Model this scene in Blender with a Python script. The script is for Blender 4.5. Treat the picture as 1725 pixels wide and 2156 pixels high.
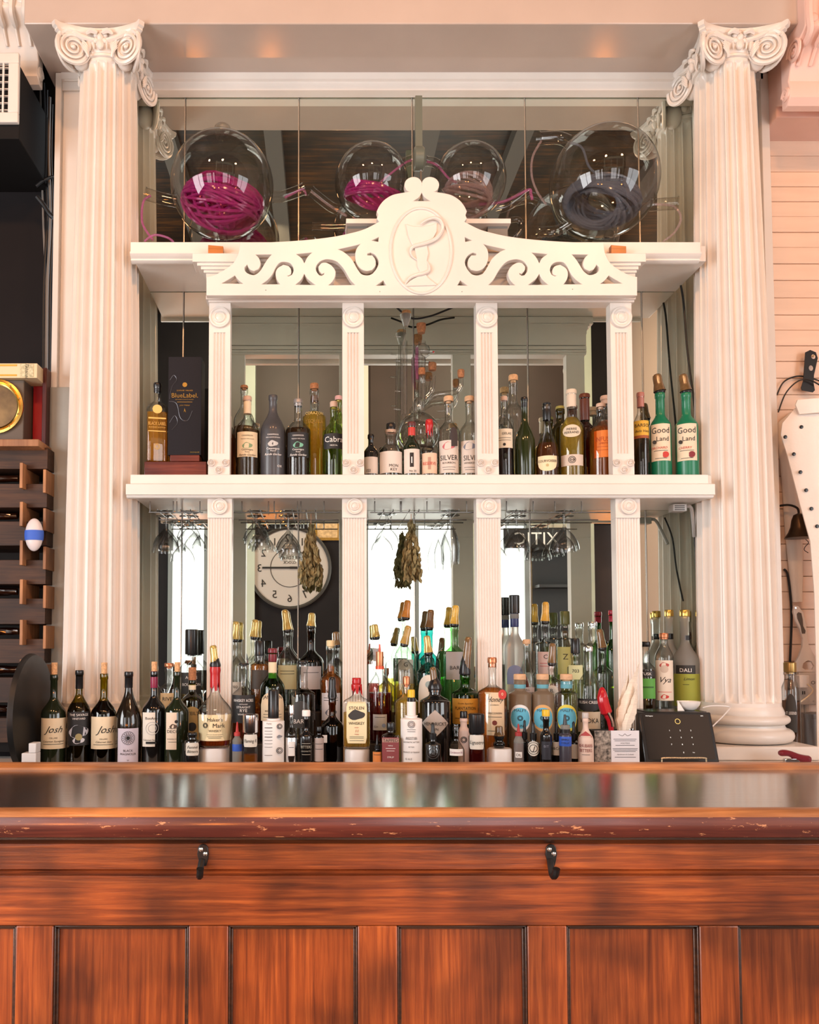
import bpy, bmesh, math, random
from mathutils import Vector, Matrix
random.seed(7)
PI = math.pi
SC = bpy.context.scene
COL = SC.collection
for o in list(bpy.data.objects):
    bpy.data.objects.remove(o)

# ------------------------------------------------------------------ camera
W, H, F = 1725, 2156, 1727.0
PPX, PPY, TILT, CAMZ = 680.0, 1269.0, math.radians(2.7), 1.38
cam_d = bpy.data.cameras.new('camera')
cam = bpy.data.objects.new('camera', cam_d)
COL.objects.link(cam)
cam.location = (0, 0, CAMZ)
cam.rotation_euler = (PI / 2 + TILT, 0, 0)
cam_d.sensor_fit = 'VERTICAL'
cam_d.sensor_height = 24
cam_d.lens = 24 * F / H
cam_d.shift_x = -(PPX - W / 2) / H
cam_d.shift_y = (PPY - H / 2) / H
cam_d.clip_start = 0.05
SC.camera = cam

def P(px, py, Y):
    """pixel of the 1725x2156 frame -> point on the plane y = Y"""
    a, b = (px - PPX) / F, (PPY - py) / F
    dy = math.cos(TILT) - b * math.sin(TILT)
    dz = math.sin(TILT) + b * math.cos(TILT)
    t = Y / dy
    return Vector((a * t, Y, CAMZ + dz * t))
def X(px, py, Y): return P(px, py, Y).x
def Z(py, Y): return P(PPX, py, Y).z
def S(Y, py=1300): return X(PPX + 1, py, Y)          # metres per pixel at a depth

# ------------------------------------------------------------------ view, world, lights
SC.view_settings.view_transform = 'Standard'
SC.view_settings.look = 'None'
SC.view_settings.exposure = 0.15
SC.view_settings.gamma = 1.0
SC.view_settings.use_curve_mapping = False
SC.cycles.transparent_max_bounces = 40
SC.cycles.max_bounces = 12
SC.cycles.caustics_refractive = False
SC.cycles.caustics_reflective = True
SC.cycles.sample_clamp_indirect = 6.0
wd = bpy.data.worlds.new('sky'); SC.world = wd
wd.use_nodes = True
wd.node_tree.nodes['Background'].inputs[0].default_value = (0.9, 0.95, 1.0, 1)
wd.node_tree.nodes['Background'].inputs[1].default_value = 3.0

def area(name, loc, rot, sx, sy, power, col):
    d = bpy.data.lights.new(name, 'AREA'); d.shape = 'RECTANGLE'
    d.size, d.size_y, d.energy, d.color = sx, sy, power, col
    o = bpy.data.objects.new(name, d); COL.objects.link(o)
    o.location, o.rotation_euler = loc, rot
    return o
# daylight entering by the shop windows opposite the bar (rectangles of the front wall)
WIN = [(-3.25, -2.0), (-1.66, -1.27), (0.47, 1.58), (1.90, 2.22)]  # leftmost window is added for more daylight, outside the mirror view
WIN_Z0, WIN_Z1, WALL_Y = 0.55, 2.66, -3.0
for i, (a, b) in enumerate(WIN):
    area('daylight_area', ((a + b) / 2, WALL_Y - 0.10, (WIN_Z0 + WIN_Z1) / 2), (PI / 2, 0, 0), b - a, WIN_Z1 - WIN_Z0,
         30 * (b - a), (1.0, 0.98, 0.97))
# larger unseen side windows, added as fill light, one in each long wall
SIDE = (-1.6, 0.9, 0.7, 2.9)
for sx, pw in ((-1, 150), (1, 56)):
    area('daylight_area', (sx * 3.46, (SIDE[0] + SIDE[1]) / 2, (SIDE[2] + SIDE[3]) / 2), (PI / 2, 0, -sx * PI / 2 + PI), SIDE[3] - SIDE[2] + 0.3, SIDE[3] - SIDE[2], pw, (1.0, 0.98, 0.97))
# warm ceiling spots of the room: three towards the back bar; two more added to brighten the shop front
def spot(loc, target, energy, col, size):
    d = bpy.data.lights.new('warm_spot', 'SPOT'); d.energy = energy; d.color = col
    d.spot_size = math.radians(size); d.spot_blend = 0.8; d.shadow_soft_size = 0.12
    o = bpy.data.objects.new('warm_spot', d); COL.objects.link(o)
    o.location = loc
    o.rotation_euler = (Vector(target) - Vector(loc)).to_track_quat('-Z', 'Y').to_euler()
for x in (-1.5, 0.1, 1.9):
    spot((x, -0.5, 4.28), (x * 0.6, 2.9, 2.7), 125, (1.0, 0.47, 0.21), 95)
for x in (-0.4, 2.0):
    spot((x, -0.8, 4.80), (x, -3.0, 3.2), 240, (1.0, 0.80, 0.58), 130)

# ------------------------------------------------------------------ materials
MATS = {}
def _new(name):
    m = bpy.data.materials.new(name); m.use_nodes = True
    nt = m.node_tree; nt.nodes.clear()
    out = nt.nodes.new('ShaderNodeOutputMaterial')
    return m, nt, out
def mat(name, col, rough=0.5, metal=0.0, var=0.0, scale=20, bump=0.0, bscale=60, spec=0.5, coat=0.0, emit=None, stretch=None, col2=None, trans=0.0, ior=1.45):
    if name in MATS: return MATS[name]
    m, nt, out = _new(name)
    b = nt.nodes.new('ShaderNodeBsdfPrincipled')
    nt.links.new(b.outputs[0], out.inputs[0])
    b.inputs['Base Color'].default_value = (*col, 1)
    b.inputs['Roughness'].default_value = rough
    b.inputs['Metallic'].default_value = metal
    b.inputs['Specular IOR Level'].default_value = spec
    b.inputs['Coat Weight'].default_value = coat
    b.inputs['Coat Roughness'].default_value = 0.12
    b.inputs['Transmission Weight'].default_value = trans
    b.inputs['IOR'].default_value = ior
    if emit:
        b.inputs['Emission Color'].default_value = (*emit[:3], 1); b.inputs['Emission Strength'].default_value = emit[3]
    if var or bump or col2:
        tc = nt.nodes.new('ShaderNodeTexCoord'); mp = nt.nodes.new('ShaderNodeMapping')
        nt.links.new(tc.outputs['Object'], mp.inputs[0])
        if stretch: mp.inputs['Scale'].default_value = stretch
    if var or col2:
        n = nt.nodes.new('ShaderNodeTexNoise'); n.inputs['Scale'].default_value = scale; n.inputs['Detail'].default_value = 6
        nt.links.new(mp.outputs[0], n.inputs[0])
        r = nt.nodes.new('ShaderNodeValToRGB')
        c2 = col2 if col2 else tuple(min(1, c * (1 + var)) for c in col)
        c1 = col if col2 else tuple(c * (1 - var) for c in col)
        r.color_ramp.elements[0].position, r.color_ramp.elements[1].position = 0.32, 0.68
        r.color_ramp.elements[0].color, r.color_ramp.elements[1].color = (*c1, 1), (*c2, 1)
        nt.links.new(n.outputs[0], r.inputs[0]); nt.links.new(r.outputs[0], b.inputs['Base Color'])
    if bump:
        n2 = nt.nodes.new('ShaderNodeTexNoise'); n2.inputs['Scale'].default_value = bscale; n2.inputs['Detail'].default_value = 4
        nt.links.new(mp.outputs[0], n2.inputs[0])
        bp = nt.nodes.new('ShaderNodeBump'); bp.inputs['Strength'].default_value = bump; bp.inputs['Distance'].default_value = 0.004
        nt.links.new(n2.outputs[0], bp.inputs['Height']); nt.links.new(bp.outputs[0], b.inputs['Normal'])
    MATS[name] = m
    return m
def glass(name, tint, edge=None, rough=0.015, ior=1.48, rimp=1.9, spec=1.8):
    """thin-walled glass: tinted see-through wall, thicker and darker at grazing view, Fresnel gloss"""
    if name in MATS: return MATS[name]
    m, nt, out = _new(name)
    lw = nt.nodes.new('ShaderNodeLayerWeight'); lw.inputs[0].default_value = 0.5
    def mth(op, a, b, c=None):
        n = nt.nodes.new('ShaderNodeMath'); n.operation = op
        for k, v in enumerate((a, b, c)):
            if v is None: continue
            if isinstance(v, (int, float)): n.inputs[k].default_value = v
            else: nt.links.new(v, n.inputs[k])
        return n.outputs[0]
    f0 = ((ior - 1) / (ior + 1)) ** 2
    fres = mth('MULTIPLY_ADD', mth('POWER', lw.outputs['Facing'], 5.0), 0.85, f0 * spec)
    rim = mth('POWER', lw.outputs['Facing'], rimp)
    mixc = nt.nodes.new('ShaderNodeMix'); mixc.data_type = 'RGBA'
    edge = edge or tuple(c * c * 0.7 for c in tint)
    mixc.inputs[6].default_value = (*tint, 1); mixc.inputs[7].default_value = (*edge, 1)
    nt.links.new(rim, mixc.inputs[0])
    tr = nt.nodes.new('ShaderNodeBsdfTransparent'); nt.links.new(mixc.outputs[2], tr.inputs[0])
    gl = nt.nodes.new('ShaderNodeBsdfGlossy'); gl.inputs['Roughness'].default_value = rough
    mx = nt.nodes.new('ShaderNodeMixShader')
    nt.links.new(fres, mx.inputs[0]); nt.links.new(tr.outputs[0], mx.inputs[1]); nt.links.new(gl.outputs[0], mx.inputs[2])
    nt.links.new(mx.outputs[0], out.inputs[0])
    MATS[name] = m
    return m
def liquid(name, col, rough=0.0):
    """spirit in a bottle: tinted see-through volume with a little scattering of its own colour"""
    if name in MATS: return MATS[name]
    m, nt, out = _new(name)
    tr = nt.nodes.new('ShaderNodeBsdfTransparent'); tr.inputs[0].default_value = (*[math.sqrt(c) for c in col], 1)
    b = nt.nodes.new('ShaderNodeBsdfPrincipled'); b.inputs['Base Color'].default_value = (*[min(1, c * 0.9) for c in col], 1); b.inputs['Roughness'].default_value = 0.1
    mx = nt.nodes.new('ShaderNodeMixShader'); mx.inputs[0].default_value = 0.16
    nt.links.new(tr.outputs[0], mx.inputs[1]); nt.links.new(b.outputs[0], mx.inputs[2]); nt.links.new(mx.outputs[0], out.inputs[0])
    MATS[name] = m
    return m
def wood(name, c1, c2, c3, along='x', rough=0.3, coat=0.3, scale=1.0, wear=None, blot=0.5):
    """stained timber: fine grain along one axis, broad blotches of stain, optional chipped wear"""
    if name in MATS: return MATS[name]
    m, nt, out = _new(name)
    b = nt.nodes.new('ShaderNodeBsdfPrincipled'); nt.links.new(b.outputs[0], out.inputs[0])
    tc = nt.nodes.new('ShaderNodeTexCoord')
    mp = nt.nodes.new('ShaderNodeMapping')
    st = {'x': (2.5, 45, 60), 'z': (60, 45, 2.2), 'y': (60, 2.5, 45)}[along]
    mp.inputs['Scale'].default_value = tuple(s * scale for s in st)
    nt.links.new(tc.outputs['Object'], mp.inputs[0])
    n = nt.nodes.new('ShaderNodeTexNoise'); n.inputs['Scale'].default_value = 1.6; n.inputs['Detail'].default_value = 8; n.inputs['Roughness'].default_value = 0.65
    n.inputs['Distortion'].default_value = 0.4
    nt.links.new(mp.outputs[0], n.inputs[0])
    r = nt.nodes.new('ShaderNodeValToRGB')
    e = r.color_ramp.elements
    e[0].position, e[0].color = 0.30, (*c1, 1)
    e[1].position, e[1].color = 0.72, (*c3, 1)
    k = e.new(0.5); k.color = (*c2, 1)
    nt.links.new(n.outputs[0], r.inputs[0])
    n3 = nt.nodes.new('ShaderNodeTexNoise'); n3.inputs['Scale'].default_value = 5.5; n3.inputs['Detail'].default_value = 2
    nt.links.new(tc.outputs['Object'], n3.inputs[0])
    r3 = nt.nodes.new('ShaderNodeValToRGB')
    r3.color_ramp.elements[0].position, r3.color_ramp.elements[1].position = 0.36, 0.62
    r3.color_ramp.elements[0].color = (1 - blot, 1 - blot, 1 - blot * 0.85, 1); r3.color_ramp.elements[1].color = (1.15, 1.1, 1.0, 1)
    nt.links.new(n3.outputs[0], r3.inputs[0])
    mu = nt.nodes.new('ShaderNodeMix'); mu.data_type = 'RGBA'; mu.blend_type = 'MULTIPLY'; mu.inputs[0].default_value = 1
    nt.links.new(r.outputs[0], mu.inputs[6]); nt.links.new(r3.outputs[0], mu.inputs[7])
    last = mu.outputs[2]
    if wear:
        mp4 = nt.nodes.new('ShaderNodeMapping'); mp4.inputs['Scale'].default_value = (1, 4, 4) if along == 'x' else (4, 4, 1)
        nt.links.new(tc.outputs['Object'], mp4.inputs[0])
        n4 = nt.nodes.new('ShaderNodeTexNoise'); n4.inputs['Scale'].default_value = 26; n4.inputs['Detail'].default_value = 5; n4.inputs['Roughness'].default_value = 0.7
        nt.links.new(mp4.outputs[0], n4.inputs[0])
        r4 = nt.nodes.new('ShaderNodeValToRGB'); r4.color_ramp.elements[0].position = wear[1]; r4.color_ramp.elements[1].position = wear[1] + 0.03
        nt.links.new(n4.outputs[0], r4.inputs[0])
        m4 = nt.nodes.new('ShaderNodeMix'); m4.data_type = 'RGBA'
        nt.links.new(r4.outputs[0], m4.inputs[0]); nt.links.new(last, m4.inputs[6]); m4.inputs[7].default_value = (*wear[0], 1)
        last = m4.outputs[2]
    nt.links.new(last, b.inputs['Base Color'])
    b.inputs['Roughness'].default_value = rough; b.inputs['Coat Weight'].default_value = coat; b.inputs['Coat Roughness'].default_value = 0.15
    bp = nt.nodes.new('ShaderNodeBump'); bp.inputs['Strength'].default_value = 0.25; bp.inputs['Distance'].default_value = 0.002
    nt.links.new(n.outputs[0], bp.inputs['Height']); nt.links.new(bp.outputs[0], b.inputs['Normal'])
    MATS[name] = m
    return m

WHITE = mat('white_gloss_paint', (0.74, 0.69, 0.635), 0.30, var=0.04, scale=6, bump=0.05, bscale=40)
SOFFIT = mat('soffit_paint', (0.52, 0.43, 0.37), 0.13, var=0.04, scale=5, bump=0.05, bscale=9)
MIRROR = mat('mirror_silver', (0.80, 0.84, 0.77), 0.0, metal=1.0)
BLACK = mat('black_paint', (0.012, 0.011, 0.011), 0.5)
BLKPL = mat('black_plastic', (0.012, 0.012, 0.013), 0.25)
DARKMET = mat('dark_iron', (0.03, 0.028, 0.027), 0.4, metal=0.7)
CHROME = mat('chrome', (0.75, 0.75, 0.76), 0.15, metal=1.0)
GOLD = mat('gold_metal', (0.75, 0.50, 0.14), 0.25, metal=1.0)
BRASS = mat('aged_brass', (0.35, 0.24, 0.09), 0.35, metal=1.0)
COPPER = mat('copper_cap', (0.50, 0.20, 0.10), 0.3, metal=0.8)
CORK = mat('cork', (0.62, 0.36, 0.18), 0.8, var=0.25, scale=200)
CORKD = mat('dark_cork', (0.36, 0.15, 0.06), 0.7, var=0.3, scale=150)
PAPER = mat('white_paper', (0.80, 0.78, 0.76), 0.6, var=0.03, scale=30)
CREAM = mat('cream_paper', (0.78, 0.66, 0.46), 0.6, var=0.04, scale=30)
INK = mat('black_ink', (0.015, 0.013, 0.012), 0.5)
WINK = mat('white_ink', (0.85, 0.83, 0.8), 0.5)
REDW = mat('red_wax', (0.42, 0.012, 0.015), 0.25)
REDP = mat('red_print', (0.50, 0.04, 0.03), 0.45)
AMBERG = glass('amber_plastic', (0.72, 0.42, 0.10))
GOLDCAP = mat('gold_pourer_plastic', (0.55, 0.40, 0.12), 0.18, metal=0.35, coat=0.5, var=0.3, scale=30)
BROWNCAP = mat('smoked_pourer_plastic', (0.16, 0.09, 0.035), 0.18, coat=0.5, var=0.4, scale=30)

CLEAR = glass('clear_glass', (0.96, 0.97, 0.96), (0.10, 0.11, 0.105))
GREENG = glass('green_glass', (0.20, 0.50, 0.13))
DGREEN = mat('dark_green_glass', (0.012, 0.018, 0.008), 0.04, coat=0.6)
OLIVEG = glass('olive_glass', (0.42, 0.38, 0.06), (0.02, 0.02, 0.0))
TEALG = glass('teal_glass', (0.10, 0.46, 0.42), (0.01, 0.12, 0.11))
BROWNG = glass('brown_glass', (0.22, 0.08, 0.02), (0.01, 0.004, 0.0))
BLKG = mat('black_glass', (0.006, 0.006, 0.006), 0.04, coat=0.7)
FROST = mat('frosted_glass', (0.72, 0.72, 0.68), 0.45, trans=0.75, ior=1.2)
FGREEN = mat('frosted_green_glass', (0.005, 0.16, 0.075), 0.35, coat=0.2)
FDARK = mat('matte_dark_bottle', (0.05, 0.05, 0.055), 0.45, coat=0.3, var=0.2, scale=15)
WHISKY = liquid('whisky', (0.72, 0.26, 0.04))
DWHISKY = liquid('dark_whisky', (0.42, 0.08, 0.015))
REDLIQ = liquid('dark_red_liqueur', (0.22, 0.015, 0.015))
YELLIQ = liquid('yellow_spirit', (0.90, 0.68, 0.12))
PALELIQ = None
GRNLIQ = liquid('green_spirit', (0.62, 0.72, 0.20))

# ------------------------------------------------------------------ mesh helpers
def wloc(o):
    v = Vector((0, 0, 0))
    while o is not None:
        v += o.location; o = o.parent
    return v
class MB:
    def __init__(s): s.v, s.f = [], []
    def add(s, vs, fs, M=None):
        n = len(s.v)
        s.v += [tuple(M @ Vector(p)) for p in vs] if M is not None else [tuple(p) for p in vs]
        s.f += [tuple(i + n for i in f) for f in fs]
        return s
    def box(s, x0, x1, y0, y1, z0, z1, M=None):
        vs = [(x, y, z) for z in (z0, z1) for y in (y0, y1) for x in (x0, x1)]
        return s.add(vs, [(0, 2, 3, 1), (4, 5, 7, 6), (0, 1, 5, 4), (2, 6, 7, 3), (0, 4, 6, 2), (1, 3, 7, 5)], M)
    def lathe(s, prof, n=24, c=(0, 0, 0), M=None, shape=None, capb=True, capt=True):
        """prof: (radius, z) from bottom to top; shape(theta, i) gives a radius factor pair"""
        vs, fs = [], []
        for i, (r, z) in enumerate(prof):
            for k in range(n):
                t = 2 * PI * k / n
                x, y = r * math.cos(t), r * math.sin(t)
                if shape:
                    fx, fy = shape(t, i); x *= fx; y *= fy
                vs.append((c[0] + x, c[1] + y, c[2] + z))
        for i in range(len(prof) - 1):
            for k in range(n):
                k2 = (k + 1) % n
                fs.append((i * n + k, i * n + k2, (i + 1) * n + k2, (i + 1) * n + k))
        if capb and prof[0][0] > 1e-6: fs.append(tuple(range(n - 1, -1, -1)))
        if capt and prof[-1][0] > 1e-6: fs.append(tuple((len(prof) - 1) * n + k for k in range(n)))
        return s.add(vs, fs, M)
    def tube(s, path, r, n=8, closed=False, caps=True, M=None):
        pts = [Vector(p) for p in path]; m = len(pts)
        rs = r if isinstance(r, (list, tuple)) else [r] * m
        tans = []
        for i in range(m):
            a = pts[(i - 1) % m] if closed or i > 0 else pts[i]
            b = pts[(i + 1) % m] if closed or i < m - 1 else pts[i]
            d = b - a
            tans.append(d.normalized() if d.length > 1e-9 else Vector((0, 0, 1)))
        up = Vector((0, 0, 1)) if abs(tans[0].z) < 0.9 else Vector((1, 0, 0))
        nrm = (up - tans[0] * up.dot(tans[0])).normalized()
        vs, fs = [], []
        for i in range(m):
            nrm = (nrm - tans[i] * nrm.dot(tans[i]))
            nrm = nrm.normalized() if nrm.length > 1e-6 else tans[i].orthogonal().normalized()
            bn = tans[i].cross(nrm)
            for k in range(n):
                t = 2 * PI * k / n
                vs.append(pts[i] + nrm * (math.cos(t) * rs[i]) + bn * (math.sin(t) * rs[i]))
        for i in range(m if closed else m - 1):
            j = (i + 1) % m
            for k in range(n):
                k2 = (k + 1) % n
                fs.append((i * n + k, i * n + k2, j * n + k2, j * n + k))
        if caps and not closed:
            fs.append(tuple(range(n - 1, -1, -1))); fs.append(tuple((m - 1) * n + k for k in range(n)))
        return s.add(vs, fs, M)
    def prism(s, poly, y0, y1, M=None):
        """polygon in (x, z) pushed from y0 to y1"""
        n = len(poly)
        vs = [(x, y0, z) for x, z in poly] + [(x, y1, z) for x, z in poly]
        fs = [tuple(range(n)), tuple(range(2 * n - 1, n - 1, -1))]
        fs += [(i, n + i, n + (i + 1) % n, (i + 1) % n) for i in range(n)]
        return s.add(vs, fs, M)
    def extx(s, prof, x0, x1, M=None):
        """profile in (y, z) run along x"""
        n = len(prof)
        vs = [(x0, y, z) for y, z in prof] + [(x1, y, z) for y, z in prof]
        fs = [tuple(range(n)), tuple(range(2 * n - 1, n - 1, -1))]
        fs += [(i, (i + 1) % n, n + (i + 1) % n, n + i) for i in range(n)]
        return s.add(vs, fs, M)
    def ell(s, c, rx, ry, rz, nu=24, nv=14, M=None):
        prof = [(math.sin(PI * j / nv), -math.cos(PI * j / nv)) for j in range(nv + 1)]
        prof = [(max(r, 1e-4), z) for r, z in prof]
        b = MB().lathe(prof, nu)
        return s.add([(c[0] + x * rx, c[1] + y * ry, c[2] + z * rz) for x, y, z in b.v], b.f, M)
    def build(s, name, m, parent=None, label=None, cat=None, group=None, kind=None, smooth=True, angle=35, local=False, bevel=0, loc=None):
        me = bpy.data.meshes.new(name)
        off = Vector((0, 0, 0)) if (local or parent is None) else wloc(parent)
        if loc is not None: off = Vector(loc)
        vs = [(x - off.x, y - off.y, z - off.z) for x, y, z in s.v] if off.length > 0 else s.v
        me.from_pydata(vs, [], s.f); me.validate()
        bm = bmesh.new(); bm.from_mesh(me); bmesh.ops.recalc_face_normals(bm, faces=bm.faces); bm.to_mesh(me); bm.free()
        if smooth:
            me.polygons.foreach_set('use_smooth', [True] * len(me.polygons))
            me.set_sharp_from_angle(angle=math.radians(angle))
        me.materials.append(m)
        o = bpy.data.objects.new(name, me); COL.objects.link(o)
        o.parent = parent
        if loc is not None: o.location = loc
        if bevel:
            md = o.modifiers.new('bevel', 'BEVEL'); md.width = bevel; md.segments = 2; md.limit_method = 'ANGLE'; md.angle_limit = math.radians(40)
        return tag(o, label, cat, group, kind)
def tag(o, label=None, cat=None, group=None, kind=None):
    if label: o['label'] = label
    if cat: o['category'] = cat
    if group: o['group'] = group
    if kind: o['kind'] = kind
    return o
def thing(name, loc, label, cat, group=None, rz=0):
    o = bpy.data.objects.new(name, None); COL.objects.link(o)
    o.location = loc; o.rotation_euler = (0, 0, rz); o.empty_display_size = 0.02
    return tag(o, label, cat, group)
def bz(pts, n=6, closed=False):
    """Catmull-Rom through points"""
    out = []; m = len(pts); pts = [Vector(p) for p in pts]
    for i in range(m if closed else m - 1):
        p0 = pts[(i - 1) % m] if closed or i > 0 else pts[i]
        p1, p2 = pts[i], pts[(i + 1) % m]
        p3 = pts[(i + 2) % m] if closed or i < m - 2 else p2
        for k in range(n):
            t = k / n
            out.append(0.5 * ((2 * p1) + (p2 - p0) * t + (2 * p0 - 5 * p1 + 4 * p2 - p3) * t * t + (3 * p1 - p0 - 3 * p2 + p3) * t ** 3))
    if not closed: out.append(pts[-1])
    return out
_TX = {}
def text_mesh(s, shear=0.0):
    """flat mesh of a word at size 1, centred; returns verts (x, y), faces, width"""
    k = (s, shear)
    if k in _TX: return _TX[k]
    c = bpy.data.curves.new('t', 'FONT'); c.body = s; c.size = 1.0; c.shear = shear; c.align_x = 'CENTER'; c.resolution_u = 2
    o = bpy.data.objects.new('t', c); COL.objects.link(o)
    bpy.context.view_layer.update()
    dg = bpy.context.evaluated_depsgraph_get()
    e = o.evaluated_get(dg); me = e.to_mesh()
    vs = [(v.co.x, v.co.y) for v in me.vertices]; fs = [tuple(p.vertices) for p in me.polygons]
    e.to_mesh_clear(); bpy.data.objects.remove(o); bpy.data.curves.remove(c)
    w = (max(v[0] for v in vs) - min(v[0] for v in vs)) if vs else 0.1
    _TX[k] = (vs, fs, w)
    return _TX[k]
def flat_text(mb, s, x, y, z, h, shear=0.0, maxw=None, M=None):
    """lettering standing upright facing -y, cap height h, centred on x with its middle at z"""
    vs, fs, w = text_mesh(s, shear)
    k = h / 0.72; kx = k
    if maxw and w * k > maxw: kx = maxw / w
    return mb.add([(x + a * kx, y, z + (b - 0.36) * k) for a, b in vs], fs, M)
# ================================================================== THE SETTING
def Yof(py, z):
    lo, hi = 0.3, 6
    for _ in range(50):
        m = (lo + hi) / 2
        if (Z(py, m) - z) * (1 if py > 1350 else -1) > 0: lo = m
        else: hi = m
    return lo
def struct(mb, name, m, parent=None, **k):
    return mb.build(name, m, parent, kind=None if parent else 'structure', **k)

MY = 2.96                      # mirror plane
BEAMY = 2.67
ZS = Z(50, BEAMY)              # underside of the header beam
CEIL = 5.0
COUNTER = 0.97

FLOORM = wood('floor_boards', (0.16, 0.09, 0.05), (0.24, 0.14, 0.08), (0.34, 0.20, 0.12), 'y', 0.5, 0.1)
struct(MB().box(-3.5, 3.5, -3.2, 3.3, -0.05, 0), 'floor', FLOORM)
CEILM = wood('ceiling_boards', (0.006, 0.003, 0.002), (0.035, 0.014, 0.004), (0.13, 0.05, 0.010), 'x', 0.35, 0.2, 0.5)
ceil = struct(MB().box(-3.5, 3.5, -3.2, 3.3, CEIL, CEIL + 0.05), 'ceiling', CEILM)
for x in (-2.4, -1.1, -0.35, 0.75, 1.4, 2.5):
    MB().box(x - 0.06, x + 0.06, -3.0, 3.0, CEIL - 0.10, CEIL - 0.002).build('beam', mat('ceiling_beam', (0.10, 0.085, 0.07), 0.5), ceil)
GG = mat('grey_green_wall', (0.46, 0.50, 0.41), 0.5, var=0.05, scale=3)
DARKW = mat('dark_wall', (0.012, 0.010, 0.011), 0.7, var=0.15, scale=3, spec=0.2)
BROWNW = mat('dark_brown_wall', (0.035, 0.018, 0.014), 0.5, var=0.2, scale=2)
def side_wall(sx, name, m):  # openings and frames belong to the side windows added for fill light
    a, b, c, d = SIDE
    x0, x1 = (-3.5, -3.4) if sx < 0 else (3.4, 3.5)
    w = MB().box(x0, x1, -3.2, a, 0, CEIL).box(x0, x1, b, 3.3, 0, CEIL).box(x0, x1, a, b, 0, c).box(x0, x1, a, b, d, CEIL)
    o = struct(w, name, m)
    f = MB()
    for y in (a, (a + b) / 2, b): f.box(min(x0, x1) + 0.05, max(x0, x1) + 0.005 if sx < 0 else x1, y - 0.03, y + 0.03, c, d)
    f.build('window_frame', mat('window_frame_paint', (0.20, 0.22, 0.22), 0.4), o)
side_wall(-1, 'wall_left', BROWNW)
side_wall(1, 'wall_right', mat('peach_wall', (0.70, 0.50, 0.40), 0.6))
# front wall of the shop, opposite the bar: windows below, dark transoms above
wf = struct(MB().box(-3.5, 3.5, WALL_Y - 0.5, WALL_Y - 0.45, 0, CEIL), 'wall_front', BROWNW)
def wpart(x0, x1, z0, z1, m, name='wall_panel', y0=WALL_Y - 0.08, y1=WALL_Y):
    return MB().box(x0, x1, y0, y1, z0, z1).build(name, m, wf)
edges = [-3.4] + [e for w in WIN for e in w] + [3.4]
for i in range(0, len(edges), 2):
    a, b = edges[i], edges[i + 1]
    if b < -0.9 or a > 2.9: wpart(a, b, 0, 2.66, DARKW)
wpart(-0.955, -0.74, 0, CEIL, GG, 'pillar', y1=WALL_Y + 0.05)
wpart(2.74, 2.95, 0, CEIL, GG, 'pillar', y1=WALL_Y + 0.05)
wpart(-1.27, -0.955, 0, 2.66, DARKW); wpart(-0.74, 0.44, 0, 2.66, DARKW); wpart(2.24, 2.74, 0, 2.66, mat('cream_wall', (0.55, 0.50, 0.40), 0.6)); wpart(1.60, 1.88, 0, 2.66, GG)
for a, b in WIN:
    wpart(a - 0.03, b + 0.03, 0, WIN_Z0, GG, 'window_sill')
    fr = MB()
    for x in (a, b): fr.box(x - 0.025, x + 0.025, WALL_Y - 0.02, WALL_Y + 0.03, WIN_Z0, WIN_Z1)
    fr.box(a, b, WALL_Y - 0.02, WALL_Y + 0.03, WIN_Z1 - 0.02, WIN_Z1 + 0.03)
    fr.build('window_frame', mat('window_frame_paint', (0.20, 0.22, 0.22), 0.4), wf)
    if b - a > 0.8:
        xm = (a + b) / 2
        MB().box(xm - 0.02, xm + 0.02, WALL_Y - 0.03, WALL_Y + 0.02, WIN_Z0, WIN_Z1).build('window_mullion', MATS['window_frame_paint'], wf)
wpart(-3.4, -0.955, 2.66, CEIL, DARKW); wpart(2.95, 3.4, 2.66, CEIL, DARKW)
wpart(-0.955, 2.95, 4.53, CEIL, GG); wpart(-0.74, 2.74, 2.66, 2.92, GG)
for a, b in ((-0.74, 0.42), (0.50, 1.52), (1.62, 2.72)):
    wpart(a, b, 2.92, 4.53, BROWNW, 'transom', y1=WALL_Y - 0.04)
    t = MB()
    t.box(a - 0.04, b + 0.04, WALL_Y, WALL_Y + 0.03, 4.50, 4.54).box(a - 0.04, a, WALL_Y, WALL_Y + 0.03, 2.92, 4.5).box(b, b + 0.04, WALL_Y, WALL_Y + 0.03, 2.92, 4.5)
    t.build('transom_frame', mat('pale_trim', (0.55, 0.52, 0.45), 0.4), wf)
wpart(0.42, 0.50, 2.92, 4.53, GG); wpart(1.52, 1.62, 2.92, 4.53, GG)
# things by the front wall that the mirrors show
ck = thing('wall_clock', (-0.36, WALL_Y + 0.002, 2.18), 'big round wall clock with large numerals on the dark wall opposite', 'clock')
c0 = Vector((-0.36, WALL_Y, 2.18))
rot = Matrix.Translation(c0) @ Matrix.Rotation(-PI / 2, 4, 'X')
MB().lathe([(0.40, 0.0), (0.44, 0.01), (0.455, 0.04), (0.44, 0.05), (0.42, 0.03)], 48, M=rot, capt=False).build('clock_rim', mat('clock_rim', (0.05, 0.045, 0.04), 0.4), ck)
MB().lathe([(0.001, 0.012), (0.425, 0.012), (0.425, 0.02), (0.001, 0.02)], 48, M=rot).build('clock_dial', mat('clock_dial', (0.45, 0.40, 0.37), 0.5), ck)
nb = MB()
flip = Matrix.Translation(c0 + Vector((0, 0.024, 0))) @ Matrix.Rotation(PI, 4, 'Z')
for k in range(1, 13):
    t = 2 * PI * k / 12
    flat_text(nb, str(k), 0.33 * math.sin(t), 0, 0.33 * math.cos(t), 0.085, M=flip)
flat_text(nb, 'UPTOWN', 0, 0, 0.11, 0.035, M=flip); flat_text(nb, 'CLOCK', 0, 0, 0.06, 0.03, M=flip)
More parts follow.
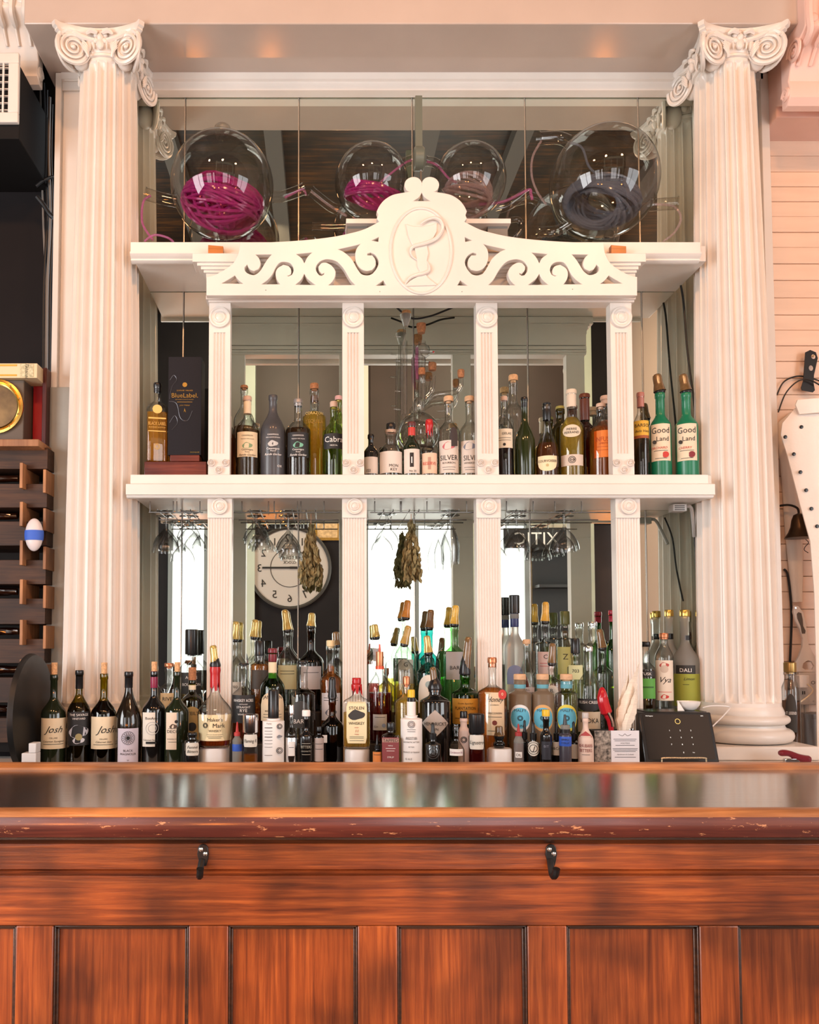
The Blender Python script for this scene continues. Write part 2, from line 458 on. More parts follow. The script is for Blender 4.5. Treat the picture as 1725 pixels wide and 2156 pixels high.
nb.tube([(0.21 * math.sin(2 * PI * i / 48), 0, 0.21 * math.cos(2 * PI * i / 48)) for i in range(48)], 0.003, 4, closed=True, M=flip)
nb.build('numerals', INK, ck)
hd = MB().box(-0.01, 0.01, -0.008, -0.004, 0, 0.3, M=flip @ Matrix.Rotation(PI / 2, 4, 'Y')).box(-0.013, 0.013, -0.008, -0.004, 0, 0.2, M=flip @ Matrix.Rotation(-PI / 2, 4, 'Y'))
hd.build('clock_hands', INK, ck)
pf = thing('framed_picture', (0.05, WALL_Y, 2.53), 'small sepia picture in a gilt frame on the dark wall', 'picture')
MB().box(-0.09, 0.19, WALL_Y + 0.001, WALL_Y + 0.02, 2.48, 2.76).build('frame', GOLD, pf)
MB().box(-0.06, 0.16, WALL_Y + 0.02, WALL_Y + 0.025, 2.51, 2.73).build('print', mat('sepia_print', (0.55, 0.36, 0.18), 0.6, var=0.3, scale=30), pf)
sh = thing('storage_shelf', (2.58, WALL_Y + 0.16, 0), 'tall dark open shelf standing against the front wall', 'shelf')
MB().box(2.28, 2.73, WALL_Y + 0.005, WALL_Y + 0.02, 0, 2.62).build('back_panel', BLACK, sh)
for z in (1.55, 1.95, 2.35): MB().box(2.28, 2.73, WALL_Y + 0.02, WALL_Y + 0.30, z, z + 0.03).build('shelf', DARKMET, sh)
sg = thing('shop_sign', (2.4, WALL_Y + 0.12, 2.38), 'black shop sign with big pale capital letters on the shelf', 'sign')  # black board with plain pale letters
MB().box(1.95, 2.65, WALL_Y + 0.1, WALL_Y + 0.13, 2.385, 2.60).build('board', BLACK, sg)
flat_text(MB(), 'XITIC', 0, 0, 0, 0.14, M=Matrix.Translation((2.3, WALL_Y + 0.135, 2.49)) @ Matrix.Rotation(PI, 4, 'Z')).build('lettering', WINK, sg)

# small amber globe lamps on stands in the room, in front of the bar
BULB = mat('amber_bulb', (0.9, 0.5, 0.15), 0.3, emit=(1.0, 0.26, 0.035, 110.0))
for lx, ly, lz, lab in ((-1.0, -0.30, 0.98, 'amber globe lamp on a stand before the left end of the bar'), (-0.414, -0.30, 0.98, 'amber globe lamp on a stand left of the bar centre'), (2.2, -0.30, 0.98, 'amber globe lamp on a stand before the right end of the bar')):
    la = thing('globe_lamp', (lx, ly, 0), lab, 'lamp')
    MB().lathe([(0.13, 0.0005), (0.13, 0.012), (0.03, 0.03), (0.012, 0.05)], 28, c=(lx, ly, 0)).build('base', DARKMET, la)
    MB().lathe([(0.010, 0.05), (0.010, lz - 0.09), (0.03, lz - 0.08), (0.032, lz - 0.055)], 16, c=(lx, ly, 0)).build('stem', BRASS, la)
    MB().ell((lx, ly, lz), 0.06, 0.06, 0.06, 20, 12).build('bulb', BULB, la)

# back wall carrying the mirrors
XL, XR = X(118, 160, 2.91), X(1617, 160, 2.91)
wb = struct(MB().box(XL, XR, MY + 0.012, MY + 0.1, 0, CEIL), 'wall_back', mat('mirror_backing', (0.05, 0.05, 0.05), 0.6))
jx = [283, 388, 630, 871, 1111, 1352, 1475]
zt = Z(199, 2.95)
for i in range(6):
    x0, x1 = X(jx[i], 640, MY), X(jx[i + 1], 640, MY)
    mo = MB().box(x0 + 0.0015, x1 - 0.0015, MY, MY + 0.006, COUNTER + 0.01, zt).build('mirror_pane', MIRROR, wb, smooth=False)
    if i:
        MB().box(x0 - 0.0045, x0 - 0.0005, MY - 0.002, MY + 0.0, COUNTER + 0.01, zt - 0.002).build('joint_strip', mat('joint_strip', (0.45, 0.44, 0.4), 0.25, metal=0.7), wb)
# header beam and its trims
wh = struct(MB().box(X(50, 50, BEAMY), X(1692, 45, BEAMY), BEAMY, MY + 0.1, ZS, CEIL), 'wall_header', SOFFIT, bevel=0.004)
f0, f1 = X(330, 175, 2.91), X(1400, 175, 2.91)
tr = MB().extx([(2.905, ZS - 0.0005), (2.905, Z(166, 2.905)), (2.915, Z(170, 2.91)), (2.915, Z(190, 2.915)), (2.955, Z(190, 2.915)), (2.955, ZS - 0.0005)], XL + 0.02, XR - 0.02)
struct(tr, 'trim_1', WHITE)
struct(MB().box(XL + 0.05, XR - 0.05, 2.945, 2.957, Z(198, 2.945), Z(191, 2.945) + 0.01), 'trim_2', GOLD)
# flat pilasters behind the columns
def pilaster(name, xa, xb, ya):
    z0 = 0
    b = MB().box(xa, xb, ya, MY + 0.01, z0, ZS - 0.001)
    o = struct(b, name, WHITE, bevel=0.003)
    return o
pl = pilaster('trim_3', XL, X(283, 640, MY), 2.925)
MB().box(XL, XL + 0.022, 2.905, 2.925, 0, ZS - 0.002).build('edge_strip', WHITE, pl, bevel=0.002)
MB().box(XL + 0.03, XL + 0.16, 2.908, 2.925, ZS - 0.03, ZS - 0.002).build('panel_head', WHITE, pl, bevel=0.002)
MB().box(XL - 0.001, XL + 0.075, 2.9, 2.9045, 0, Z(815, 2.9)).build('lower_facing', mat('grey_facing', (0.33, 0.33, 0.30), 0.45, var=0.12, scale=6), pl, bevel=0.001)
pr = pilaster('trim_4', X(1475, 640, MY), XR, 2.925)
MB().box(XR - 0.03, XR, 2.905, 2.925, 0, ZS - 0.002).build('edge_strip', WHITE, pr, bevel=0.002)
MB().box(XR - 0.17, XR - 0.035, 2.908, 2.925, ZS - 0.03, ZS - 0.002).build('panel_head', WHITE, pr, bevel=0.002)
# wall to the left of the hutch (dark) and to the right (painted boards)
struct(MB().box(-3.4, XL - 0.001, 3.10, 3.2, 0, CEIL), 'wall_back_left', DARKW)
PEACH = mat('painted_boards', (0.80, 0.60, 0.47), 0.5, var=0.05, scale=8, bump=0.3, bscale=12, stretch=(0.4, 1, 3))
wr = struct(MB().box(XR + 0.001, 3.4, 3.02, 3.1, 0, CEIL), 'wall_back_right', PEACH)
zc = Z(262, 3.0)
ph = 0.0615
k = 0; z = zc
while z > 1.0:
    z1 = z - ph * (0.92 + 0.16 * random.random())
    d = random.uniform(0, 0.004)
    MB().box(XR + 0.002, 2.3, 3.0 - d, 3.02, z1 + 0.0015, z).build('plank', PEACH, wr, bevel=0.0025)
    z = z1
PINK = mat('pink_cornice_paint', (0.80, 0.55, 0.47), 0.5, var=0.04, scale=6)
# cornice stub and scrolled corbel at the upper right
co = MB().extx([(2.86, Z(262, 2.9)), (2.86, Z(225, 2.86)), (2.80, Z(222, 2.8)), (2.78, Z(205, 2.78)), (2.78, CEIL), (3.02, CEIL), (3.02, Z(262, 2.9))], X(1655, 230, 2.8), 2.3)
struct(co, 'trim_5', PINK, bevel=0.004)
def corbel(name, xa, xb, yb, ztop, zbot, m, label):
    t = thing(name, ((xa + xb) / 2, yb, zbot), label, 'corbel')
    prof = [(0.0, zbot), (-0.03, zbot + 0.002), (-0.05, zbot + 0.02), (-0.055, zbot + 0.05), (-0.045, zbot + 0.08), (-0.06, zbot + 0.12), (-0.10, zbot + 0.17), (-0.14, zbot + 0.19)]
    hh = (ztop - zbot - 0.2)
    prof += [(-0.15, zbot + 0.2), (-0.15, ztop), (0.0, ztop)]
    MB().extx([(yb + a, b) for a, b in prof], xa, xb).build('body', m, t, bevel=0.004)
    for side in (xa - 0.001, xb + 0.001):
        for cy, cz, rr in ((-0.085, zbot + 0.155, 0.04), (-0.028, zbot + 0.04, 0.022)):
            sp = MB()
            pts = [(side, yb + cy + rr * (1 - q / 40) * math.cos(q * 0.42), cz + rr * (1 - q / 40) * math.sin(q * 0.42)) for q in range(36)]
            sp.tube(pts, 0.006, 6).build('scroll', m, t)
    lf = MB()
    n = 7
    for q in range(n):
        xx = xa + (xb - xa) * (q + 0.5) / n
        zz = zbot + 0.19
        pts = [(xx, yb - 0.145, ztop - 0.03), (xx + (q - 3) * 0.004, yb - 0.157, zz + 0.05), (xx + (q - 3) * 0.001, yb - 0.145, zz - 0.005), (xx, yb - 0.10, zz - 0.03), (xx, yb - 0.065, zz - 0.07)]
        lf.tube(bz(pts, 5), [0.011] * 15 + [0.006] * 6, 6)
    lf.build('acanthus_leaf', m, t)
    lo = MB()
    for q in range(6):
        xx = xa + (xb - xa) * (q + 0.5) / 6
        lo.ell((xx, yb - 0.15, zbot + 0.225), (xb - xa) / 15, 0.008, 0.016, 8, 6)
    lo.build('egg_band', m, t)
corbel('corbel', X(1672, 150, 2.70), X(1672, 150, 2.70) + 0.30, 2.778, Z(-40, 2.7), Z(205, 2.7), PINK, 'pink painted scrolled corbel beneath the cornice above the planked wall')
corbel('corbel', X(58, 60, 2.74) - 0.30, X(58, 60, 2.74), 2.90, Z(-60, 2.75), Z(130, 2.75), WHITE, 'white acanthus corbel above the black bulkhead')

# ================================================================== BAR
BT = 1.08
YB, YF = Yof(1621, BT), Yof(1703, BT)
BX0, BX1 = -1.75, 2.15
WTOP = wood('bar_top_varnish', (0.018, 0.009, 0.006), (0.04, 0.017, 0.010), (0.08, 0.032, 0.016), 'x', 0.16, 0.9, blot=0.3)
WNOSE = wood('bar_nosing', (0.07, 0.016, 0.013), (0.12, 0.026, 0.018), (0.17, 0.045, 0.026), 'x', 0.32, 0.4, wear=((0.62, 0.28, 0.13), 0.61), blot=0.3)
WEDGE = wood('worn_edge', (0.30, 0.10, 0.03), (0.50, 0.19, 0.06), (0.72, 0.33, 0.13), 'x', 0.4, 0.2, blot=0.45)
WFRONT = wood('bar_front_rail', (0.10, 0.020, 0.007), (0.27, 0.060, 0.014), (0.50, 0.13, 0.028), 'x', 0.30, 0.3, blot=0.6)
WPANEL = wood('bar_front_panel', (0.13, 0.026, 0.008), (0.29, 0.064, 0.015), (0.50, 0.13, 0.028), 'z', 0.30, 0.3, blot=0.55)
WDARK = wood('bar_dark_mould', (0.02, 0.008, 0.005), (0.05, 0.018, 0.008), (0.10, 0.035, 0.013), 'x', 0.3, 0.3)
bt = thing('bar_counter', (0.2, YF + 0.05, 0), 'long panelled wooden bar with dark varnished top and worn nosing', 'bar')
MB().box(BX0, BX1, YF + 0.012, YB, BT - 0.05, BT).build('top_board', WTOP, bt)
MB().extx([(YB, BT - 0.05), (YB, BT + 0.005), (YB + 0.012, BT + 0.011), (YB + 0.05, BT + 0.011), (YB + 0.062, BT + 0.002), (YB + 0.062, BT - 0.05)], BX0, BX1).build('back_lip', WEDGE, bt)
zn = Z(1763, YF - 0.01)
pr_ = [(YF + 0.012, BT - 0.001)]
MB().extx([(YF + 0.0125, BT - 0.008), (YF + 0.0125, BT + 0.0005), (YF, BT + 0.0005), (YF - 0.008, BT - 0.004), (YF - 0.0125, BT - 0.012), (YF - 0.012, BT - 0.0125)], BX0, BX1).build('worn_edge', WEDGE, bt)
MB().extx([(YF + 0.012, zn - 0.002), (YF + 0.012, BT - 0.008), (YF - 0.012, BT - 0.0125), (YF - 0.0155, BT - 0.025), (YF - 0.014, zn + 0.012), (YF - 0.008, zn), (YF, zn - 0.003)], BX0, BX1).build('nosing', WNOSE, bt)
bf = bt
y1 = YF + 0.022
za, zb_ = Z(1776, y1), Z(1832, y1)
MB().extx([(y1 + 0.02, zn - 0.004), (y1 - 0.012, zn - 0.004), (y1 - 0.012, zn - 0.009), (y1 - 0.004, za + 0.002), (y1, za), (y1 + 0.02, za)], BX0, BX1).build('cove_mould', WDARK, bf)
MB().box(BX0, BX1, y1, y1 + 0.03, zb_, za).build('apron_board', WFRONT, bf, bevel=0.002)
y2 = y1 + 0.014
zc_ = Z(1843, y2)
MB().extx([(y1 + 0.03, zb_), (y1 - 0.004, zb_), (y1 - 0.002, zb_ - 0.005), (y2, zc_), (y1 + 0.03, zc_)], BX0, BX1).build('bead_mould', WFRONT, bf)
zd = Z(1949, y2)
MB().box(BX0, BX1, y2, y2 + 0.03, zd, zc_).build('frieze_rail', WFRONT, bf, bevel=0.0015)
st = [(-330, -250), (32, 111), (397, 480), (754, 837), (1112, 1195), (1476, 1558), (1838, 1920)]
zbot = 0.12
for i, (a, b) in enumerate(st):
    MB().box(X(a, 2050, y2), X(b, 2050, y2), y2, y2 + 0.03, zbot, zd - 0.0005).build('stile', WPANEL, bf, bevel=0.002)
    if i + 1 < len(st):
        xa, xb = X(b, 2050, y2), X(st[i + 1][0], 2050, y2)
        MB().box(xa, xb, y2 + 0.014, y2 + 0.022, zbot, zd).build('panel', WPANEL, bf)
        mo = MB()
        for q, (w, yy) in enumerate(((0.0035, 0.003), (0.008, 0.008))):
            mo.box(xa, xa + w, y2 + yy, y2 + 0.0141, zbot, zd - 0.001).box(xb - w, xb, y2 + yy, y2 + 0.0141, zbot, zd - 0.001).box(xa, xb, y2 + yy, y2 + 0.0141, zd - 0.001 - w, zd - 0.001)
        mo.build('panel_mould', WDARK, bf, bevel=0.0012)
MB().box(BX0, BX1, y2 - 0.004, y2 + 0.03, 0.0, zbot).build('kick_rail', WFRONT, bf)
MB().box(BX0, BX1, YB - 0.02, YB + 0.02, 0.0, BT - 0.051).build('rear_board', WDARK, bf)
for px, lab in ((428, 'black iron coat hook screwed to the bar apron below the whisky with red wax'), (1160, 'black iron coat hook screwed to the bar apron below the blue round labels')):
    hx, hz, hy = X(px, 1810, y1), Z(1808, y1), y1
    h = thing('coat_hook', (hx, hy, hz), lab, 'hook')
    w = S(y1)
    pl_ = [(-10, 24), (-6, 29), (0, 31), (6, 29), (10, 24), (12, 10), (10, -2), (7, -14), (-6, -14), (-9, -2), (-12, 10)]
    MB().prism([(hx + a * w, hz + b * w) for a, b in pl_], hy - 0.004, hy - 0.0003).build('back_plate', DARKMET, h, bevel=0.0012)
    MB().tube(bz([(hx - 0.002, hy - 0.003, hz - 0.002), (hx - 0.003, hy - 0.012, hz - 0.012), (hx - 0.003, hy - 0.022, hz - 0.024), (hx - 0.001, hy - 0.032, hz - 0.020), (hx, hy - 0.036, hz - 0.008)], 4), [0.006] * 9 + [0.0065] * 7 + [0.007], 8).build('prong', DARKMET, h)
    for a, b in ((-4, 20), (5, 11)):
        MB().lathe([(0.0042, 0), (0.004, 0.001), (0.002, 0.0018)], 10, M=Matrix.Translation((hx + a * w, hy - 0.004, hz + b * w)) @ Matrix.Rotation(PI / 2, 4, 'X')).build('screw', CHROME, h)

# back counter and column plinth level
bc = thing('back_counter', (0.3, 2.7, 0), 'white painted back bar counter carrying the bottles', 'counter')
MB().box(XL - 0.35, XR + 0.5, 2.36, 2.957, COUNTER - 0.04, COUNTER).build('counter_top', WHITE, bc, bevel=0.003)
MB().box(XL - 0.3, XR + 0.45, 2.42, 2.9, 0, COUNTER - 0.041).build('carcass', WHITE, bc)
# ================================================================== COLUMNS
def volute(mb, M, r=0.058, th=0.009):
    """one scroll disc: face at local +z, rolled edge and spiral ridge"""
    mb.lathe([(r * 0.80, -th), (r, -th * 0.8), (r * 1.02, -th * 0.4), (r, -0.004), (r * 0.96, 0.001), (r * 0.91, -0.006), (0.001, -0.006)], 30, M=M)
    pts, rs = [], []
    n = 78
    for q in range(n):
        t = q / (n - 1)
        rr = r * (0.90 * (1 - t) ** 1.0 + 0.10)
        a = -q * 0.27 + 1.2
        pts.append((rr * math.cos(a), rr * math.sin(a), -0.003 + 0.004 * t))
        rs.append(0.0052 * (1 - t) + 0.0026)
    mb.tube(pts, rs, 6, M=M)
    mb.ell((0, 0, 0.0), r * 0.13, r * 0.13, 0.008, 10, 6, M=M)
def column(px, label, step=0.185, half=0.17):
    cx, cy = X(px, 800, 2.80), 2.80
    base = COUNTER
    t = thing('fluted_column', (cx, cy, base), label, 'column')
    zp = base + 0.075
    MB().box(cx - half - 0.005, cx + half + 0.015, cy - step, cy + 0.10, base, base + 0.03).build('plinth_step', WHITE, t, bevel=0.004)
    MB().box(cx - half, cx + half, cy - half, cy + 0.10, base + 0.0305, zp).build('plinth', WHITE, t, bevel=0.005)
    z0 = Z(1490, 2.68)
    tor = [(0.12, zp + 0.0003)]
    for k in range(9):
        a = -PI / 2 + PI * k / 8
        tor.append(((0.142 if half > 0.15 else 0.132) + 0.022 * math.cos(a), zp + 0.024 + 0.022 * math.sin(a)))
    zz = zp + 0.048
    tor += [(0.140, zz), (0.136, zz + 0.006), (0.136, zz + 0.012), (0.142, zz + 0.014)]
    for k in range(7):
        a = -PI / 2 + PI * k / 6
        tor.append((0.140 + 0.013 * math.cos(a), zz + 0.028 + 0.013 * math.sin(a)))
    tor += [(0.136, zz + 0.044), (0.137, zz + 0.050), (0.131, z0 - 0.006), (0.128, z0)]
    def clip(t_, i): return (1, 1)
    MB().lathe(tor, 56, c=(cx, cy, 0)).build('base', WHITE, t)
    z1 = ZS - 0.092
    n, per = 20, 10
    NN = n * per
    rings = []
    zs_ = [z0, z0 + 0.012, z0 + 0.018, z0 + 0.028, z0 + 0.042, z0 + 0.07] + [z0 + (z1 - z0) * (0.1 + 0.8 * k / 16) for k in range(17)] + [z1 - 0.05, z1 - 0.035, z1 - 0.025, z1 - 0.015, z1 - 0.010, z1]
    vs, fs = [], []
    for z in zs_:
        f = (z - z0) / (z1 - z0)
        R = 0.128 + (0.097 - 0.128) * f + 0.005 * math.sin(PI * f)
        d0 = min(1.0, max(0.0, (z - z0 - 0.012) / 0.03)); d1 = min(1.0, max(0.0, (z1 - 0.012 - z) / 0.025))
        dep = R * 0.19 * math.sqrt(max(0, min(d0, d1)))
        for k in range(NN):
            u = (k % per) / per
            a = 2 * PI * k / NN + PI / n
            g = 0 if u < 0.16 else math.sin(PI * (u - 0.16) / 0.84) ** 0.5
            r = R - dep * g
            vs.append((cx + r * math.cos(a), cy + r * math.sin(a), z))
    for i in range(len(zs_) - 1):
        for k in range(NN):
            k2 = (k + 1) % NN
            fs.append((i * NN + k, i * NN + k2, (i + 1) * NN + k2, (i + 1) * NN + k))
    fs.append(tuple(range(NN - 1, -1, -1))); fs.append(tuple((len(zs_) - 1) * NN + k for k in range(NN)))
    MB().add(vs, fs).build('shaft', WHITE, t, angle=16)
    # capital
    cap = MB().lathe([(0.098, z1), (0.104, z1 + 0.003), (0.105, z1 + 0.009), (0.100, z1 + 0.013), (0.099, z1 + 0.016), (0.110, z1 + 0.034), (0.117, z1 + 0.048), (0.112, z1 + 0.053), (0.10, z1 + 0.055)], 48, c=(cx, cy, 0)).build('capital', WHITE, t)
    eg = MB()
    for k in range(16):
        a = 2 * PI * k / 16 - PI / 2
        M = Matrix.Translation((cx + 0.108 * math.cos(a), cy + 0.108 * math.sin(a), z1 + 0.034)) @ Matrix.Rotation(a, 4, 'Z')
        eg.ell((0.004, 0, 0), 0.011, 0.013, 0.019, 10, 8, M=M)
        M2 = Matrix.Translation((cx + 0.109 * math.cos(a + PI / 16), cy + 0.109 * math.sin(a + PI / 16), z1 + 0.036)) @ Matrix.Rotation(a + PI / 16, 4, 'Z')
        eg.ell((0.003, 0, 0), 0.007, 0.004, 0.019, 6, 6, M=M2)
    eg.build('egg_and_dart', WHITE, cap)
    zv = ZS - 0.072
    D = 0.088
    for sx in (-1, 1):
        for sy in (-1, 1):
            for face in (0, 1):
                # face 0 looks along y, face 1 looks along x
                b = MB()
                if face == 0:
                    nrm = Vector((-sx * 0.42, sy, 0)).normalized(); pos = Vector((cx + sx * D, cy + sy * (D + 0.030), zv))
                else:
                    nrm = Vector((sx, -sy * 0.42, 0)).normalized(); pos = Vector((cx + sx * (D + 0.030), cy + sy * D, zv))
                xa = Vector((0, 0, 1)).cross(nrm)
                flipx = -1 if ((face == 0 and sx * sy > 0) or (face == 1 and sx * sy < 0)) else 1
                M = Matrix.Translation(pos) @ Matrix(((xa.x * flipx, 0, nrm.x, 0), (xa.y * flipx, 0, nrm.y, 0), (0, 1, 0, 0), (0, 0, 0, 1)))
                if pos.y + 0.05 > MY: continue
                volute(b, M)
                b.build('volute', WHITE, cap)
    for sx in (-1, 1):
        for sy in (-1, 1):
            MB().ell((cx + sx * 0.076, cy + sy * 0.076, zv - 0.002), 0.033, 0.033, 0.050, 20, 12).build('bolster', WHITE, cap)
    # volute bolsters joining at corners and the scroll bands running across each face
    bd = MB()
    for f in range(4):
        R = Matrix.Translation((cx, cy, 0)) @ Matrix.Rotation(f * PI / 2, 4, 'Z')
        if f == 2: continue
        pts = [(-0.09, -0.118, zv + 0.052), (-0.05, -0.114, zv + 0.034), (0, -0.108, zv + 0.028), (0.05, -0.114, zv + 0.034), (0.09, -0.118, zv + 0.052)]
        bd.tube(bz(pts, 5), 0.008, 6, M=R)
        for s in (-1, 1):
            for k in range(4):
                bd.tube(bz([(s * 0.058, -0.12, zv + 0.02 - k * 0.007), (s * 0.045, -0.119, zv + 0.008 - k * 0.009), (s * 0.040, -0.112, zv - 0.012 - k * 0.006)], 4), 0.0042, 6, M=R)
        for s in (-1, 1):
            bd.tube(bz([(s * 0.008, -0.122, zv + 0.045), (s * 0.028, -0.125, zv + 0.052), (s * 0.045, -0.122, zv + 0.042)], 4), [0.005, 0.007, 0.008, 0.009, 0.009, 0.008, 0.007, 0.005, 0.003], 6, M=R)
    bd.build('scroll_band', WHITE, cap)
    za0 = ZS - 0.042
    ab = []
    def aba(h, q):
        pts = []
        for f in range(4):
            a0 = f * PI / 2
            R = Matrix.Rotation(a0, 3, 'Z')
            for k in range(13):
                u = -1 + 2 * k / 12
                x = u * h; y = -(h - 0.042 * (1 - u * u) - (0.0 if abs(u) < 0.99 else 0.0))
                if abs(u) > 0.99: x = u * (h - 0.014)
                pts.append(R @ Vector((x, y + (0.0), 0)))
        return pts
    lv = [(0.140, 0), (0.140, 0.010), (0.148, 0.014), (0.148, 0.020), (0.154, 0.024), (0.156, 0.038), (0.153, 0.0415)]
    vs, fs = [], []
    N = 52
    for h, dz in lv:
        for p in aba(h, 0):
            vs.append((cx + p.x, min(cy + p.y, MY - 0.012), za0 + dz))
    for i in range(len(lv) - 1):
        for k in range(N):
            k2 = (k + 1) % N
            fs.append((i * N + k, i * N + k2, (i + 1) * N + k2, (i + 1) * N + k))
    fs.append(tuple(range(N - 1, -1, -1))); fs.append(tuple((len(lv) - 1) * N + k for k in range(N)))
    MB().add(vs, fs).build('abacus', WHITE, t, angle=40)
    fl = MB()
    for f in (0, 1, 3):
        R = Matrix.Translation((cx, cy, za0)) @ Matrix.Rotation(f * PI / 2, 4, 'Z')
        fl.ell((0, -0.112, 0.006), 0.012, 0.014, 0.014, 10, 8, M=R)
        for k in range(6):
            a = 2 * PI * k / 6 + 0.5
            fl.ell((0.017 * math.cos(a), -0.110, 0.006 + 0.019 * math.sin(a)), 0.010, 0.010, 0.010, 8, 6, M=R)
    fl.build('flower', WHITE, cap)
    return t
column(221, 'tall white fluted column with scroll capital rising behind the wine bottles', 0.13, 0.125)
column(1540, 'tall white fluted column with scroll capital rising beside the tablet', 0.275)

# ================================================================== BACK BAR HUTCH
hu = thing('back_bar_hutch', (X(887, 1000, 2.7), 2.7, COUNTER), 'white painted back bar shelving with reeded posts and scrolled pediment', 'shelving')
USH = Z(513, 2.70)            # top of the upper shelf
MSH = Z(1000, 2.685)          # top of the middle shelf
def extz(mb, poly, z0, z1):
    n = len(poly)
    vs = [(x, y, z0) for x, y in poly] + [(x, y, z1) for x, y in poly]
    return mb.add(vs, [tuple(range(n - 1, -1, -1)), tuple(range(n, 2 * n))] + [(i, (i + 1) % n, n + (i + 1) % n, n + i) for i in range(n)])
cL, cR = X(221, 800, 2.8), X(1540, 800, 2.8)
# upper shelf
us = MB().box(cL + 0.118, cR - 0.118, 2.715, MY - 0.003, Z(550, 2.715), USH).build('upper_shelf', WHITE, hu, bevel=0.002)
uz0 = Z(555, 2.70)
MB().extx([(2.714, uz0 + 0.004), (2.703, uz0 + 0.004), (2.695, uz0 + 0.009), (2.695, uz0 + 0.014), (2.688, uz0 + 0.018), (2.680, uz0 + 0.026), (2.680, uz0 + 0.031), (2.690, uz0 + 0.034), (2.690, USH), (2.714, USH)], X(275, 530, 2.69), X(1475, 530, 2.69)).build('shelf_mould', WHITE, us)
# middle shelf
mz0 = Z(1047, 2.655)
ms = MB().box(cL + 0.128, cR - 0.128, 2.69, MY - 0.003, mz0 + 0.006, MSH).build('middle_shelf', WHITE, hu, bevel=0.002)
MB().box(X(275, 1010, 2.68), X(1491, 1010, 2.68), 2.676, 2.689, Z(1019, 2.67), MSH - 0.0005).build('shelf_edge', WHITE, ms, bevel=0.0015)
zt2 = Z(1018, 2.655)
MB().extx([(2.689, mz0), (2.668, mz0), (2.664, mz0 + 0.004), (2.664, mz0 + 0.008), (2.655, mz0 + 0.009), (2.655, zt2 - 0.002), (2.658, zt2), (2.689, zt2)], X(265, 1030, 2.655), X(1506, 1030, 2.655)).build('shelf_lip', WHITE, ms)
def rosette(mb, x, y, z, r, rings=2):
    prof = [(r, 0.0), (r, 0.006), (r * 0.95, 0.009), (r * 0.82, 0.010), (r * 0.72, 0.006), (r * 0.56, 0.006), (r * 0.50, 0.011), (r * 0.42, 0.012), (r * 0.36, 0.009), (r * 0.30, 0.011), (0.001, 0.014)]
    mb.lathe(prof, 28, M=Matrix.Translation((x, y, z)) @ Matrix.Rotation(PI / 2, 4, 'X'))
def post_poly(x0, x1, y0, y1, n, margin, dep):
    """front face (y0) with n grooves"""
    poly = [(x1, y1), (x0, y1), (x0, y0)]
    a, b = x0 + margin, x1 - margin
    w = (b - a) / n
    for k in range(n):
        s = a + k * w
        poly.append((s, y0))
        for q in range(1, 5):
            u = q / 5
            poly.append((s + w * (0.10 + 0.80 * u), y0 + dep * math.sin(PI * u)))
        poly.append((s + w, y0)) if k == n - 1 else None
    poly.append((x1, y0))
    return poly
UY0, LY0 = 2.692, 2.690
for ux, lx in ((462, 462), (744, 747), (1026.5, 1030.5), (1310.5, 1325)):
    xu, hw = X(ux, 820, UY0), 22.6 * S(UY0, 820)
    top = Z(634, UY0)
    b = MB()
    zr, zf = Z(700, UY0), Z(955, UY0)
    b.box(xu - hw, xu + hw, UY0, UY0 + 0.04, MSH + 0.0005, zf).box(xu - hw, xu + hw, UY0, UY0 + 0.04, zr, top)
    extz(b, post_poly(xu - hw, xu + hw, UY0, UY0 + 0.04, 4, hw * 0.42, 0.006), zf, zr)
    po = b.build('upper_post', WHITE, hu, angle=25)
    r_ = MB(); rosette(r_, xu, UY0, Z(669, UY0), 23 * S(UY0)); r_.build('rosette', WHITE, po)
    for dx, yy in ((-16, 975), (14, 975), (0, 990)):
        r_ = MB(); rosette(r_, xu + dx * S(UY0), UY0, Z(yy, UY0), 8 * S(UY0)); r_.build('rosette', WHITE, po)
    xl, hl = X(lx, 1260, LY0), 25.5 * S(LY0, 1260)
    zb2 = Z(1091, LY0)
    b = MB()
    extz(b, post_poly(xl - hl, xl + hl, LY0, LY0 + 0.045, 8, 0.004, 0.004), COUNTER + 0.0005, zb2)
    po = b.build('lower_post', WHITE, hu, angle=25)
    MB().box(xl - hl - 0.001, xl + hl + 0.001, LY0 - 0.004, LY0 + 0.045, zb2, mz0 + 0.006).build('post_block', WHITE, po, bevel=0.0015)
    r_ = MB(); rosette(r_, xl, LY0 - 0.004, Z(1067, LY0), 17.5 * S(LY0)); r_.build('rosette', WHITE, po)
# crown under and behind the pediment
CY = 2.70
lay = [(405, 1361, 533, 551, 2.655), (415, 1350, 551, 559, 2.662), (423, 1345, 559, 567, 2.668), (429, 1341, 567, 574, 2.674), (434, 1338, 574, 584, 2.680), (439, 1335, 584, 613, 2.686), (437, 1337, 613, 622, 2.680), (434, 1338, 622, 630, 2.676), (439, 1335, 630, 636, 2.684)]
cr = MB()
for a, b, ya, yb, yy in lay:
    cr.box(X(a, 560, yy), X(b, 560, yy), yy, 2.735, Z(yb, yy), Z(ya, yy))
crown = cr.build('crown_mould', WHITE, hu, bevel=0.0012)
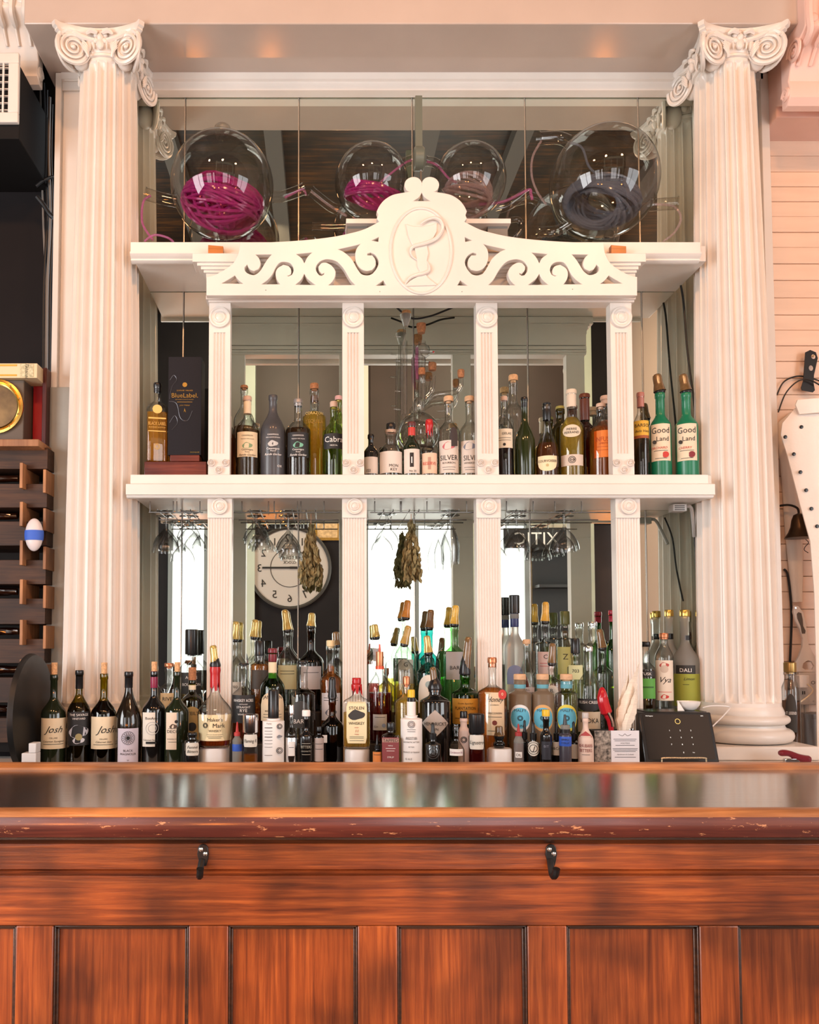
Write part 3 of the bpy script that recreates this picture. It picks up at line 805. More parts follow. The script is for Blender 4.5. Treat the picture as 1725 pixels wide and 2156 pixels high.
# pediment board with pierced scrolls
PY = 2.632
def z1p(a, b): return (400 + a * 0.1507, 480 + b * 0.1507)
def z2p(a, b): return (640 + a * 0.1507, 360 + b * 0.1507)
def toxz(p): v = P(p[0], p[1], PY); return (v.x, v.z)
AX = 887.5
outl = [(436.5, 624.5), (436.5, 587), (449.7, 584), (463.3, 578), (478.4, 569), (492, 558.4), (499.5, 546.3), (504.7, 532.7), (507, 514), (560, 514.5), (640, 510), (700.3, 503), (736.5, 495.6), (768, 486.6), (799, 470.8), (793.7, 464), (796.7, 456.5), (793.7, 449), (799.8, 436.9), (810.3, 424.8), (826.9, 415), (848, 410.5), (864.6, 407.8), (857, 405), (852.5, 397.7), (852.5, 389), (858.5, 381), (869, 377.3), (879.6, 379.6), (886, 387), (887, 396)]
outl = outl + [(2 * AX - x, y) for x, y in reversed(outl)]
holes = [
    [(464.8, 600.6), (481.4, 591.5), (495.7, 582.5), (504, 593), (515.3, 601.3)],
    [z1p(*p) for p in [(810, 525), (765, 570), (770, 620), (810, 660), (890, 685), (950, 660), (1000, 610), (1060, 510), (1110, 440), (1160, 388), (910, 392), (960, 440), (985, 500), (985, 540), (960, 590), (900, 620), (850, 600), (818, 555)]],
    [z1p(*p) for p in [(990, 812), (1270, 812), (1220, 740), (1205, 660), (1230, 590), (1310, 540), (1380, 560), (1412, 610), (1410, 660), (1385, 680), (1340, 685), (1380, 702), (1430, 680), (1455, 620), (1440, 550), (1390, 505), (1310, 492), (1250, 510), (1200, 570), (1150, 670), (1080, 750)]],
    [z1p(*p) for p in [(1475, 385), (1720, 362), (1650, 430), (1600, 525), (1560, 450)]],
    [z1p(1465, 818), z1p(1550, 745), z1p(1600, 655), z2p(60, 1530), z2p(175, 1618)],
    [z2p(*p) for p in [(290, 1440), (255, 1455), (215, 1410), (208, 1360), (250, 1315), (310, 1308), (380, 1345), (435, 1420), (430, 1500), (390, 1570), (330, 1622), (725, 1618), (650, 1540), (580, 1420), (530, 1350), (450, 1280), (330, 1252), (230, 1280), (170, 1350), (170, 1420), (210, 1480), (250, 1490), (285, 1470)]],
    [z2p(*p) for p in [(460, 1118), (700, 1065), (800, 1035), (740, 1110), (720, 1200), (735, 1300), (790, 1380), (870, 1415), (950, 1400), (995, 1340), (990, 1260), (950, 1205), (880, 1205), (880, 1175), (930, 1160), (990, 1190), (1035, 1250), (1045, 1320), (1010, 1400), (950, 1465), (880, 1485), (800, 1465), (740, 1390), (680, 1280), (620, 1210), (540, 1150)]],
    [z2p(930, 997), z2p(1048, 940), z2p(1042, 1018)],
    [z2p(990, 1630), z2p(1108, 1545), z2p(1155, 1622)],
]
holes += [[(2 * AX - x, y) for x, y in h] for h in holes]
holes.append([(867.6, 427.8), (881, 418.8), (887.5, 408), (894, 418.8), (907.4, 427.8)])
cu = bpy.data.curves.new('ped', 'CURVE'); cu.dimensions = '2D'; cu.fill_mode = 'BOTH'; cu.extrude = 0.011; cu.bevel_depth = 0.0012; cu.bevel_resolution = 0
def smooth_loop(pts, n=4, corner=42):
    out, m = [], len(pts)
    V2 = [Vector(p) for p in pts]
    cor = []
    for i in range(m):
        a, b = V2[i] - V2[i - 1], V2[(i + 1) % m] - V2[i]
        cor.append(a.length < 1e-6 or b.length < 1e-6 or abs(math.degrees(a.angle_signed(b))) > corner)
    for i in range(m):
        p1, p2 = V2[i], V2[(i + 1) % m]
        p0 = p1 * 2 - p2 if cor[i] else V2[i - 1]
        p3 = p2 * 2 - p1 if cor[(i + 1) % m] else V2[(i + 2) % m]
        for k in range(n):
            t = k / n
            out.append(tuple(0.5 * ((2 * p1) + (p2 - p0) * t + (2 * p0 - 5 * p1 + 4 * p2 - p3) * t * t + (3 * p1 - p0 - 3 * p2 + p3) * t ** 3)))
    return out
for loop in [outl] + holes:
    loop = smooth_loop(loop)
    s_ = cu.splines.new('POLY'); s_.points.add(len(loop) - 1); s_.use_cyclic_u = True
    for p_, q in zip(s_.points, loop):
        a, b = toxz(q); p_.co = (a, b, 0, 1)
co_ = bpy.data.objects.new('ped', cu); COL.objects.link(co_); bpy.context.view_layer.update()
ev = co_.evaluated_get(bpy.context.evaluated_depsgraph_get()); me_ = ev.to_mesh()
pb = MB().add([(v.co.x, PY - v.co.z, v.co.y) for v in me_.vertices], [tuple(p.vertices) for p in me_.polygons])
ev.to_mesh_clear(); bpy.data.objects.remove(co_)
ped = pb.build('pediment', WHITE, hu, smooth=False)
fy = PY - 0.0122
oc = P(887, 528, fy); orx, orz = 64 * S(fy, 528), 91.5 * S(fy, 528)
MB().tube([(oc.x + orx * math.cos(2 * PI * k / 64), fy, oc.z + orz * math.sin(2 * PI * k / 64)) for k in range(64)], 0.0055, 8, closed=True).build('oval_rim', WHITE, ped)
def q2(a, b): return (560 + a * 0.3478, 200 + b * 0.3478)
cup = [(846, 782), (880, 795), (940, 800), (1000, 790), (1036, 776), (1034, 830), (1010, 880), (975, 910), (985, 960), (975, 1010), (985, 1060), (965, 1085), (985, 1110), (1040, 1155), (838, 1160), (870, 1130), (925, 1095), (930, 1070), (915, 1040), (912, 990), (900, 930), (880, 900), (858, 850)]
MB().prism([(P(*q2(a, b), fy).x, P(*q2(a, b), fy).z) for a, b in cup], fy - 0.005, fy + 0.001).build('chalice_relief', WHITE, ped, bevel=0.0022)
def snk(lst, rad):
    pts = bz([P(*q2(a, b), fy - d) for a, b, d in lst], 6)
    n = len(pts)
    return MB().tube(pts, [rad * min(1, 0.35 + 2.2 * min(i, n - 1 - i) / n) for i in range(n)], 8)
snk([(935, 785, .008), (955, 768, .010), (985, 752, .009), (1025, 745, .008), (1060, 765, .007), (1070, 810, .006), (1035, 865, .008), (970, 897, .009), (900, 915, .008), (877, 940, .005), (885, 975, .004), (915, 998, .003)], 0.0062).build('snake_relief', WHITE, ped)
snk([(968, 1000, .002), (988, 1035, .005), (985, 1065, .006), (955, 1080, .008), (905, 1092, .007), (865, 1115, .005), (838, 1158, .003)], 0.0055).build('snake_relief', WHITE, ped)
for px, py in ((800, 614), (886, 616), (973, 614), (1206, 609), (560, 611)):
    p = P(px, py, fy); MB().lathe([(0.003, 0), (0.0015, 0.001)], 8, M=Matrix.Translation((p.x, fy + 0.001, p.z)) @ Matrix.Rotation(PI / 2, 4, 'X')).build('screw', DARKMET, ped)
# stepped display risers behind the posts, one for each bay
R1, R2 = 1.055, 1.14
RY0, RY1, RY2 = 2.62, 2.80, MY - 0.004
DARKR = mat('dark_riser', (0.03, 0.027, 0.025), 0.4)
bays = [(cL + 0.19, X(462, 1400, LY0) - 27 * S(LY0), 'left of the first reeded post'), (X(462, 1400, LY0) + 27 * S(LY0), X(747, 1400, LY0) - 27 * S(LY0), 'in the bay with the clock reflection'),
        (X(747, 1400, LY0) + 27 * S(LY0), X(1030.5, 1400, LY0) - 27 * S(LY0), 'in the middle bay'), (X(1030.5, 1400, LY0) + 27 * S(LY0), X(1325, 1400, LY0) - 27 * S(LY0), 'in the bay of the blue labels'), (X(1325, 1400, LY0) + 29 * S(LY0), cR - 0.19, 'behind the tablet')]
for i, (a, b, w) in enumerate(bays):
    t = thing('bottle_riser', ((a + b) / 2, RY0, COUNTER), 'dark stepped bottle riser ' + w, 'riser', 'stepped bottle risers')
    y0 = RY0 if 0 < i < 4 else 2.70
    MB().box(a, b, y0, RY1, COUNTER, R1).build('lower_step', DARKR, t, bevel=0.002)
    MB().box(a, b, RY1 + 0.0005, RY2, COUNTER, R2).build('upper_step', DARKR, t, bevel=0.002)
# ================================================================== BOTTLES
def cmat(c, rough=0.55, metal=0.0):
    n = 'paint_%d_%d_%d' % tuple(int(x * 255) for x in c) + ('_m' if metal else '')
    return mat(n, c, rough, metal)
PLACED = []
def bent(r, x, z, y0=0.0, dy=1.0, flat=False):
    """label coordinate x along the surface, z height -> local point facing the camera (-y)"""
    if flat: return (x, -r * dy - y0, z)
    a = x / r
    return (math.sin(a) * (r + y0), -math.cos(a) * (r + y0) * dy, z)
def band(mb, r, hw, z0, z1, shape='rect', off=0.0006, dy=1.0, flat=False, n=16):
    """paper patch of half width hw wrapped on the bottle"""
    vs, fs = [], []
    zm, hh = (z0 + z1) / 2, (z1 - z0) / 2
    for k in range(n + 1):
        u = -1 + 2 * k / n
        if shape == 'oval': h = hh * math.sqrt(max(0, 1 - u * u)); lo, hi = zm - h, zm + h
        elif shape == 'diamond': h = hh * (1 - abs(u)); lo, hi = zm - h, zm + h
        elif shape == 'arch': lo, hi = z0, z0 + (z1 - z0) * (0.55 + 0.45 * math.sqrt(max(0, 1 - u * u)))
        elif shape == 'smile': lo, hi = z1 - (z1 - z0) * (0.45 + 0.55 * math.sqrt(max(0, 1 - u * u))), z1
        elif shape == 'round': 
            q = min(1, (1 - abs(u)) / 0.16); d = hh * 0.28 * (1 - math.sqrt(max(0, 1 - (1 - q) ** 2))); lo, hi = z0 + d, z1 - d
        else: lo, hi = z0, z1
        if hi - lo < 1e-5: hi = lo + 1e-5
        vs += [bent(r, u * hw, lo, off, dy, flat), bent(r, u * hw, hi, off, dy, flat)]
    for k in range(n): fs.append((2 * k, 2 * k + 2, 2 * k + 3, 2 * k + 1))
    return mb.add(vs, fs)
def words(mb, r, s, xc, zc, h, shear=0, maxw=None, off=0.0017, dy=1.0, flat=False):
    vs, fs, w = text_mesh(s, shear)
    k = h / 0.72; kx = k
    if maxw and w * k > maxw: kx = maxw / w
    return mb.add([bent(r, xc + a * kx, zc + (b - 0.36) * k, off, dy, flat) for a, b in vs], fs)

def bottle(x, top, w, Y, base, gt, ys, yn, wn, gl, name, label, cat='bottle', caps=(), liq=None, labs=(), sq=0.0, dy=1.0, group=None, yaw=0.0, low=None, punt=None, foot=1.0, flatlab=False, belly=None, n=28):
    """x: centre px; top: highest px; w: body width px; gt: px of glass top; ys: px where body ends; yn: px where neck starts; wn: neck width px"""
    s = S(Y, 1300 if base < 1.5 else 900)
    pyc = 1450 if base < 1.5 else 900
    px = X(x, pyc, Y); base += 0.0012
    R, rn = w * s / 2, wn * s / 2
    zz = lambda py: Z(py, Y) - base
    Hg, zs, zn = zz(gt), zz(ys), zz(yn)
    t = thing(name, (px, Y, base), label, cat, group)
    PLACED.append((name, label, px, Y, R, R * dy, base, zz(top)))
    rz = yaw + math.atan2(px, Y) * -1.0
    t.rotation_euler = (0, 0, rz)
    prof = [(R * 0.82 * foot, 0.0), (R * 0.96 * foot, 0.0025), (R * foot, 0.008)]
    if foot != 1.0: prof += [(R * (foot + (1 - foot) * 0.6), zs * 0.5)]
    if belly: prof += [(R * 0.93, zs * 0.25), (R, zs * 0.6)]
    prof += [(R, zs)]
    for k in range(1, 9):
        u = k / 8
        e = 0.5 - 0.5 * math.cos(PI * u)
        prof.append((R + (rn - R) * e, zs + (zn - zs) * u ** 0.92))
    nb = len(prof)
    lip = min(0.012, (Hg - zn) * 0.3)
    prof += [(rn, Hg - lip * 1.6), (rn * 1.14, Hg - lip * 1.4), (rn * 1.14, Hg - lip * 0.2), (rn * 1.05, Hg)]
    def shp(th, i, pr=prof):
        r = pr[i][0]
        kk = sq * (1 if pr[i][1] <= zs + 1e-6 else max(0, 1 - (pr[i][1] - zs) / max(1e-6, (zn - zs))))
        e = 2 + 8 * kk
        c_, s_ = abs(math.cos(th)), abs(math.sin(th))
        f = (c_ ** e + s_ ** e) ** (-1 / e)
        d = dy if pr[i][1] <= zs else dy + (1 - dy) * min(1, (pr[i][1] - zs) / max(1e-6, zn - zs))
        return (f, f * d)
    MB().lathe(prof, n, shape=shp).build('glass_body', gl, t, local=True, angle=45)
    if liq and liq[0]:
        zl = zz(liq[1])
        lp = []
        ins = 0.0022
        for (r, z) in prof:
            zi = max(z, 0.006)
            if zi < zl: lp.append((max(0.002, r - ins), zi))
        # radius at the surface
        for i in range(len(prof) - 1):
            if prof[i][1] <= zl <= prof[i + 1][1]:
                u = (zl - prof[i][1]) / max(1e-6, prof[i + 1][1] - prof[i][1])
                lp.append((max(0.002, prof[i][0] + (prof[i + 1][0] - prof[i][0]) * u - ins), zl))
        lp2 = [lp[0]]
        for q in lp[1:]:
            if q[1] - lp2[-1][1] > 1e-5: lp2.append(q)
        if len(lp2) > 1:
            MB().lathe(lp2, n, shape=lambda th, i: shp(th, min(range(len(prof)), key=lambda j: abs(prof[j][1] - lp2[i][1])))).build('liquid', liq[0], t, local=True, angle=45)
    for c in caps:
        k = c[0]
        if k == 'cork':        # plain cork standing out of the neck
            zt_ = zz(c[2]); MB().lathe([(rn * 0.80, Hg - 0.004), (rn * 0.85, zt_ - 0.002), (rn * 0.80, zt_)], 14).build('cork', c[1], t, local=True)
        elif k == 'caps':      # screw cap or foil capsule from top down to px c[2]
            z0_ = zz(c[2]); MB().lathe([(rn * 1.10, z0_), (rn * 1.12, z0_ + 0.001), (rn * 1.12, Hg - 0.014), (rn * 1.24, Hg - 0.012), (rn * 1.24, Hg - 0.002), (rn * 1.12, Hg + 0.0015), (0.001, Hg + 0.002)], 18, capb=False).build('capsule', c[1], t, local=True)
        elif k == 'foil':      # coloured sleeve between two px
            MB().lathe([(rn * 1.07, zz(c[3])), (rn * 1.09, zz(c[3]) + 0.001), (rn * 1.09, zz(c[2]) - 0.001), (rn * 1.07, zz(c[2]))], 18, capb=False, capt=False).build('neck_sleeve', c[1], t, local=True)
        elif k == 'stop':      # wide stopper: material, top px, width px
            zt_ = zz(c[2]); rw = c[3] * s / 2
            MB().lathe([(rn * 0.7, Hg - 0.006), (rn * 0.72, Hg), (rw, Hg + 0.0005), (rw * 1.02, Hg + 0.002), (rw * 1.02, zt_ - 0.003), (rw * 0.9, zt_), (0.001, zt_)], 18).build('stopper', c[1], t, local=True)
        elif k == 'pour':      # speed pourer under a tilted dust cap: material, top px, width px, lean deg
            zt_ = zz(c[2]); rw = c[3] * s / 2; L = zt_ - Hg
            MB().lathe([(rn * 0.75, Hg - 0.004), (rn * 1.2, Hg + 0.0005), (rn * 1.25, Hg + 0.006), (rn * 0.9, Hg + L * 0.35), (rn * 0.5, Hg + L * 0.5), (0.004, Hg + L * 0.7)], 14).build('pourer', BLKPL, t, local=True)
            M = Matrix.Translation((0, 0, Hg + 0.007)) @ Matrix.Rotation(math.radians(c[4]), 4, 'Y')
            L2 = L - 0.007
            MB().lathe([(rw * 1.35, 0.0), (rw * 1.28, L2 * 0.05), (rw * 1.10, L2 * 0.30), (rw * 1.0, L2 * 0.42), (rw * 0.98, L2 * 0.80), (rw * 0.88, L2 * 0.93), (rw * 0.6, L2 * 0.99), (0.001, L2)], 18, M=M, capb=False).build('dust_cap', c[1], t, local=True)
        elif k == 'drop':      # dropper: collar and rubber bulb
            zt_ = zz(c[2]); L = zt_ - Hg
            MB().lathe([(rn * 1.25, Hg - L * 0.25), (rn * 1.28, Hg + L * 0.18), (rn * 0.8, Hg + L * 0.25), (rn * 0.62, Hg + L * 0.5), (rn * 0.60, zt_ - rn * 0.6), (rn * 0.35, zt_ - 0.001), (0.001, zt_)], 14).build('dropper', c[1], t, local=True)
        elif k == 'tip':       # pointed squeeze nozzle
            zt_ = zz(c[2]); MB().lathe([(rn * 1.2, Hg - 0.006), (rn * 1.2, Hg + 0.004), (rn * 0.6, Hg + 0.006), (rn * 0.25, zt_ - 0.001), (0.001, zt_)], 14).build('nozzle', c[1], t, local=True)
        elif k == 'ring':      # horizontal band on the body: material, px top, px bottom
            MB().lathe([(R * 1.003, zz(c[3])), (R * 1.012, zz(c[3]) + 0.0005), (R * 1.012, zz(c[2]) - 0.0005), (R * 1.003, zz(c[2]))], n, capb=False, capt=False, shape=lambda th, i: shp(th, 3)).build('band', c[1], t, local=True)
        elif k == 'wax':       # dripping wax over neck between px
            za_, zb_2 = zz(c[2]), zz(c[3])
            vs, fs = [], []
            m = 20
            for j in range(6):
                u = j / 5
                for q in range(m):
                    a = 2 * PI * q / m
                    lowz = zb_2 - (0.012 + 0.012 * math.sin(q * 2.1) + 0.008 * math.sin(q * 4.7)) * (1 if j == 0 else 0)
                    zc2 = lowz + (za_ - zb_2) * u if j else lowz
                    rr = rn * 1.1
                    for i in range(len(prof) - 1):
                        if prof[i][1] <= zc2 <= prof[i + 1][1]:
                            f = (zc2 - prof[i][1]) / max(1e-6, prof[i + 1][1] - prof[i][1]); rr = prof[i][0] + (prof[i + 1][0] - prof[i][0]) * f
                    rr = min(rr, rn * 1.7) + 0.0015
                    vs.append((rr * math.cos(a), rr * math.sin(a), zc2))
            for j in range(5):
                for q in range(m): fs.append((j * m + q, j * m + (q + 1) % m, (j + 1) * m + (q + 1) % m, (j + 1) * m + q))
            MB().add(vs, fs).build('wax_seal', c[1], t, local=True)
    for L in labs:
        y0, y1, cov, cm = L[0], L[1], L[2], L[3]
        shape = L[4] if len(L) > 4 else 'rect'
        txt = L[5] if len(L) > 5 else ()
        xo = L[6] if len(L) > 6 else 0.0
        Rl = R
        zmid = (zz(y0) + zz(y1)) / 2
        if zmid > zs:
            for i in range(len(prof) - 1):
                if prof[i][1] <= zmid <= prof[i + 1][1]:
                    f = (zmid - prof[i][1]) / max(1e-6, prof[i + 1][1] - prof[i][1]); Rl = prof[i][0] + (prof[i + 1][0] - prof[i][0]) * f
        hw = cov * s / 2            # cov: px width measured along the paper
        lo = t
        if cm is not None:
            b_ = band(MB(), Rl, hw, zz(y1), zz(y0), shape, dy=dy, flat=flatlab or sq > 0.5)
            b_.v = [(vx + xo * s, vy, vz) for vx, vy, vz in b_.v]
            lo = b_.build('paper_label', cm if not isinstance(cm, tuple) else cmat(cm), t, local=True, smooth=True)
        byc = {}
        for q in txt:
            sx, yc, hpx, ink = q[0], q[1], q[2], q[3]
            sh_ = q[4] if len(q) > 4 else 0.0
            xo2 = q[5] if len(q) > 5 else 0.0
            key = ink if isinstance(ink, tuple) else ink.name
            mb_ = byc.setdefault(key, (MB(), ink))[0]
            if sx == '#disc':
                band(mb_, Rl, hpx * s, zz(yc) - hpx * s, zz(yc) + hpx * s, 'oval', 0.0012, dy, flatlab or sq > 0.5)
                b2 = mb_
                nn = 34
                b2.v[-nn:] = [bent(Rl, 0, 0, 0) and (vx + xo2 * s, vy, vz) for vx, vy, vz in b2.v[-nn:]]
            elif sx == '#bar':
                band(mb_, Rl, (q[6] if len(q) > 6 else cov * 0.35) * s, zz(yc) - hpx * s / 2, zz(yc) + hpx * s / 2, 'rect', 0.0012, dy, flatlab or sq > 0.5)
            elif sx == '#ring':
                nn = 20
                for rr in (hpx, hpx * 0.62):
                    pts = [bent(Rl, xo2 * s + rr * s * math.cos(2 * PI * k2 / nn), zz(yc) + rr * s * math.sin(2 * PI * k2 / nn), 0.0014, dy, flatlab or sq > 0.5) for k2 in range(nn)]
                    mb_.tube(pts, 0.0009, 4, closed=True)
            elif sx == '#rosette':
                for k2 in range(16):
                    a = 2 * PI * k2 / 16
                    ccx, ccz = hpx * 0.68 * s * math.cos(a), zz(yc) + hpx * 0.68 * s * math.sin(a)
                    mb_.tube([bent(Rl, ccx + hpx * 0.32 * s * math.cos(b3 * PI / 5), ccz + hpx * 0.32 * s * math.sin(b3 * PI / 5), 0.001, dy) for b3 in range(10)], 0.0004, 4, closed=True)
            elif sx == '#blob':
                vs2 = []
                m2 = 18
                for k2 in range(m2):
                    a = 2 * PI * k2 / m2
                    vs2.append(bent(Rl, (xo2 + math.cos(a) * hpx * (1.25 + 0.16 * math.sin(2 * a + 0.7))) * s, zz(yc) + math.sin(a) * hpx * (0.78 + 0.14 * math.cos(3 * a + 0.4)) * s, 0.0012, dy, flatlab or sq > 0.5))
                mb_.add(vs2, [tuple(range(m2))])
            else:
                words(mb_, Rl, sx, xo2 * s, zz(yc), hpx * s, sh_, hw * 1.75 if len(q) < 7 else q[6] * s, dy=dy, flat=flatlab or sq > 0.5)
        for key, (mb_, ink) in byc.items():
            if xo: mb_.v = [(vx + xo * s, vy, vz) for vx, vy, vz in mb_.v]
            mb_.build('lettering', ink if not isinstance(ink, tuple) else cmat(ink), lo, local=True, smooth=False)
    return t
def lines(y0, y1, n, h=1.1, ink=None):
    return [('#bar', y0 + (y1 - y0) * k / max(1, n - 1), h, ink or INK) for k in range(n)]
A, B, C, D, E = 2.455, 2.555, 2.668, 2.757, 2.885
LIL = (0.55, 0.50, 0.58); PALE = (0.70, 0.66, 0.58); TAN = (0.66, 0.52, 0.34); GREYL = (0.48, 0.46, 0.47)
C0 = COUNTER
# ---- wine bottles in front of the column
YW = 2.568
wines = 'wine bottles in front of the column'
bottle(114, 1395, 52, YW, C0, 1420, 1505, 1466, 15, DGREEN, 'wine_bottle', 'dark wine bottle with cream script label beside the black round tray', caps=[('cork', CORK, 1395)], labs=[(1510, 1574, 62, CREAM, 'rect', [('Josh', 1533, 14, INK, 0.5), ('CELLARS', 1551, 3, INK), ('Cabernet Sauvignon', 1558, 4, INK, 0.4), ('#bar', 1564, 1, INK)])], group=wines)
bottle(167, 1412, 48, YW, C0, 1412, 1502, 1458, 14, OLIVEG, 'wine_bottle', 'olive glass wine bottle with black and white picture label', caps=[('caps', BLKPL, 1450)], liq=(liquid('white_wine_dark', (0.16, 0.12, 0.01)), 1480), labs=[(1497, 1567, 56, (0.02, 0.02, 0.022), 'rect', [('THE SAVAGE', 1503, 5, WINK), ('VINEYARD', 1511, 4, WINK), ('#blob', 1538, 16, (0.55, 0.57, 0.66)), ('#blob', 1556, 9, (0.60, 0.62, 0.70)), ('#disc', 1549, 7, (0.35, 0.30, 0.14))])], group=wines)
bottle(219, 1395, 53, YW, C0, 1418, 1505, 1466, 15, OLIVEG, 'wine_bottle', 'corked wine bottle with olive shoulders and large cream script label', caps=[('cork', CORK, 1395)], liq=(liquid('red_wine_dark', (0.05, 0.025, 0.008)), 1476), labs=[(1507, 1574, 62, CREAM, 'rect', [('Josh', 1533, 15, INK, 0.5, 5), ('CELLARS', 1553, 3, INK), ('Cabernet Sauv', 1559, 4, INK, 0.4), ('#bar', 1565, 1, INK)])], group=wines)
bottle(271, 1415, 54, YW - 0.015, C0, 1415, 1522, 1448, 15, mat('dark_amber_glass', (0.012, 0.008, 0.005), 0.04, coat=0.6), 'wine_bottle', 'slope shouldered dark wine bottle with lilac rosette label', caps=[('caps', BLKPL, 1448)], labs=[(1531, 1604, 46, LIL, 'rect', [('#rosette', 1551, 14, INK), ('#disc', 1551, 4, INK), ('BLACK', 1577, 4.5, INK), ('MAGNOLIA', 1584, 4.5, INK), ('W', 1597, 3, INK)])], group=wines)
bottle(324.5, 1393, 49, YW, C0, 1413, 1497, 1462, 14, BLKG, 'wine_bottle', 'wine bottle with burgundy neck foil and white label', caps=[('cork', CORK, 1393), ('foil', cmat((0.22, 0.012, 0.05), 0.3), 1413, 1448)], labs=[(1498, 1569, 44, PALE, 'rect', [('BonAnno', 1510, 5.5, INK), ('#ring', 1531, 13, (0.55, 0.53, 0.52)), ('Cabernet Sauvignon', 1555, 3.4, INK), ('#bar', 1561, 5, INK, 0, 0, 13)], -3)], group=wines)
bottle(373, 1394, 51, YW - 0.02, C0, 1414, 1500, 1466, 14, DGREEN, 'wine_bottle', 'wine bottle with pale label showing a small duck', caps=[('cork', CORK, 1394)], labs=[(1498, 1575, 36, (0.72, 0.60, 0.47), 'rect', [('#blob', 1527, 6, (0.10, 0.06, 0.04), 0, -2), ('#disc', 1517, 3.5, INK, 0, 4), ('#bar', 1531, 0.8, INK), ('DECOY', 1537, 6.5, INK), ('SONOMA COUNTY', 1553, 2.4, INK), ('#bar', 1559, 0.8, INK)], -5)], group=wines)
# ---- round white stands
def stand(x, w, Y, top, label):
    px, r = X(x, 1590, Y), w * S(Y) / 2
    h = Z(top, Y) - C0
    t = thing('display_stand', (px, Y, C0), label, 'stand')
    MB().lathe([(r * 0.97, 0), (r, 0.002), (r, h - 0.003), (r * 0.96, h)], 32).build('drum', mat('white_plastic', (0.72, 0.70, 0.69), 0.35), t, local=True)
    MB().lathe([(r * 0.90, h), (r * 0.90, h + 0.0015), (0.001, h + 0.0015)], 32).build('top_disc', mat('white_plastic', (0.72, 0.70, 0.69), 0.35), t, local=True)
    PLACED.append(('display_stand', label, px, Y, r, r, C0, h))
    return C0 + h + 0.0016
ST = [stand(451, 62, 2.50, 1574, 'round white stand under the red waxed whisky'), stand(752, 52, 2.50, 1577, 'round white stand under the square whiskey flask'), stand(1053, 50, 2.475, 1576, 'round white stand under the tiny smoked cap bottle')]
# ---- front bottles on stands
bottle(453, 1358, 72, 2.50, ST[0], 1404, 1503, 1455, 19, CLEAR, 'whisky_bottle', 'squat clear whisky bottle with dripping red wax and cream label', caps=[('pour', GOLDCAP, 1358, 16, -7), ('wax', REDW, 1404, 1440)], liq=(DWHISKY, 1556), foot=0.86, labs=[(1502, 1556, 84, (0.80, 0.66, 0.40), 'rect', [("Maker's", 1512, 7.5, INK, 0, 0, 46), ('Mark', 1524, 9, INK, 0, 8), ('#ring', 1524, 5, INK, 0, -20), ('WHISKY', 1535, 5, INK), ('KENTUCKY STRAIGHT BOURBON', 1543, 1.6, INK), ('#bar', 1547, 0.8, INK, 0, 0, 16), ('#bar', 1550, 0.8, INK, 0, 0, 13)])], sq=0.25)
bottle(751, 1427, 56, 2.50, ST[1], 1440, 1480, 1462, 18, CLEAR, 'whiskey_flask', 'square shouldered clear flask with cream label and black paint blot', caps=[('stop', REDW, 1427, 19), ('wax', REDW, 1440, 1446)], liq=(liquid('olive_whiskey', (0.62, 0.42, 0.10)), 1500), sq=0.75, dy=0.62, labs=[(1476, 1563, 42, (0.80, 0.70, 0.44), 'round', [('STOLEN', 1489, 6.5, INK, 0, 0, 31), ('#blob', 1504, 13, (0.04, 0.04, 0.04)), ('WHISKEY', 1521, 6, INK, 0, 0, 33), ('AGED', 1530, 2.4, REDP), ('11', 1537, 6, REDP, 0.2), ('YEARS', 1544, 2.4, REDP), ('#bar', 1549, 0.8, INK), ('#bar', 1552, 0.8, INK), ('#bar', 1557, 0.8, INK)])])
bottle(1050, 1528, 24, 2.475, ST[2], 1554, 1566, 1560, 17, BLKG, 'mini_bottle', 'tiny bottle with smoked dust cap standing on a round white stand', caps=[('pour', BROWNCAP, 1528, 16, 0)])
# ---- second row on the counter
bottle(405, 1405, 44, 2.640, C0, 1432, 1476, 1455, 14, OLIVEG, 'bitters_bottle', 'olive bottle with brown stopper and gold arched label', caps=[('stop', CORKD, 1405, 16), ('foil', BLKPL, 1424, 1440), ('foil', CREAM, 1441, 1452)], labs=[(1486, 1560, 46, (0.45, 0.30, 0.10), 'arch', [("STEIL'S", 1500, 7, INK), ('#disc', 1528, 9, INK)])], liq=(liquid('dark_herbal', (0.05, 0.03, 0.006)), 1490))
bottle(406, 1545, 32, A, C0, 1548, 1560, 1556, 18, BLKG, 'bitters_jar', 'small black jar with handwritten oval label beside the waxed whisky', caps=[('stop', BLKPL, 1542, 20)], labs=[(1562, 1589, 30, PALE, 'round', [('Fennel', 1571, 6, INK, 0.3), ('Bitters', 1580, 6, INK, 0.3)])])
bottle(513, 1396, 50, C, R1, 1400, 1466, 1444, 17, CLEAR, 'rye_bottle', 'clear rye whiskey bottle with black label and white lettering', caps=[('stop', BLKPL, 1396, 22)], liq=(DWHISKY, 1470), labs=[(1462, 1520, 62, (0.02, 0.018, 0.018), 'rect', [('WHISKEY ACRES', 1473, 6, WINK, 0, 0, 44), ('DISTILLING', 1481, 2.4, WINK), ('STRAIGHT', 1487, 4.5, WINK), ('RYE', 1494, 6.5, WINK), ('WHISKEY', 1502, 4, WINK)])])
bottle(574, 1363, 52, C, R1, 1366, 1450, 1412, 16, GREENG, 'irish_whiskey_bottle', 'green whiskey bottle with dark red cap and cream label', caps=[('caps', cmat((0.16, 0.01, 0.02), 0.3), 1393), ('foil', CREAM, 1394, 1428)], liq=(liquid('dark_green_whisky', (0.06, 0.07, 0.012)), 1432), labs=[(1456, 1516, 58, CREAM, 'arch', [('JAMESON', 1466, 7, INK), ('#disc', 1481, 6, REDP), ('IRISH WHISKEY', 1495, 3.4, INK), ('#bar', 1502, 0.9, INK), ('#bar', 1508, 0.9, INK)])])
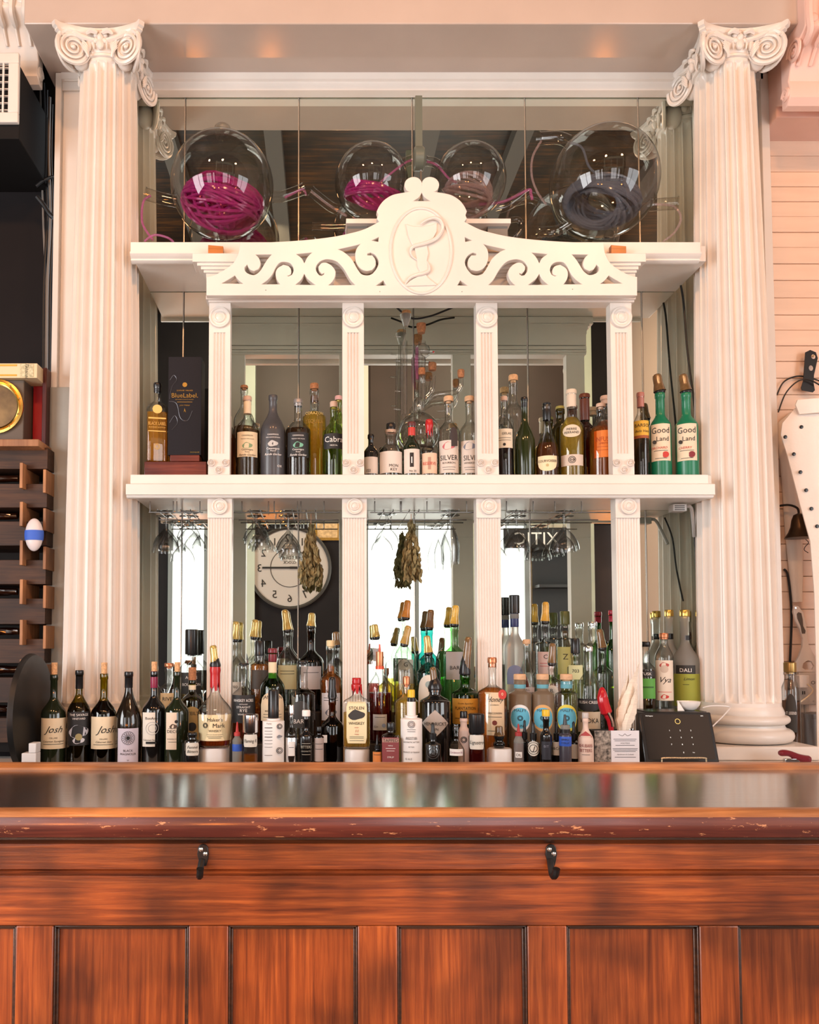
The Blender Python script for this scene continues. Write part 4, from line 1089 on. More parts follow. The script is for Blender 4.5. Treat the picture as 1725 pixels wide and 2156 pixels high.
bottle(637, 1391, 54, C, R1, 1397, 1462, 1447, 21, CLEAR, 'gin_bottle', 'clear round shouldered bottle with black stopper and dark lettered label', caps=[('stop', BLKPL, 1391, 23)], liq=(PALELIQ, 1470), labs=[(1474, 1530, 44, (0.05, 0.05, 0.05), 'arch', [('BARR', 1516, 9, WINK)], -4)])
bottle(697, 1348, 46, D, R1, 1361, 1432, 1414, 16, CLEAR, 'bourbon_bottle', 'amber bourbon bottle with pale wooden stopper and white label', caps=[('stop', mat('pale_wood_cap', (0.78, 0.62, 0.36), 0.5), 1348, 17)], liq=(WHISKY, 1402), labs=[(1458, 1515, 44, (0.62, 0.62, 0.66), 'rect', [('#bar', 1468, 1, INK), ('#bar', 1473, 1, INK), ('#blob', 1498, 9, (0.12, 0.14, 0.2))])])
bottle(700, 1425, 46, 2.53, C0, 1472, 1530, 1505, 14, BROWNG, 'syrup_bottle', 'dark brown bottle with black pourer cap and tiny side label', caps=[('pour', BLKPL, 1425, 15, 0)], liq=(liquid('black_syrup', (0.02, 0.008, 0.004)), 1512), labs=[(1545, 1561, 12, PAPER, 'rect', (), -17)])
bottle(800, 1356, 50, C, R1, 1405, 1452, 1410, 15, CLEAR, 'liqueur_bottle', 'clear bottle of dark red liqueur with red pointed pourer', caps=[('tip', cmat((0.60, 0.07, 0.02), 0.2), 1356), ('foil', COPPER, 1372, 1404)], liq=(REDLIQ, 1458), labs=[(1502, 1535, 30, GREYL, 'rect', [('#bar', 1508, 0.8, INK), ('#disc', 1525, 4, (0.2, 0.25, 0.4), 0, 8), ('Lic.', 1527, 5, INK, 0.2, -7)])])
bottle(856, 1424, 50, 2.56, C0, 1442, 1480, 1458, 15, CLEAR, 'herbal_liqueur_bottle', 'pale yellow liqueur bottle with copper cap behind the paper wrapped bitters', caps=[('stop', COPPER, 1424, 15)], liq=(YELLIQ, 1462))
bottle(916, 1404, 64, 2.558, C0, 1452, 1478, 1462, 24, BLKG, 'apothecary_gin_bottle', 'black apothecary gin bottle with diamond shaped label', caps=[('pour', BROWNCAP, 1404, 14, -6)], labs=[(1492, 1549, 62, (0.50, 0.47, 0.44), 'diamond', [("HENDRICK'S", 1521, 7, INK, 0, 0, 48), ('GIN', 1532, 5.5, INK)])], n=32)
bottle(980, 1415, 58, C, R1, 1420, 1462, 1446, 20, GREENG, 'rum_bottle', 'green glass rum bottle with big yellow label', caps=[('pour', BROWNCAP, 1340, 17, 6)], liq=(liquid('olive_rum', (0.22, 0.16, 0.02)), 1466), labs=[(1469, 1522, 66, (0.62, 0.36, 0.06), 'rect', [('Double Aged Rum', 1479, 3, INK, 0.3), ('PLANTATION', 1489, 6.5, INK, 0, 0, 44), ('RUM', 1502, 6, INK), ('#bar', 1510, 1, INK)])])
bottle(1037, 1384, 61, 2.562, C0, 1396, 1460, 1440, 15, CLEAR, 'honey_bourbon_bottle', 'amber honey whiskey bottle with tan tapered label and red seal', caps=[('stop', COPPER, 1384, 19), ('foil', COPPER, 1396, 1405)], liq=(WHISKY, 1448), labs=[(1456, 1545, 42, TAN, 'rect', [('Honey', 1470, 11, INK, 0.5), ('BOURBON', 1482, 2.5, INK), ('WISCONSIN', 1499, 4, INK), ('#bar', 1507, 1, INK), ('#disc', 1519, 5, (0.16, 0.03, 0.02)), ('#bar', 1536, 1, INK)], 4), (1450, 1470, 17, REDP, 'oval', [('0', 1459, 6, CREAM)], 20)])
blue = (0.10, 0.42, 0.60)
HAZY = mat('hazy_amber_glass', (0.42, 0.32, 0.22), 0.28, trans=0.6, ior=1.2)
mal = 'gin bottles with round blue labels'
for x, lab, rim, gm, tx in ((1095, 'hazy gin bottle with round blue label edged white beside the amber bourbon', (0.70, 0.72, 0.72), HAZY, 'MALFY'), (1143, 'hazy gin bottle with round blue label edged orange', (0.62, 0.36, 0.14), HAZY, 'MALFY'), (1193, 'clear gin bottle with round blue label edged yellow', (0.66, 0.60, 0.08), CLEAR, 'MALFY')):
    bottle(x, 1419, 46, 2.578, C0, 1431, 1462, 1453, 22, gm, 'gin_bottle', lab, caps=[('stop', mat('beech_cap', (0.60, 0.38, 0.22), 0.5, var=0.15, scale=60), 1419, 25), ('foil', cmat((0.12, 0.36, 0.45)), 1434, 1449)], labs=[(1482, 1538, 48, rim, 'oval', [('#disc', 1510, 21.5, blue), (tx, 1494, 6, INK, 0, 0, 26), ('#ring', 1510, 5, INK), ('GIN', 1526, 5, INK)])], group=mal, liq=(PALELIQ, 1470) if gm is CLEAR else None)
bottle(1240, 1352, 46, C, R1, 1362, 1446, 1410, 16, CLEAR, 'vodka_bottle', 'clear vodka bottle with black arched band and cream label', caps=[('caps', CHROME, 1372)], liq=(PALELIQ, 1452), labs=[(1470, 1496, 58, (0.02, 0.02, 0.02), 'smile', [('RUSH CREEK', 1477, 6, WINK, 0, 0, 42)]), (1497, 1540, 58, (0.66, 0.58, 0.44), 'rect', [('VODKA', 1515, 10, INK, 0, 0, 40)])])
# ---- back rows on the risers
def pourers(*rows):
    for (x, top, w, Y, base, gt, ys, yn, wn, gl, nm, lab, cap, lean, liq, labs) in rows:
        bottle(x, top, w, Y, base, gt, ys, yn, wn, gl, nm, lab, caps=[('pour', cap, top, 15, lean)], liq=liq, labs=labs)
pourers(
 (494, 1308, 36, E, R2, 1350, 1405, 1378, 12, CLEAR, 'spirit_bottle', 'clear bottle with gold dust cap half hidden by the first reeded post', GOLDCAP, 4, (PALELIQ, 1410), [(1435, 1470, 34, PALE, 'rect', [('TEQ', 1445, 5, INK)])]),
 (534, 1304, 36, E, R2, 1345, 1402, 1375, 12, CLEAR, 'spirit_bottle', 'clear bottle with gold dust cap behind the rye whiskey', GOLDCAP, 6, (PALELIQ, 1400), []),
 (605, 1283, 48, E, R2, 1330, 1395, 1362, 15, CLEAR, 'spirit_bottle', 'clear bottle with leaning gold dust cap and pale green label', GOLDCAP, -8, (PALELIQ, 1392), [(1400, 1450, 44, (0.50, 0.52, 0.32), 'rect', [('#bar', 1412, 1, INK), ('#bar', 1418, 1, INK)])]),
 (655, 1290, 52, E, R2, 1322, 1396, 1368, 15, BROWNG, 'rum_bottle', 'brown rum bottle with gold dust cap and grey label', GOLDCAP, 4, None, [(1402, 1450, 48, GREYL, 'rect', [('#bar', 1415, 1, INK)])]),
 (709, 1330, 36, E, R2, 1362, 1404, 1385, 13, CLEAR, 'spirit_bottle', 'clear bottle with smoked dust cap behind the pale wooden stopper', BROWNCAP, -3, (PALELIQ, 1410), []),
 (792, 1314, 44, E, R2, 1345, 1392, 1370, 14, CLEAR, 'spirit_bottle', 'clear bottle with gold dust cap behind the dark red liqueur', GOLDCAP, -6, (PALELIQ, 1400), [(1365, 1392, 12, GREYL, 'rect', [])]),
 (855, 1263, 46, E, R2, 1304, 1385, 1345, 15, glass('pale_green_glass', (0.78, 0.86, 0.78)), 'gin_bottle', 'tall pale green bottle with amber dust cap in the middle bay', mat('amber_cap_plastic', (0.45, 0.20, 0.04), 0.2, coat=0.5, var=0.5, scale=25), 8, (PALELIQ, 1380), [(1388, 1440, 34, (0.52, 0.58, 0.52), 'rect', [('G', 1398, 9, INK), ('VINE', 1412, 6, INK)])]),
 (905, 1283, 46, E, R2, 1325, 1395, 1370, 14, TEALG, 'gin_bottle', 'teal gin bottle standing at the back with bronze dust cap', BROWNCAP, 6, None, []),
 (958, 1274, 46, E, R2, 1318, 1380, 1358, 16, glass('light_green_glass', (0.62, 0.84, 0.60)), 'spirit_bottle', 'light green bottle with tall amber gold dust cap', mat('amber_gold_cap', (0.62, 0.38, 0.06), 0.2, coat=0.5, var=0.4, scale=25), 5, (liquid('light_green', (0.70, 0.88, 0.66)), 1376), [(1372, 1430, 40, GREYL, 'rect', [('BAR', 1405, 8, INK)])]),
 (903, 1338, 50, D, R1, 1378, 1418, 1394, 15, TEALG, 'gin_bottle', 'teal gin bottle with white arched label behind the black apothecary bottle', GOLDCAP, -6, (liquid('teal_gin', (0.08, 0.40, 0.36)), 1420), [(1420, 1500, 50, PALE, 'arch', [('#disc', 1440, 7, (0.3, 0.4, 0.4))])]),
 (852, 1316, 44, D, R1, 1360, 1412, 1385, 14, CLEAR, 'spirit_bottle', 'clear bottle with leaning bronze dust cap and black collar', mat('bronze_cap', (0.34, 0.22, 0.06), 0.2, coat=0.5, var=0.4, scale=25), 14, (YELLIQ, 1440), []),
 (1163, 1354, 40, C, R1, 1400, 1436, 1425, 14, CLEAR, 'spirit_bottle', 'clear bottle with smoked dust cap and round cream seal', BROWNCAP, 3, (liquid('pink_spirit', (0.9, 0.62, 0.58)), 1440), [(1442, 1466, 26, PALE, 'oval', [('B.', 1453, 8, INK)])]),
 (1150, 1267, 42, E, R2, 1312, 1356, 1350, 15, CLEAR, 'spirit_bottle', 'square shouldered clear bottle with amber dust cap and pink label', MATS['amber_gold_cap'], 2, (PALELIQ, 1370), [(1372, 1420, 34, (0.62, 0.50, 0.50), 'rect', [('C', 1382, 9, INK), ('#bar', 1396, 0.9, REDP), ('#bar', 1402, 0.9, REDP)])]),
 (1270, 1324, 42, D, R1, 1368, 1418, 1400, 15, CLEAR, 'spirit_bottle', 'round clear bottle with dark gold dust cap behind the white feathers', BROWNCAP, -8, (PALELIQ, 1420), []),
)
bottle(403, 1325, 50, E, R2, 1378, 1408, 1388, 24, CLEAR, 'shaker_bottle', 'clear bottle with tall black cap left of the first reeded post', caps=[('stop', BLKPL, 1325, 27)], liq=(PALELIQ, 1402), labs=[(1415, 1460, 46, (0.03, 0.03, 0.03), 'rect', [('ACRES', 1425, 6, WINK), ('BOURBON', 1440, 6, WINK)])])
bottle(356, 1396, 42, D, R1, 1404, 1450, 1438, 16, CLEAR, 'spirit_bottle', 'clear bottle with brown stopper behind the duck label wine', caps=[('stop', COPPER, 1396, 20)], liq=(YELLIQ, 1462), labs=[(1458, 1500, 40, (0.60, 0.44, 0.24), 'rect', [('RIVER', 1470, 8, INK)])])
bottle(547, 1349, 40, D, R1, 1380, 1402, 1392, 18, CLEAR, 'whiskey_bottle', 'amber whiskey with black cylindrical cap behind the green whiskey', caps=[('stop', BLKPL, 1349, 20)], liq=(WHISKY, 1398), labs=[(1410, 1450, 38, (0.05, 0.04, 0.03), 'rect', [])])
bottle(1085, 1253, 42, E, R2, 1292, 1366, 1330, 17, FROST, 'vodka_bottle', 'frosted vodka bottle with tall black cap and blue neck', caps=[('stop', BLKPL, 1253, 22), ('foil', cmat((0.02, 0.03, 0.12), 0.3), 1292, 1320)], labs=[(1400, 1440, 36, (0.20, 0.22, 0.34), 'arch', [])])
bottle(1110, 1346, 38, D, R1, 1356, 1440, 1380, 12, CLEAR, 'spirit_bottle', 'slender clear bottle with wooden cap beside the frosted vodka', caps=[('stop', MATS['beech_cap'], 1346, 16)], liq=(PALELIQ, 1400), labs=[(1446, 1465, 34, GREYL, 'rect', [('BILL', 1451, 4.5, INK), ('DUQUOIN', 1458, 4.5, INK)])])
bottle(1192, 1287, 40, E, R2, 1315, 1348, 1342, 18, CLEAR, 'tequila_bottle', 'clear bottle with olive green cylindrical cap', caps=[('stop', cmat((0.08, 0.10, 0.03), 0.3), 1287, 20)], liq=(GRNLIQ, 1362), labs=[(1362, 1420, 36, (0.42, 0.44, 0.16), 'rect', [('Z', 1382, 12, INK)])])
bottle(1213, 1344, 34, D, R1, 1376, 1406, 1398, 17, CLEAR, 'tequila_bottle', 'pale green bottle with short black cap beside the silver capped vodka', caps=[('stop', BLKPL, 1344, 19)], liq=(GRNLIQ, 1404), labs=[(1400, 1430, 32, (0.66, 0.66, 0.36), 'rect', [('703', 1412, 7, INK)])])
bottle(1250, 1309, 38, E, R2, 1318, 1362, 1352, 16, CLEAR, 'vodka_bottle', 'clear vodka bottle with silver cap at the back', caps=[('stop', CHROME, 1309, 18)], liq=(PALELIQ, 1366))
bottle(1292, 1282, 36, E, R2, 1286, 1372, 1345, 13, GREENG, 'spirit_bottle', 'green bottle with crimson cap half hidden by the last reeded post', caps=[('caps', cmat((0.28, 0.01, 0.03), 0.3), 1309)])
bottle(1362, 1345, 36, D, R1, 1352, 1410, 1392, 14, CLEAR, 'liqueur_bottle', 'dark liqueur bottle with bright green label beside the last reeded post', caps=[('caps', BLKPL, 1362)], liq=(liquid('dark_liq', (0.10, 0.05, 0.01)), 1410), labs=[(1412, 1424, 42, INK, 'rect', [('TUSK', 1418, 6, WINK)]), (1428, 1470, 42, (0.10, 0.36, 0.06), 'rect', [('#bar', 1446, 3, (0.03, 0.12, 0.02))])])
bottle(1400, 1331, 38, 2.766, R1, 1334, 1388, 1352, 15, CLEAR, 'aperitif_bottle', 'clear bottle with dark copper cap and cream red flourished label', caps=[('caps', COPPER, 1346)], liq=(PALELIQ, 1400), labs=[(1390, 1474, 40, (0.66, 0.58, 0.48), 'rect', [('#blob', 1400, 7, (0.40, 0.06, 0.05)), ('#disc', 1408, 8, (0.5, 0.4, 0.32)), ('Vya', 1430, 12, INK, 0.4), ('#bar', 1456, 1, REDP), ('#blob', 1466, 6, REDP)])])
FROSTY = mat('frosted_limoncello', (0.50, 0.56, 0.10), 0.4, trans=0.35, ior=1.2)
pl4 = 'gold capped bottles behind the tablet'
d_ = bottle(1445, 1284, 54, 2.832, R2, 1298, 1395, 1350, 17, FROST, 'limoncello_bottle', 'frosted bottle half full of yellow green liqueur with gold cap', caps=[('stop', GOLD, 1284, 20), ('ring', FROSTY, 1418, 1486)], labs=[(1400, 1418, 40, (0.03, 0.03, 0.03), 'rect', [('DALI', 1410, 8, WINK)]), (1338, 1348, 14, BLKPL, 'rect', [], 3), (1419, 1450, 30, None, 'rect', [('Limon', 1428, 6, INK, 0.4, 6), ('#bar', 1440, 0.9, INK, 0, 0, 6)])], group=pl4)
bottle(1412, 1284, 34, 2.905, R2, 1298, 1380, 1345, 14, FROST, 'liqueur_bottle', 'pale frosted bottle with gold cap and black neck band at the mirror', caps=[('stop', GOLD, 1284, 18), ('foil', BLKPL, 1334, 1346)])
bottle(1478, 1284, 34, 2.905, R2, 1298, 1380, 1345, 14, CLEAR, 'liqueur_bottle', 'clear bottle with gold cap and wine red neck band at the mirror', caps=[('stop', GOLD, 1284, 18), ('foil', cmat((0.12, 0.01, 0.02)), 1330, 1346)], liq=(liquid('dark_liq2', (0.20, 0.07, 0.02)), 1400))
# ---- small bitters and jars on the front edge
bottle(500, 1520, 20, A, C0, 1545, 1560, 1550, 11, FROST, 'squeeze_bottle', 'frosted squeeze bottle with red tip and blue tape band', caps=[('tip', cmat((0.5, 0.05, 0.05)), 1520), ('ring', cmat((0.03, 0.10, 0.50)), 1566, 1581)])
bottle(528, 1503, 32, A - 0.01, C0, 1542, 1556, 1550, 27, CLEAR, 'bitters_bottle', 'amber bitters bottle with silver lid and handwritten oval label', caps=[('stop', CHROME, 1503, 32)], liq=(WHISKY, 1588), labs=[(1545, 1571, 32, PALE, 'round', [('Flaming R.', 1558, 7, INK, 0.3)])])
bottle(576, 1452, 46, A, C0, 1512, 1518, 1515, 26, PAPER, 'wrapped_bitters', 'white paper wrapped bitters bottle printed with columns of small text', caps=[('stop', CLEAR, 1478, 18), ('stop', BLKPL, 1452, 22)], labs=[(1518, 1604, 26, None, 'rect', [('Facts', 1521, 3.5, INK), ('#bar', 1530, 1.4, INK, 0, 0, 9), ('#bar', 1537, 0.8, INK, 0, 0, 9), ('#bar', 1543, 0.8, INK, 0, 0, 9), ('#bar', 1549, 1.4, INK, 0, 0, 9), ('#bar', 1556, 0.8, INK, 0, 0, 9), ('#bar', 1563, 0.8, INK, 0, 0, 9), ('#bar', 1570, 0.8, INK, 0, 0, 9), ('#bar', 1587, 0.8, INK, 0, 0, 9)], -9), (1520, 1600, 16, None, 'rect', [('#ring', 1527, 5, INK), ('#blob', 1548, 4, (0.2, 0.2, 0.22)), ('#ring', 1577, 6, INK)], 13)])
bottle(614, 1484, 25, A, C0, 1505, 1548, 1528, 10, CLEAR, 'bitters_bottle', 'slim bottle with silver wrapped base and small white label', caps=[('stop', CHROME, 1484, 11), ('ring', CHROME, 1552, 1604)], labs=[(1560, 1590, 14, PAPER, 'rect', [('#bar', 1572, 1, INK)])])
bottle(645, 1495, 27, A, C0, 1508, 1552, 1536, 11, BLKG, 'bitters_bottle', 'little black bottle with white screw cap and silver print label', caps=[('stop', PAPER, 1495, 17)], labs=[(1558, 1590, 26, None, 'rect', [('BITTERS', 1571, 6, (0.40, 0.37, 0.30)), ('#bar', 1564, 1, (0.40, 0.37, 0.30)), ('AROMATIC', 1580, 3, (0.40, 0.37, 0.30)), ('#bar', 1587, 1, (0.40, 0.37, 0.30))])])
bottle(672, 1530, 20, A + 0.005, C0, 1540, 1552, 1546, 10, BROWNG, 'bitters_bottle', 'small brown bottle with faded pink label', caps=[('stop', BLKPL, 1530, 11)], labs=[(1553, 1602, 24, (0.40, 0.32, 0.29), 'rect', [('#bar', 1565, 1, INK), ('#bar', 1576, 1, INK)])])
bottle(794, 1547, 19, A - 0.01, C0, 1572, 1584, 1578, 9, glass('blue_glass', (0.10, 0.08, 0.30)), 'dropper_bottle', 'tiny blue pointed bottle with bright orange label', caps=[('tip', BLKPL, 1547)], labs=[(1582, 1604, 22, (0.66, 0.22, 0.05), 'rect', [('#bar', 1588, 1, INK)])])
bottle(822, 1521, 37, A - 0.005, C0, 1534, 1550, 1542, 14, CLEAR, 'bitters_bottle', 'square little bottle with maroon label lettered above', caps=[('stop', BLKPL, 1521, 16)], sq=0.6, dy=0.8, liq=(liquid('maroon_bitters', (0.12, 0.03, 0.02)), 1552), labs=[(1551, 1603, 35, (0.24, 0.055, 0.06), 'rect', [('#bar', 1557, 8, (0.46, 0.27, 0.22), 0, 0, 17), ('TAPPED', 1557, 6.5, INK, 0, 0, 31), ('MAPLE', 1568, 2.4, WINK), ('#bar', 1574, 0.9, WINK, 0, 0, 10), ('#bar', 1579, 0.9, WINK, 0, 0, 8), ('SYRUP', 1592, 3.5, WINK)])])
bottle(866, 1452, 45, A, C0, 1506, 1514, 1510, 24, PAPER, 'wrapped_bitters', 'white paper wrapped bitters bottle with yellow cap', caps=[('stop', PAPER, 1476, 18), ('stop', BLKPL, 1468, 17), ('stop', cmat((0.72, 0.46, 0.02), 0.4), 1452, 15)], labs=[(1516, 1604, 40, None, 'rect', [('#ring', 1523, 7, (0.25, 0.22, 0.22)), ('#disc', 1523, 4, (0.5, 0.47, 0.46)), ('#bar', 1534, 0.8, INK, 0, 0, 9), ('#bar', 1538, 0.8, INK, 0, 0, 8), ('ANGOSTURA', 1552, 6, INK, 0, 0, 24), ('AROMATIC BITTERS', 1560, 3, INK), ('BITTERS', 1570, 2.4, INK), ('PRODUCT OF TRINIDAD', 1581, 3, INK), ('O A E', 1595, 4, INK, 0, -6)])])
bottle(911, 1522, 33, A - 0.005, C0, 1550, 1568, 1560, 12, BLKG, 'dropper_bottle', 'round black dropper bottle with embossed swirl', caps=[('drop', BLKPL, 1522)], labs=[(1565, 1602, 24, None, 'rect', [('2', 1580, 12, (0.10, 0.10, 0.10), 0.3), ('#ring', 1582, 13, (0.07, 0.07, 0.07))])])
bottle(960, 1524, 34, A - 0.005, C0, 1530, 1582, 1556, 12, CLEAR, 'cordial_bottle', 'small clear conical bottle with narrow white label', caps=[('stop', CLEAR, 1524, 12)], labs=[(1575, 1589, 30, PAPER, 'rect', [('Cardamom Bit', 1582, 4, (0.3, 0.1, 0.2), 0.3)])], liq=(PALELIQ, 1590))
bottle(976, 1497, 24, 2.535, C0, 1512, 1540, 1528, 14, mat('pink_paper', (0.66, 0.50, 0.44), 0.6), 'wrapped_bottle', 'pink paper wrapped little bottle with black cap', caps=[('stop', BLKPL, 1497, 15)], labs=[(1545, 1570, 18, None, 'rect', [('#ring', 1556, 6, INK)])])
bottle(1003, 1502, 33, A - 0.01, C0, 1543, 1550, 1547, 27, CLEAR, 'bitters_jar', 'bitters jar with large black lid and oval handwritten label', caps=[('stop', BLKPL, 1502, 32)], liq=(REDLIQ, 1560), labs=[(1546, 1576, 34, PALE, 'round', [('Ligustro', 1561, 8, INK, 0.3)])])
bottle(1091, 1524, 20, A, C0, 1545, 1562, 1548, 12, FROST, 'squeeze_bottle', 'clear squeeze bottle with thin red tip beside the round white stand', caps=[('tip', cmat((0.35, 0.03, 0.03)), 1524), ('ring', cmat((0.16, 0.13, 0.12)), 1564, 1604)], labs=[(1582, 1594, 14, PAPER, 'rect', [('DL', 1588, 6, INK)])])
bottle(1104, 1516, 18, 2.515, C0, 1548, 1562, 1556, 9, BLKG, 'dropper_bottle', 'slim black dropper bottle behind the red tipped squeeze bottle', caps=[('drop', BLKPL, 1516)])
bottle(1122, 1520, 27, A + 0.005, C0, 1550, 1566, 1560, 11, BLKG, 'dropper_bottle', 'black dropper bottle with round white monogram label', caps=[('drop', BLKPL, 1520)], labs=[(1559, 1590, 28, PALE, 'oval', [('J', 1574, 10, INK, 0.3), ('#ring', 1574, 12, INK)])])
bottle(1149, 1494, 24, A - 0.015, C0, 1508, 1550, 1535, 12, BLKG, 'bitters_bottle', 'slim black bottle with yellow cap before the orange edged blue label', caps=[('stop', cmat((0.72, 0.46, 0.02), 0.4), 1494, 16), ('foil', PALE if False else PAPER, 1508, 1512)], labs=[(1560, 1598, 20, (0.02, 0.02, 0.03), 'rect', [('BIT', 1570, 5, (0.2, 0.2, 0.25))])])
bottle(1171, 1519, 22, A + 0.010, C0, 1550, 1564, 1558, 10, BLKG, 'dropper_bottle', 'black dropper bottle with white lettered square label', caps=[('drop', BLKPL, 1519)], labs=[(1561, 1589, 15, PALE, 'rect', [('&Co', 1574, 6, INK)])])
bottle(1189, 1504, 25, A - 0.02, C0, 1538, 1548, 1543, 18, mat('smoky_plastic', (0.05, 0.045, 0.06), 0.3), 'squeeze_bottle', 'smoky squeeze bottle with frosted cap and blue tape', caps=[('stop', FROST, 1526, 19), ('tip', BLKPL, 1504), ('ring', cmat((0.03, 0.10, 0.50)), 1550, 1570)], labs=[(1551, 1569, 20, None, 'rect', [('SIMPLE', 1556, 4, INK), ('SYRUP', 1563, 4, INK)])])
bottle(1207, 1519, 22, 2.49, C0, 1550, 1564, 1558, 10, BLKG, 'dropper_bottle', 'black dropper bottle with blank cream label', caps=[('drop', BLKPL, 1519)], labs=[(1566, 1596, 18, PALE, 'rect', [])])
bottle(1232, 1500, 32, A, C0, 1512, 1560, 1530, 11, mat('pink_paper_wrap', (0.72, 0.55, 0.46), 0.5), 'rhubarb_bitters', 'pink wrapped bitters bottle with red diamond and capitals', caps=[('stop', mat('grey_cap', (0.5, 0.48, 0.46), 0.4), 1500, 13)], labs=[(1538, 1562, 30, (0.42, 0.06, 0.06), 'diamond', [('#bar', 1550, 4, (0.72, 0.55, 0.46), 0, 0, 11)]), (1562, 1600, 30, None, 'rect', [('RHUBARB', 1568, 7, (0.25, 0.05, 0.05), 0, 0, 27), ('BITTERS', 1578, 7, (0.25, 0.05, 0.05), 0, 0, 25), ('#bar', 1587, 0.8, INK, 0, 0, 8)])])
# ---- middle shelf
M0 = MSH
F1, F2 = 2.783, 2.888
# cigar coloured plinth, whisky and tall black gift box at the left
wx = thing('display_plinth', (X(368, 985, 2.78), 2.78, M0), 'red brown wooden plinth on the middle shelf beside the column', 'plinth')
RWOOD = wood('red_mahogany', (0.09, 0.015, 0.010), (0.15, 0.027, 0.016), (0.22, 0.05, 0.026), 'x', 0.3, 0.3)
pz = Z(971, 2.74)
MB().box(X(303, 985, 2.74), X(434, 985, 2.74), 2.745, 2.86, M0 + 0.001, pz).build('slab', RWOOD, wx, bevel=0.002)
MB().box(X(358, 965, 2.742), X(420, 965, 2.742), 2.742, 2.80, pz + 0.0003, Z(958, 2.742)).build('block', RWOOD, wx, bevel=0.0015)
bz2 = Z(958, 2.742) + 0.0005
gb = thing('gift_box', (X(391, 860, 2.77), 2.77, bz2), 'tall black whisky gift box with gold lettering', 'box')
gx0, gx1 = X(354, 860, 2.745), X(424, 860, 2.745)
DNAVY = mat('black_card', (0.012, 0.012, 0.016), 0.55, var=0.1, scale=200, spec=0.2)
MB().box(gx0, gx1, 2.745, 2.825, bz2, Z(751, 2.745)).build('carton', DNAVY, gb, bevel=0.001)
gt_ = MB()
cxg = (gx0 + gx1) / 2
gy = 2.7442
sg_ = S(gy, 860)
flat_text(gt_, 'BlueLabel.', cxg, gy, Z(832, gy), 10 * sg_, 0, 56 * sg_)
flat_text(gt_, 'JOHNNIE WALKER', cxg, gy, Z(822, gy), 3 * sg_, 0, 34 * sg_)
flat_text(gt_, 'BLENDED SCOTCH WHISKY', cxg, gy, Z(841, gy), 2.2 * sg_, 0, 40 * sg_)
gt_.box(cxg - 16 * sg_, cxg + 16 * sg_, gy, gy + 0.0003, Z(847, gy), Z(846, gy))
flat_text(gt_, 'John Walker', cxg, gy, Z(853, gy), 3 * sg_, 0.4, 28 * sg_)
gt_.lathe([(5 * sg_, 0), (5 * sg_, 0.0005)], 16, M=Matrix.Translation((cxg, gy, Z(810, gy))) @ Matrix.Rotation(PI / 2, 4, 'X'))
gt_.prism([(cxg - 2 * sg_, Z(869, gy)), (cxg, Z(859, gy)), (cxg + 3 * sg_, Z(869, gy)), (cxg, Z(865, gy))], gy - 0.0003, gy)
flat_text(gt_, 'PERSONALISED', gx1 - 13 * sg_, gy, Z(952, gy), 2.2 * sg_, 0, 20 * sg_)
gt_.build('gold_lettering', GOLD, gb, smooth=False)
sw = MB()
sw.tube(bz([P(358, 800, gy - .0002), P(366, 790, gy - .0002), P(372, 800, gy - .0002), P(362, 815, gy - .0002), P(357, 840, gy - .0002)], 5), 0.0011, 5)
sw.tube(bz([P(356, 845, gy - .0002), P(372, 850, gy - .0002), P(380, 880, gy - .0002), P(395, 885, gy - .0002), P(405, 865, gy - .0002)], 5), 0.0011, 5)
sw.tube(bz([P(357, 890, gy - .0002), P(368, 875, gy - .0002), P(374, 890, gy - .0002), P(362, 905, gy - .0002)], 5), 0.0011, 5)
sw.build('walking_figure_outline', mat('grey_foil', (0.10, 0.10, 0.11), 0.3, metal=0.6), gb)
bottle(331, 805, 44, 2.785, pz, 808, 866, 842, 14, CLEAR, 'scotch_bottle', 'square scotch bottle of glowing amber with slanted gold label', caps=[('caps', BLKPL, 826)], liq=(liquid('amber_scotch', (0.95, 0.50, 0.08)), 872), sq=0.9, dy=0.95, labs=[(880, 918, 38, None, 'rect', [('BLACK LABEL', 897, 7, (0.62, 0.36, 0.08), 0.0, 0, 36), ('#bar', 886, 3, (0.72, 0.45, 0.12), 0, 0, 18), ('BLENDED SCOTCH', 905, 3, (0.62, 0.36, 0.08)), ('#bar', 913, 2, (0.72, 0.45, 0.12), 0, 0, 18)]), (858, 876, 20, (0.75, 0.48, 0.14), 'oval', []), (935, 955, 14, None, 'rect', [('#ring', 945, 6, (0.72, 0.45, 0.12))])])
sh1 = 'bottles on the middle shelf'
bottle(466, 846, 52, F2, M0, 858, 905, 885, 16, CLEAR, 'whisky_bottle', 'amber whisky mostly hidden by the first upper post', caps=[('stop', CORKD, 846, 18)], liq=(WHISKY, 915), labs=[(880, 925, 52, (0.60, 0.50, 0.40), 'rect', [('R', 895, 10, REDP, 0, -20)])])
greenfan = (0.10, 0.26, 0.17)
def fan(y): return [('#blob', y, 8, greenfan), ]
bottle(521, 832, 52, F1, M0, 836, 908, 876, 15, CLEAR, 'tequila_bottle', 'tequila bottle with cream label and pale paper neck strip', caps=[('caps', mat('pale_copper', (0.60, 0.42, 0.32), 0.5), 846), ('foil', (CREAM), 846, 872)], liq=(liquid('dark_tequila', (0.20, 0.12, 0.04)), 908), labs=[(915, 967, 48, (0.70, 0.58, 0.38), 'rect', [('CASAMIGOS', 923, 3, INK), ('TEQUILA 100% AGAVE', 930, 2, INK), ('#blob', 944, 8, (0.20, 0.30, 0.16)), ('Casamigos', 952, 4, INK), ('Anejo', 957, 3, INK), ('Rande Gerber', 963, 4.5, INK, 0.4)])])
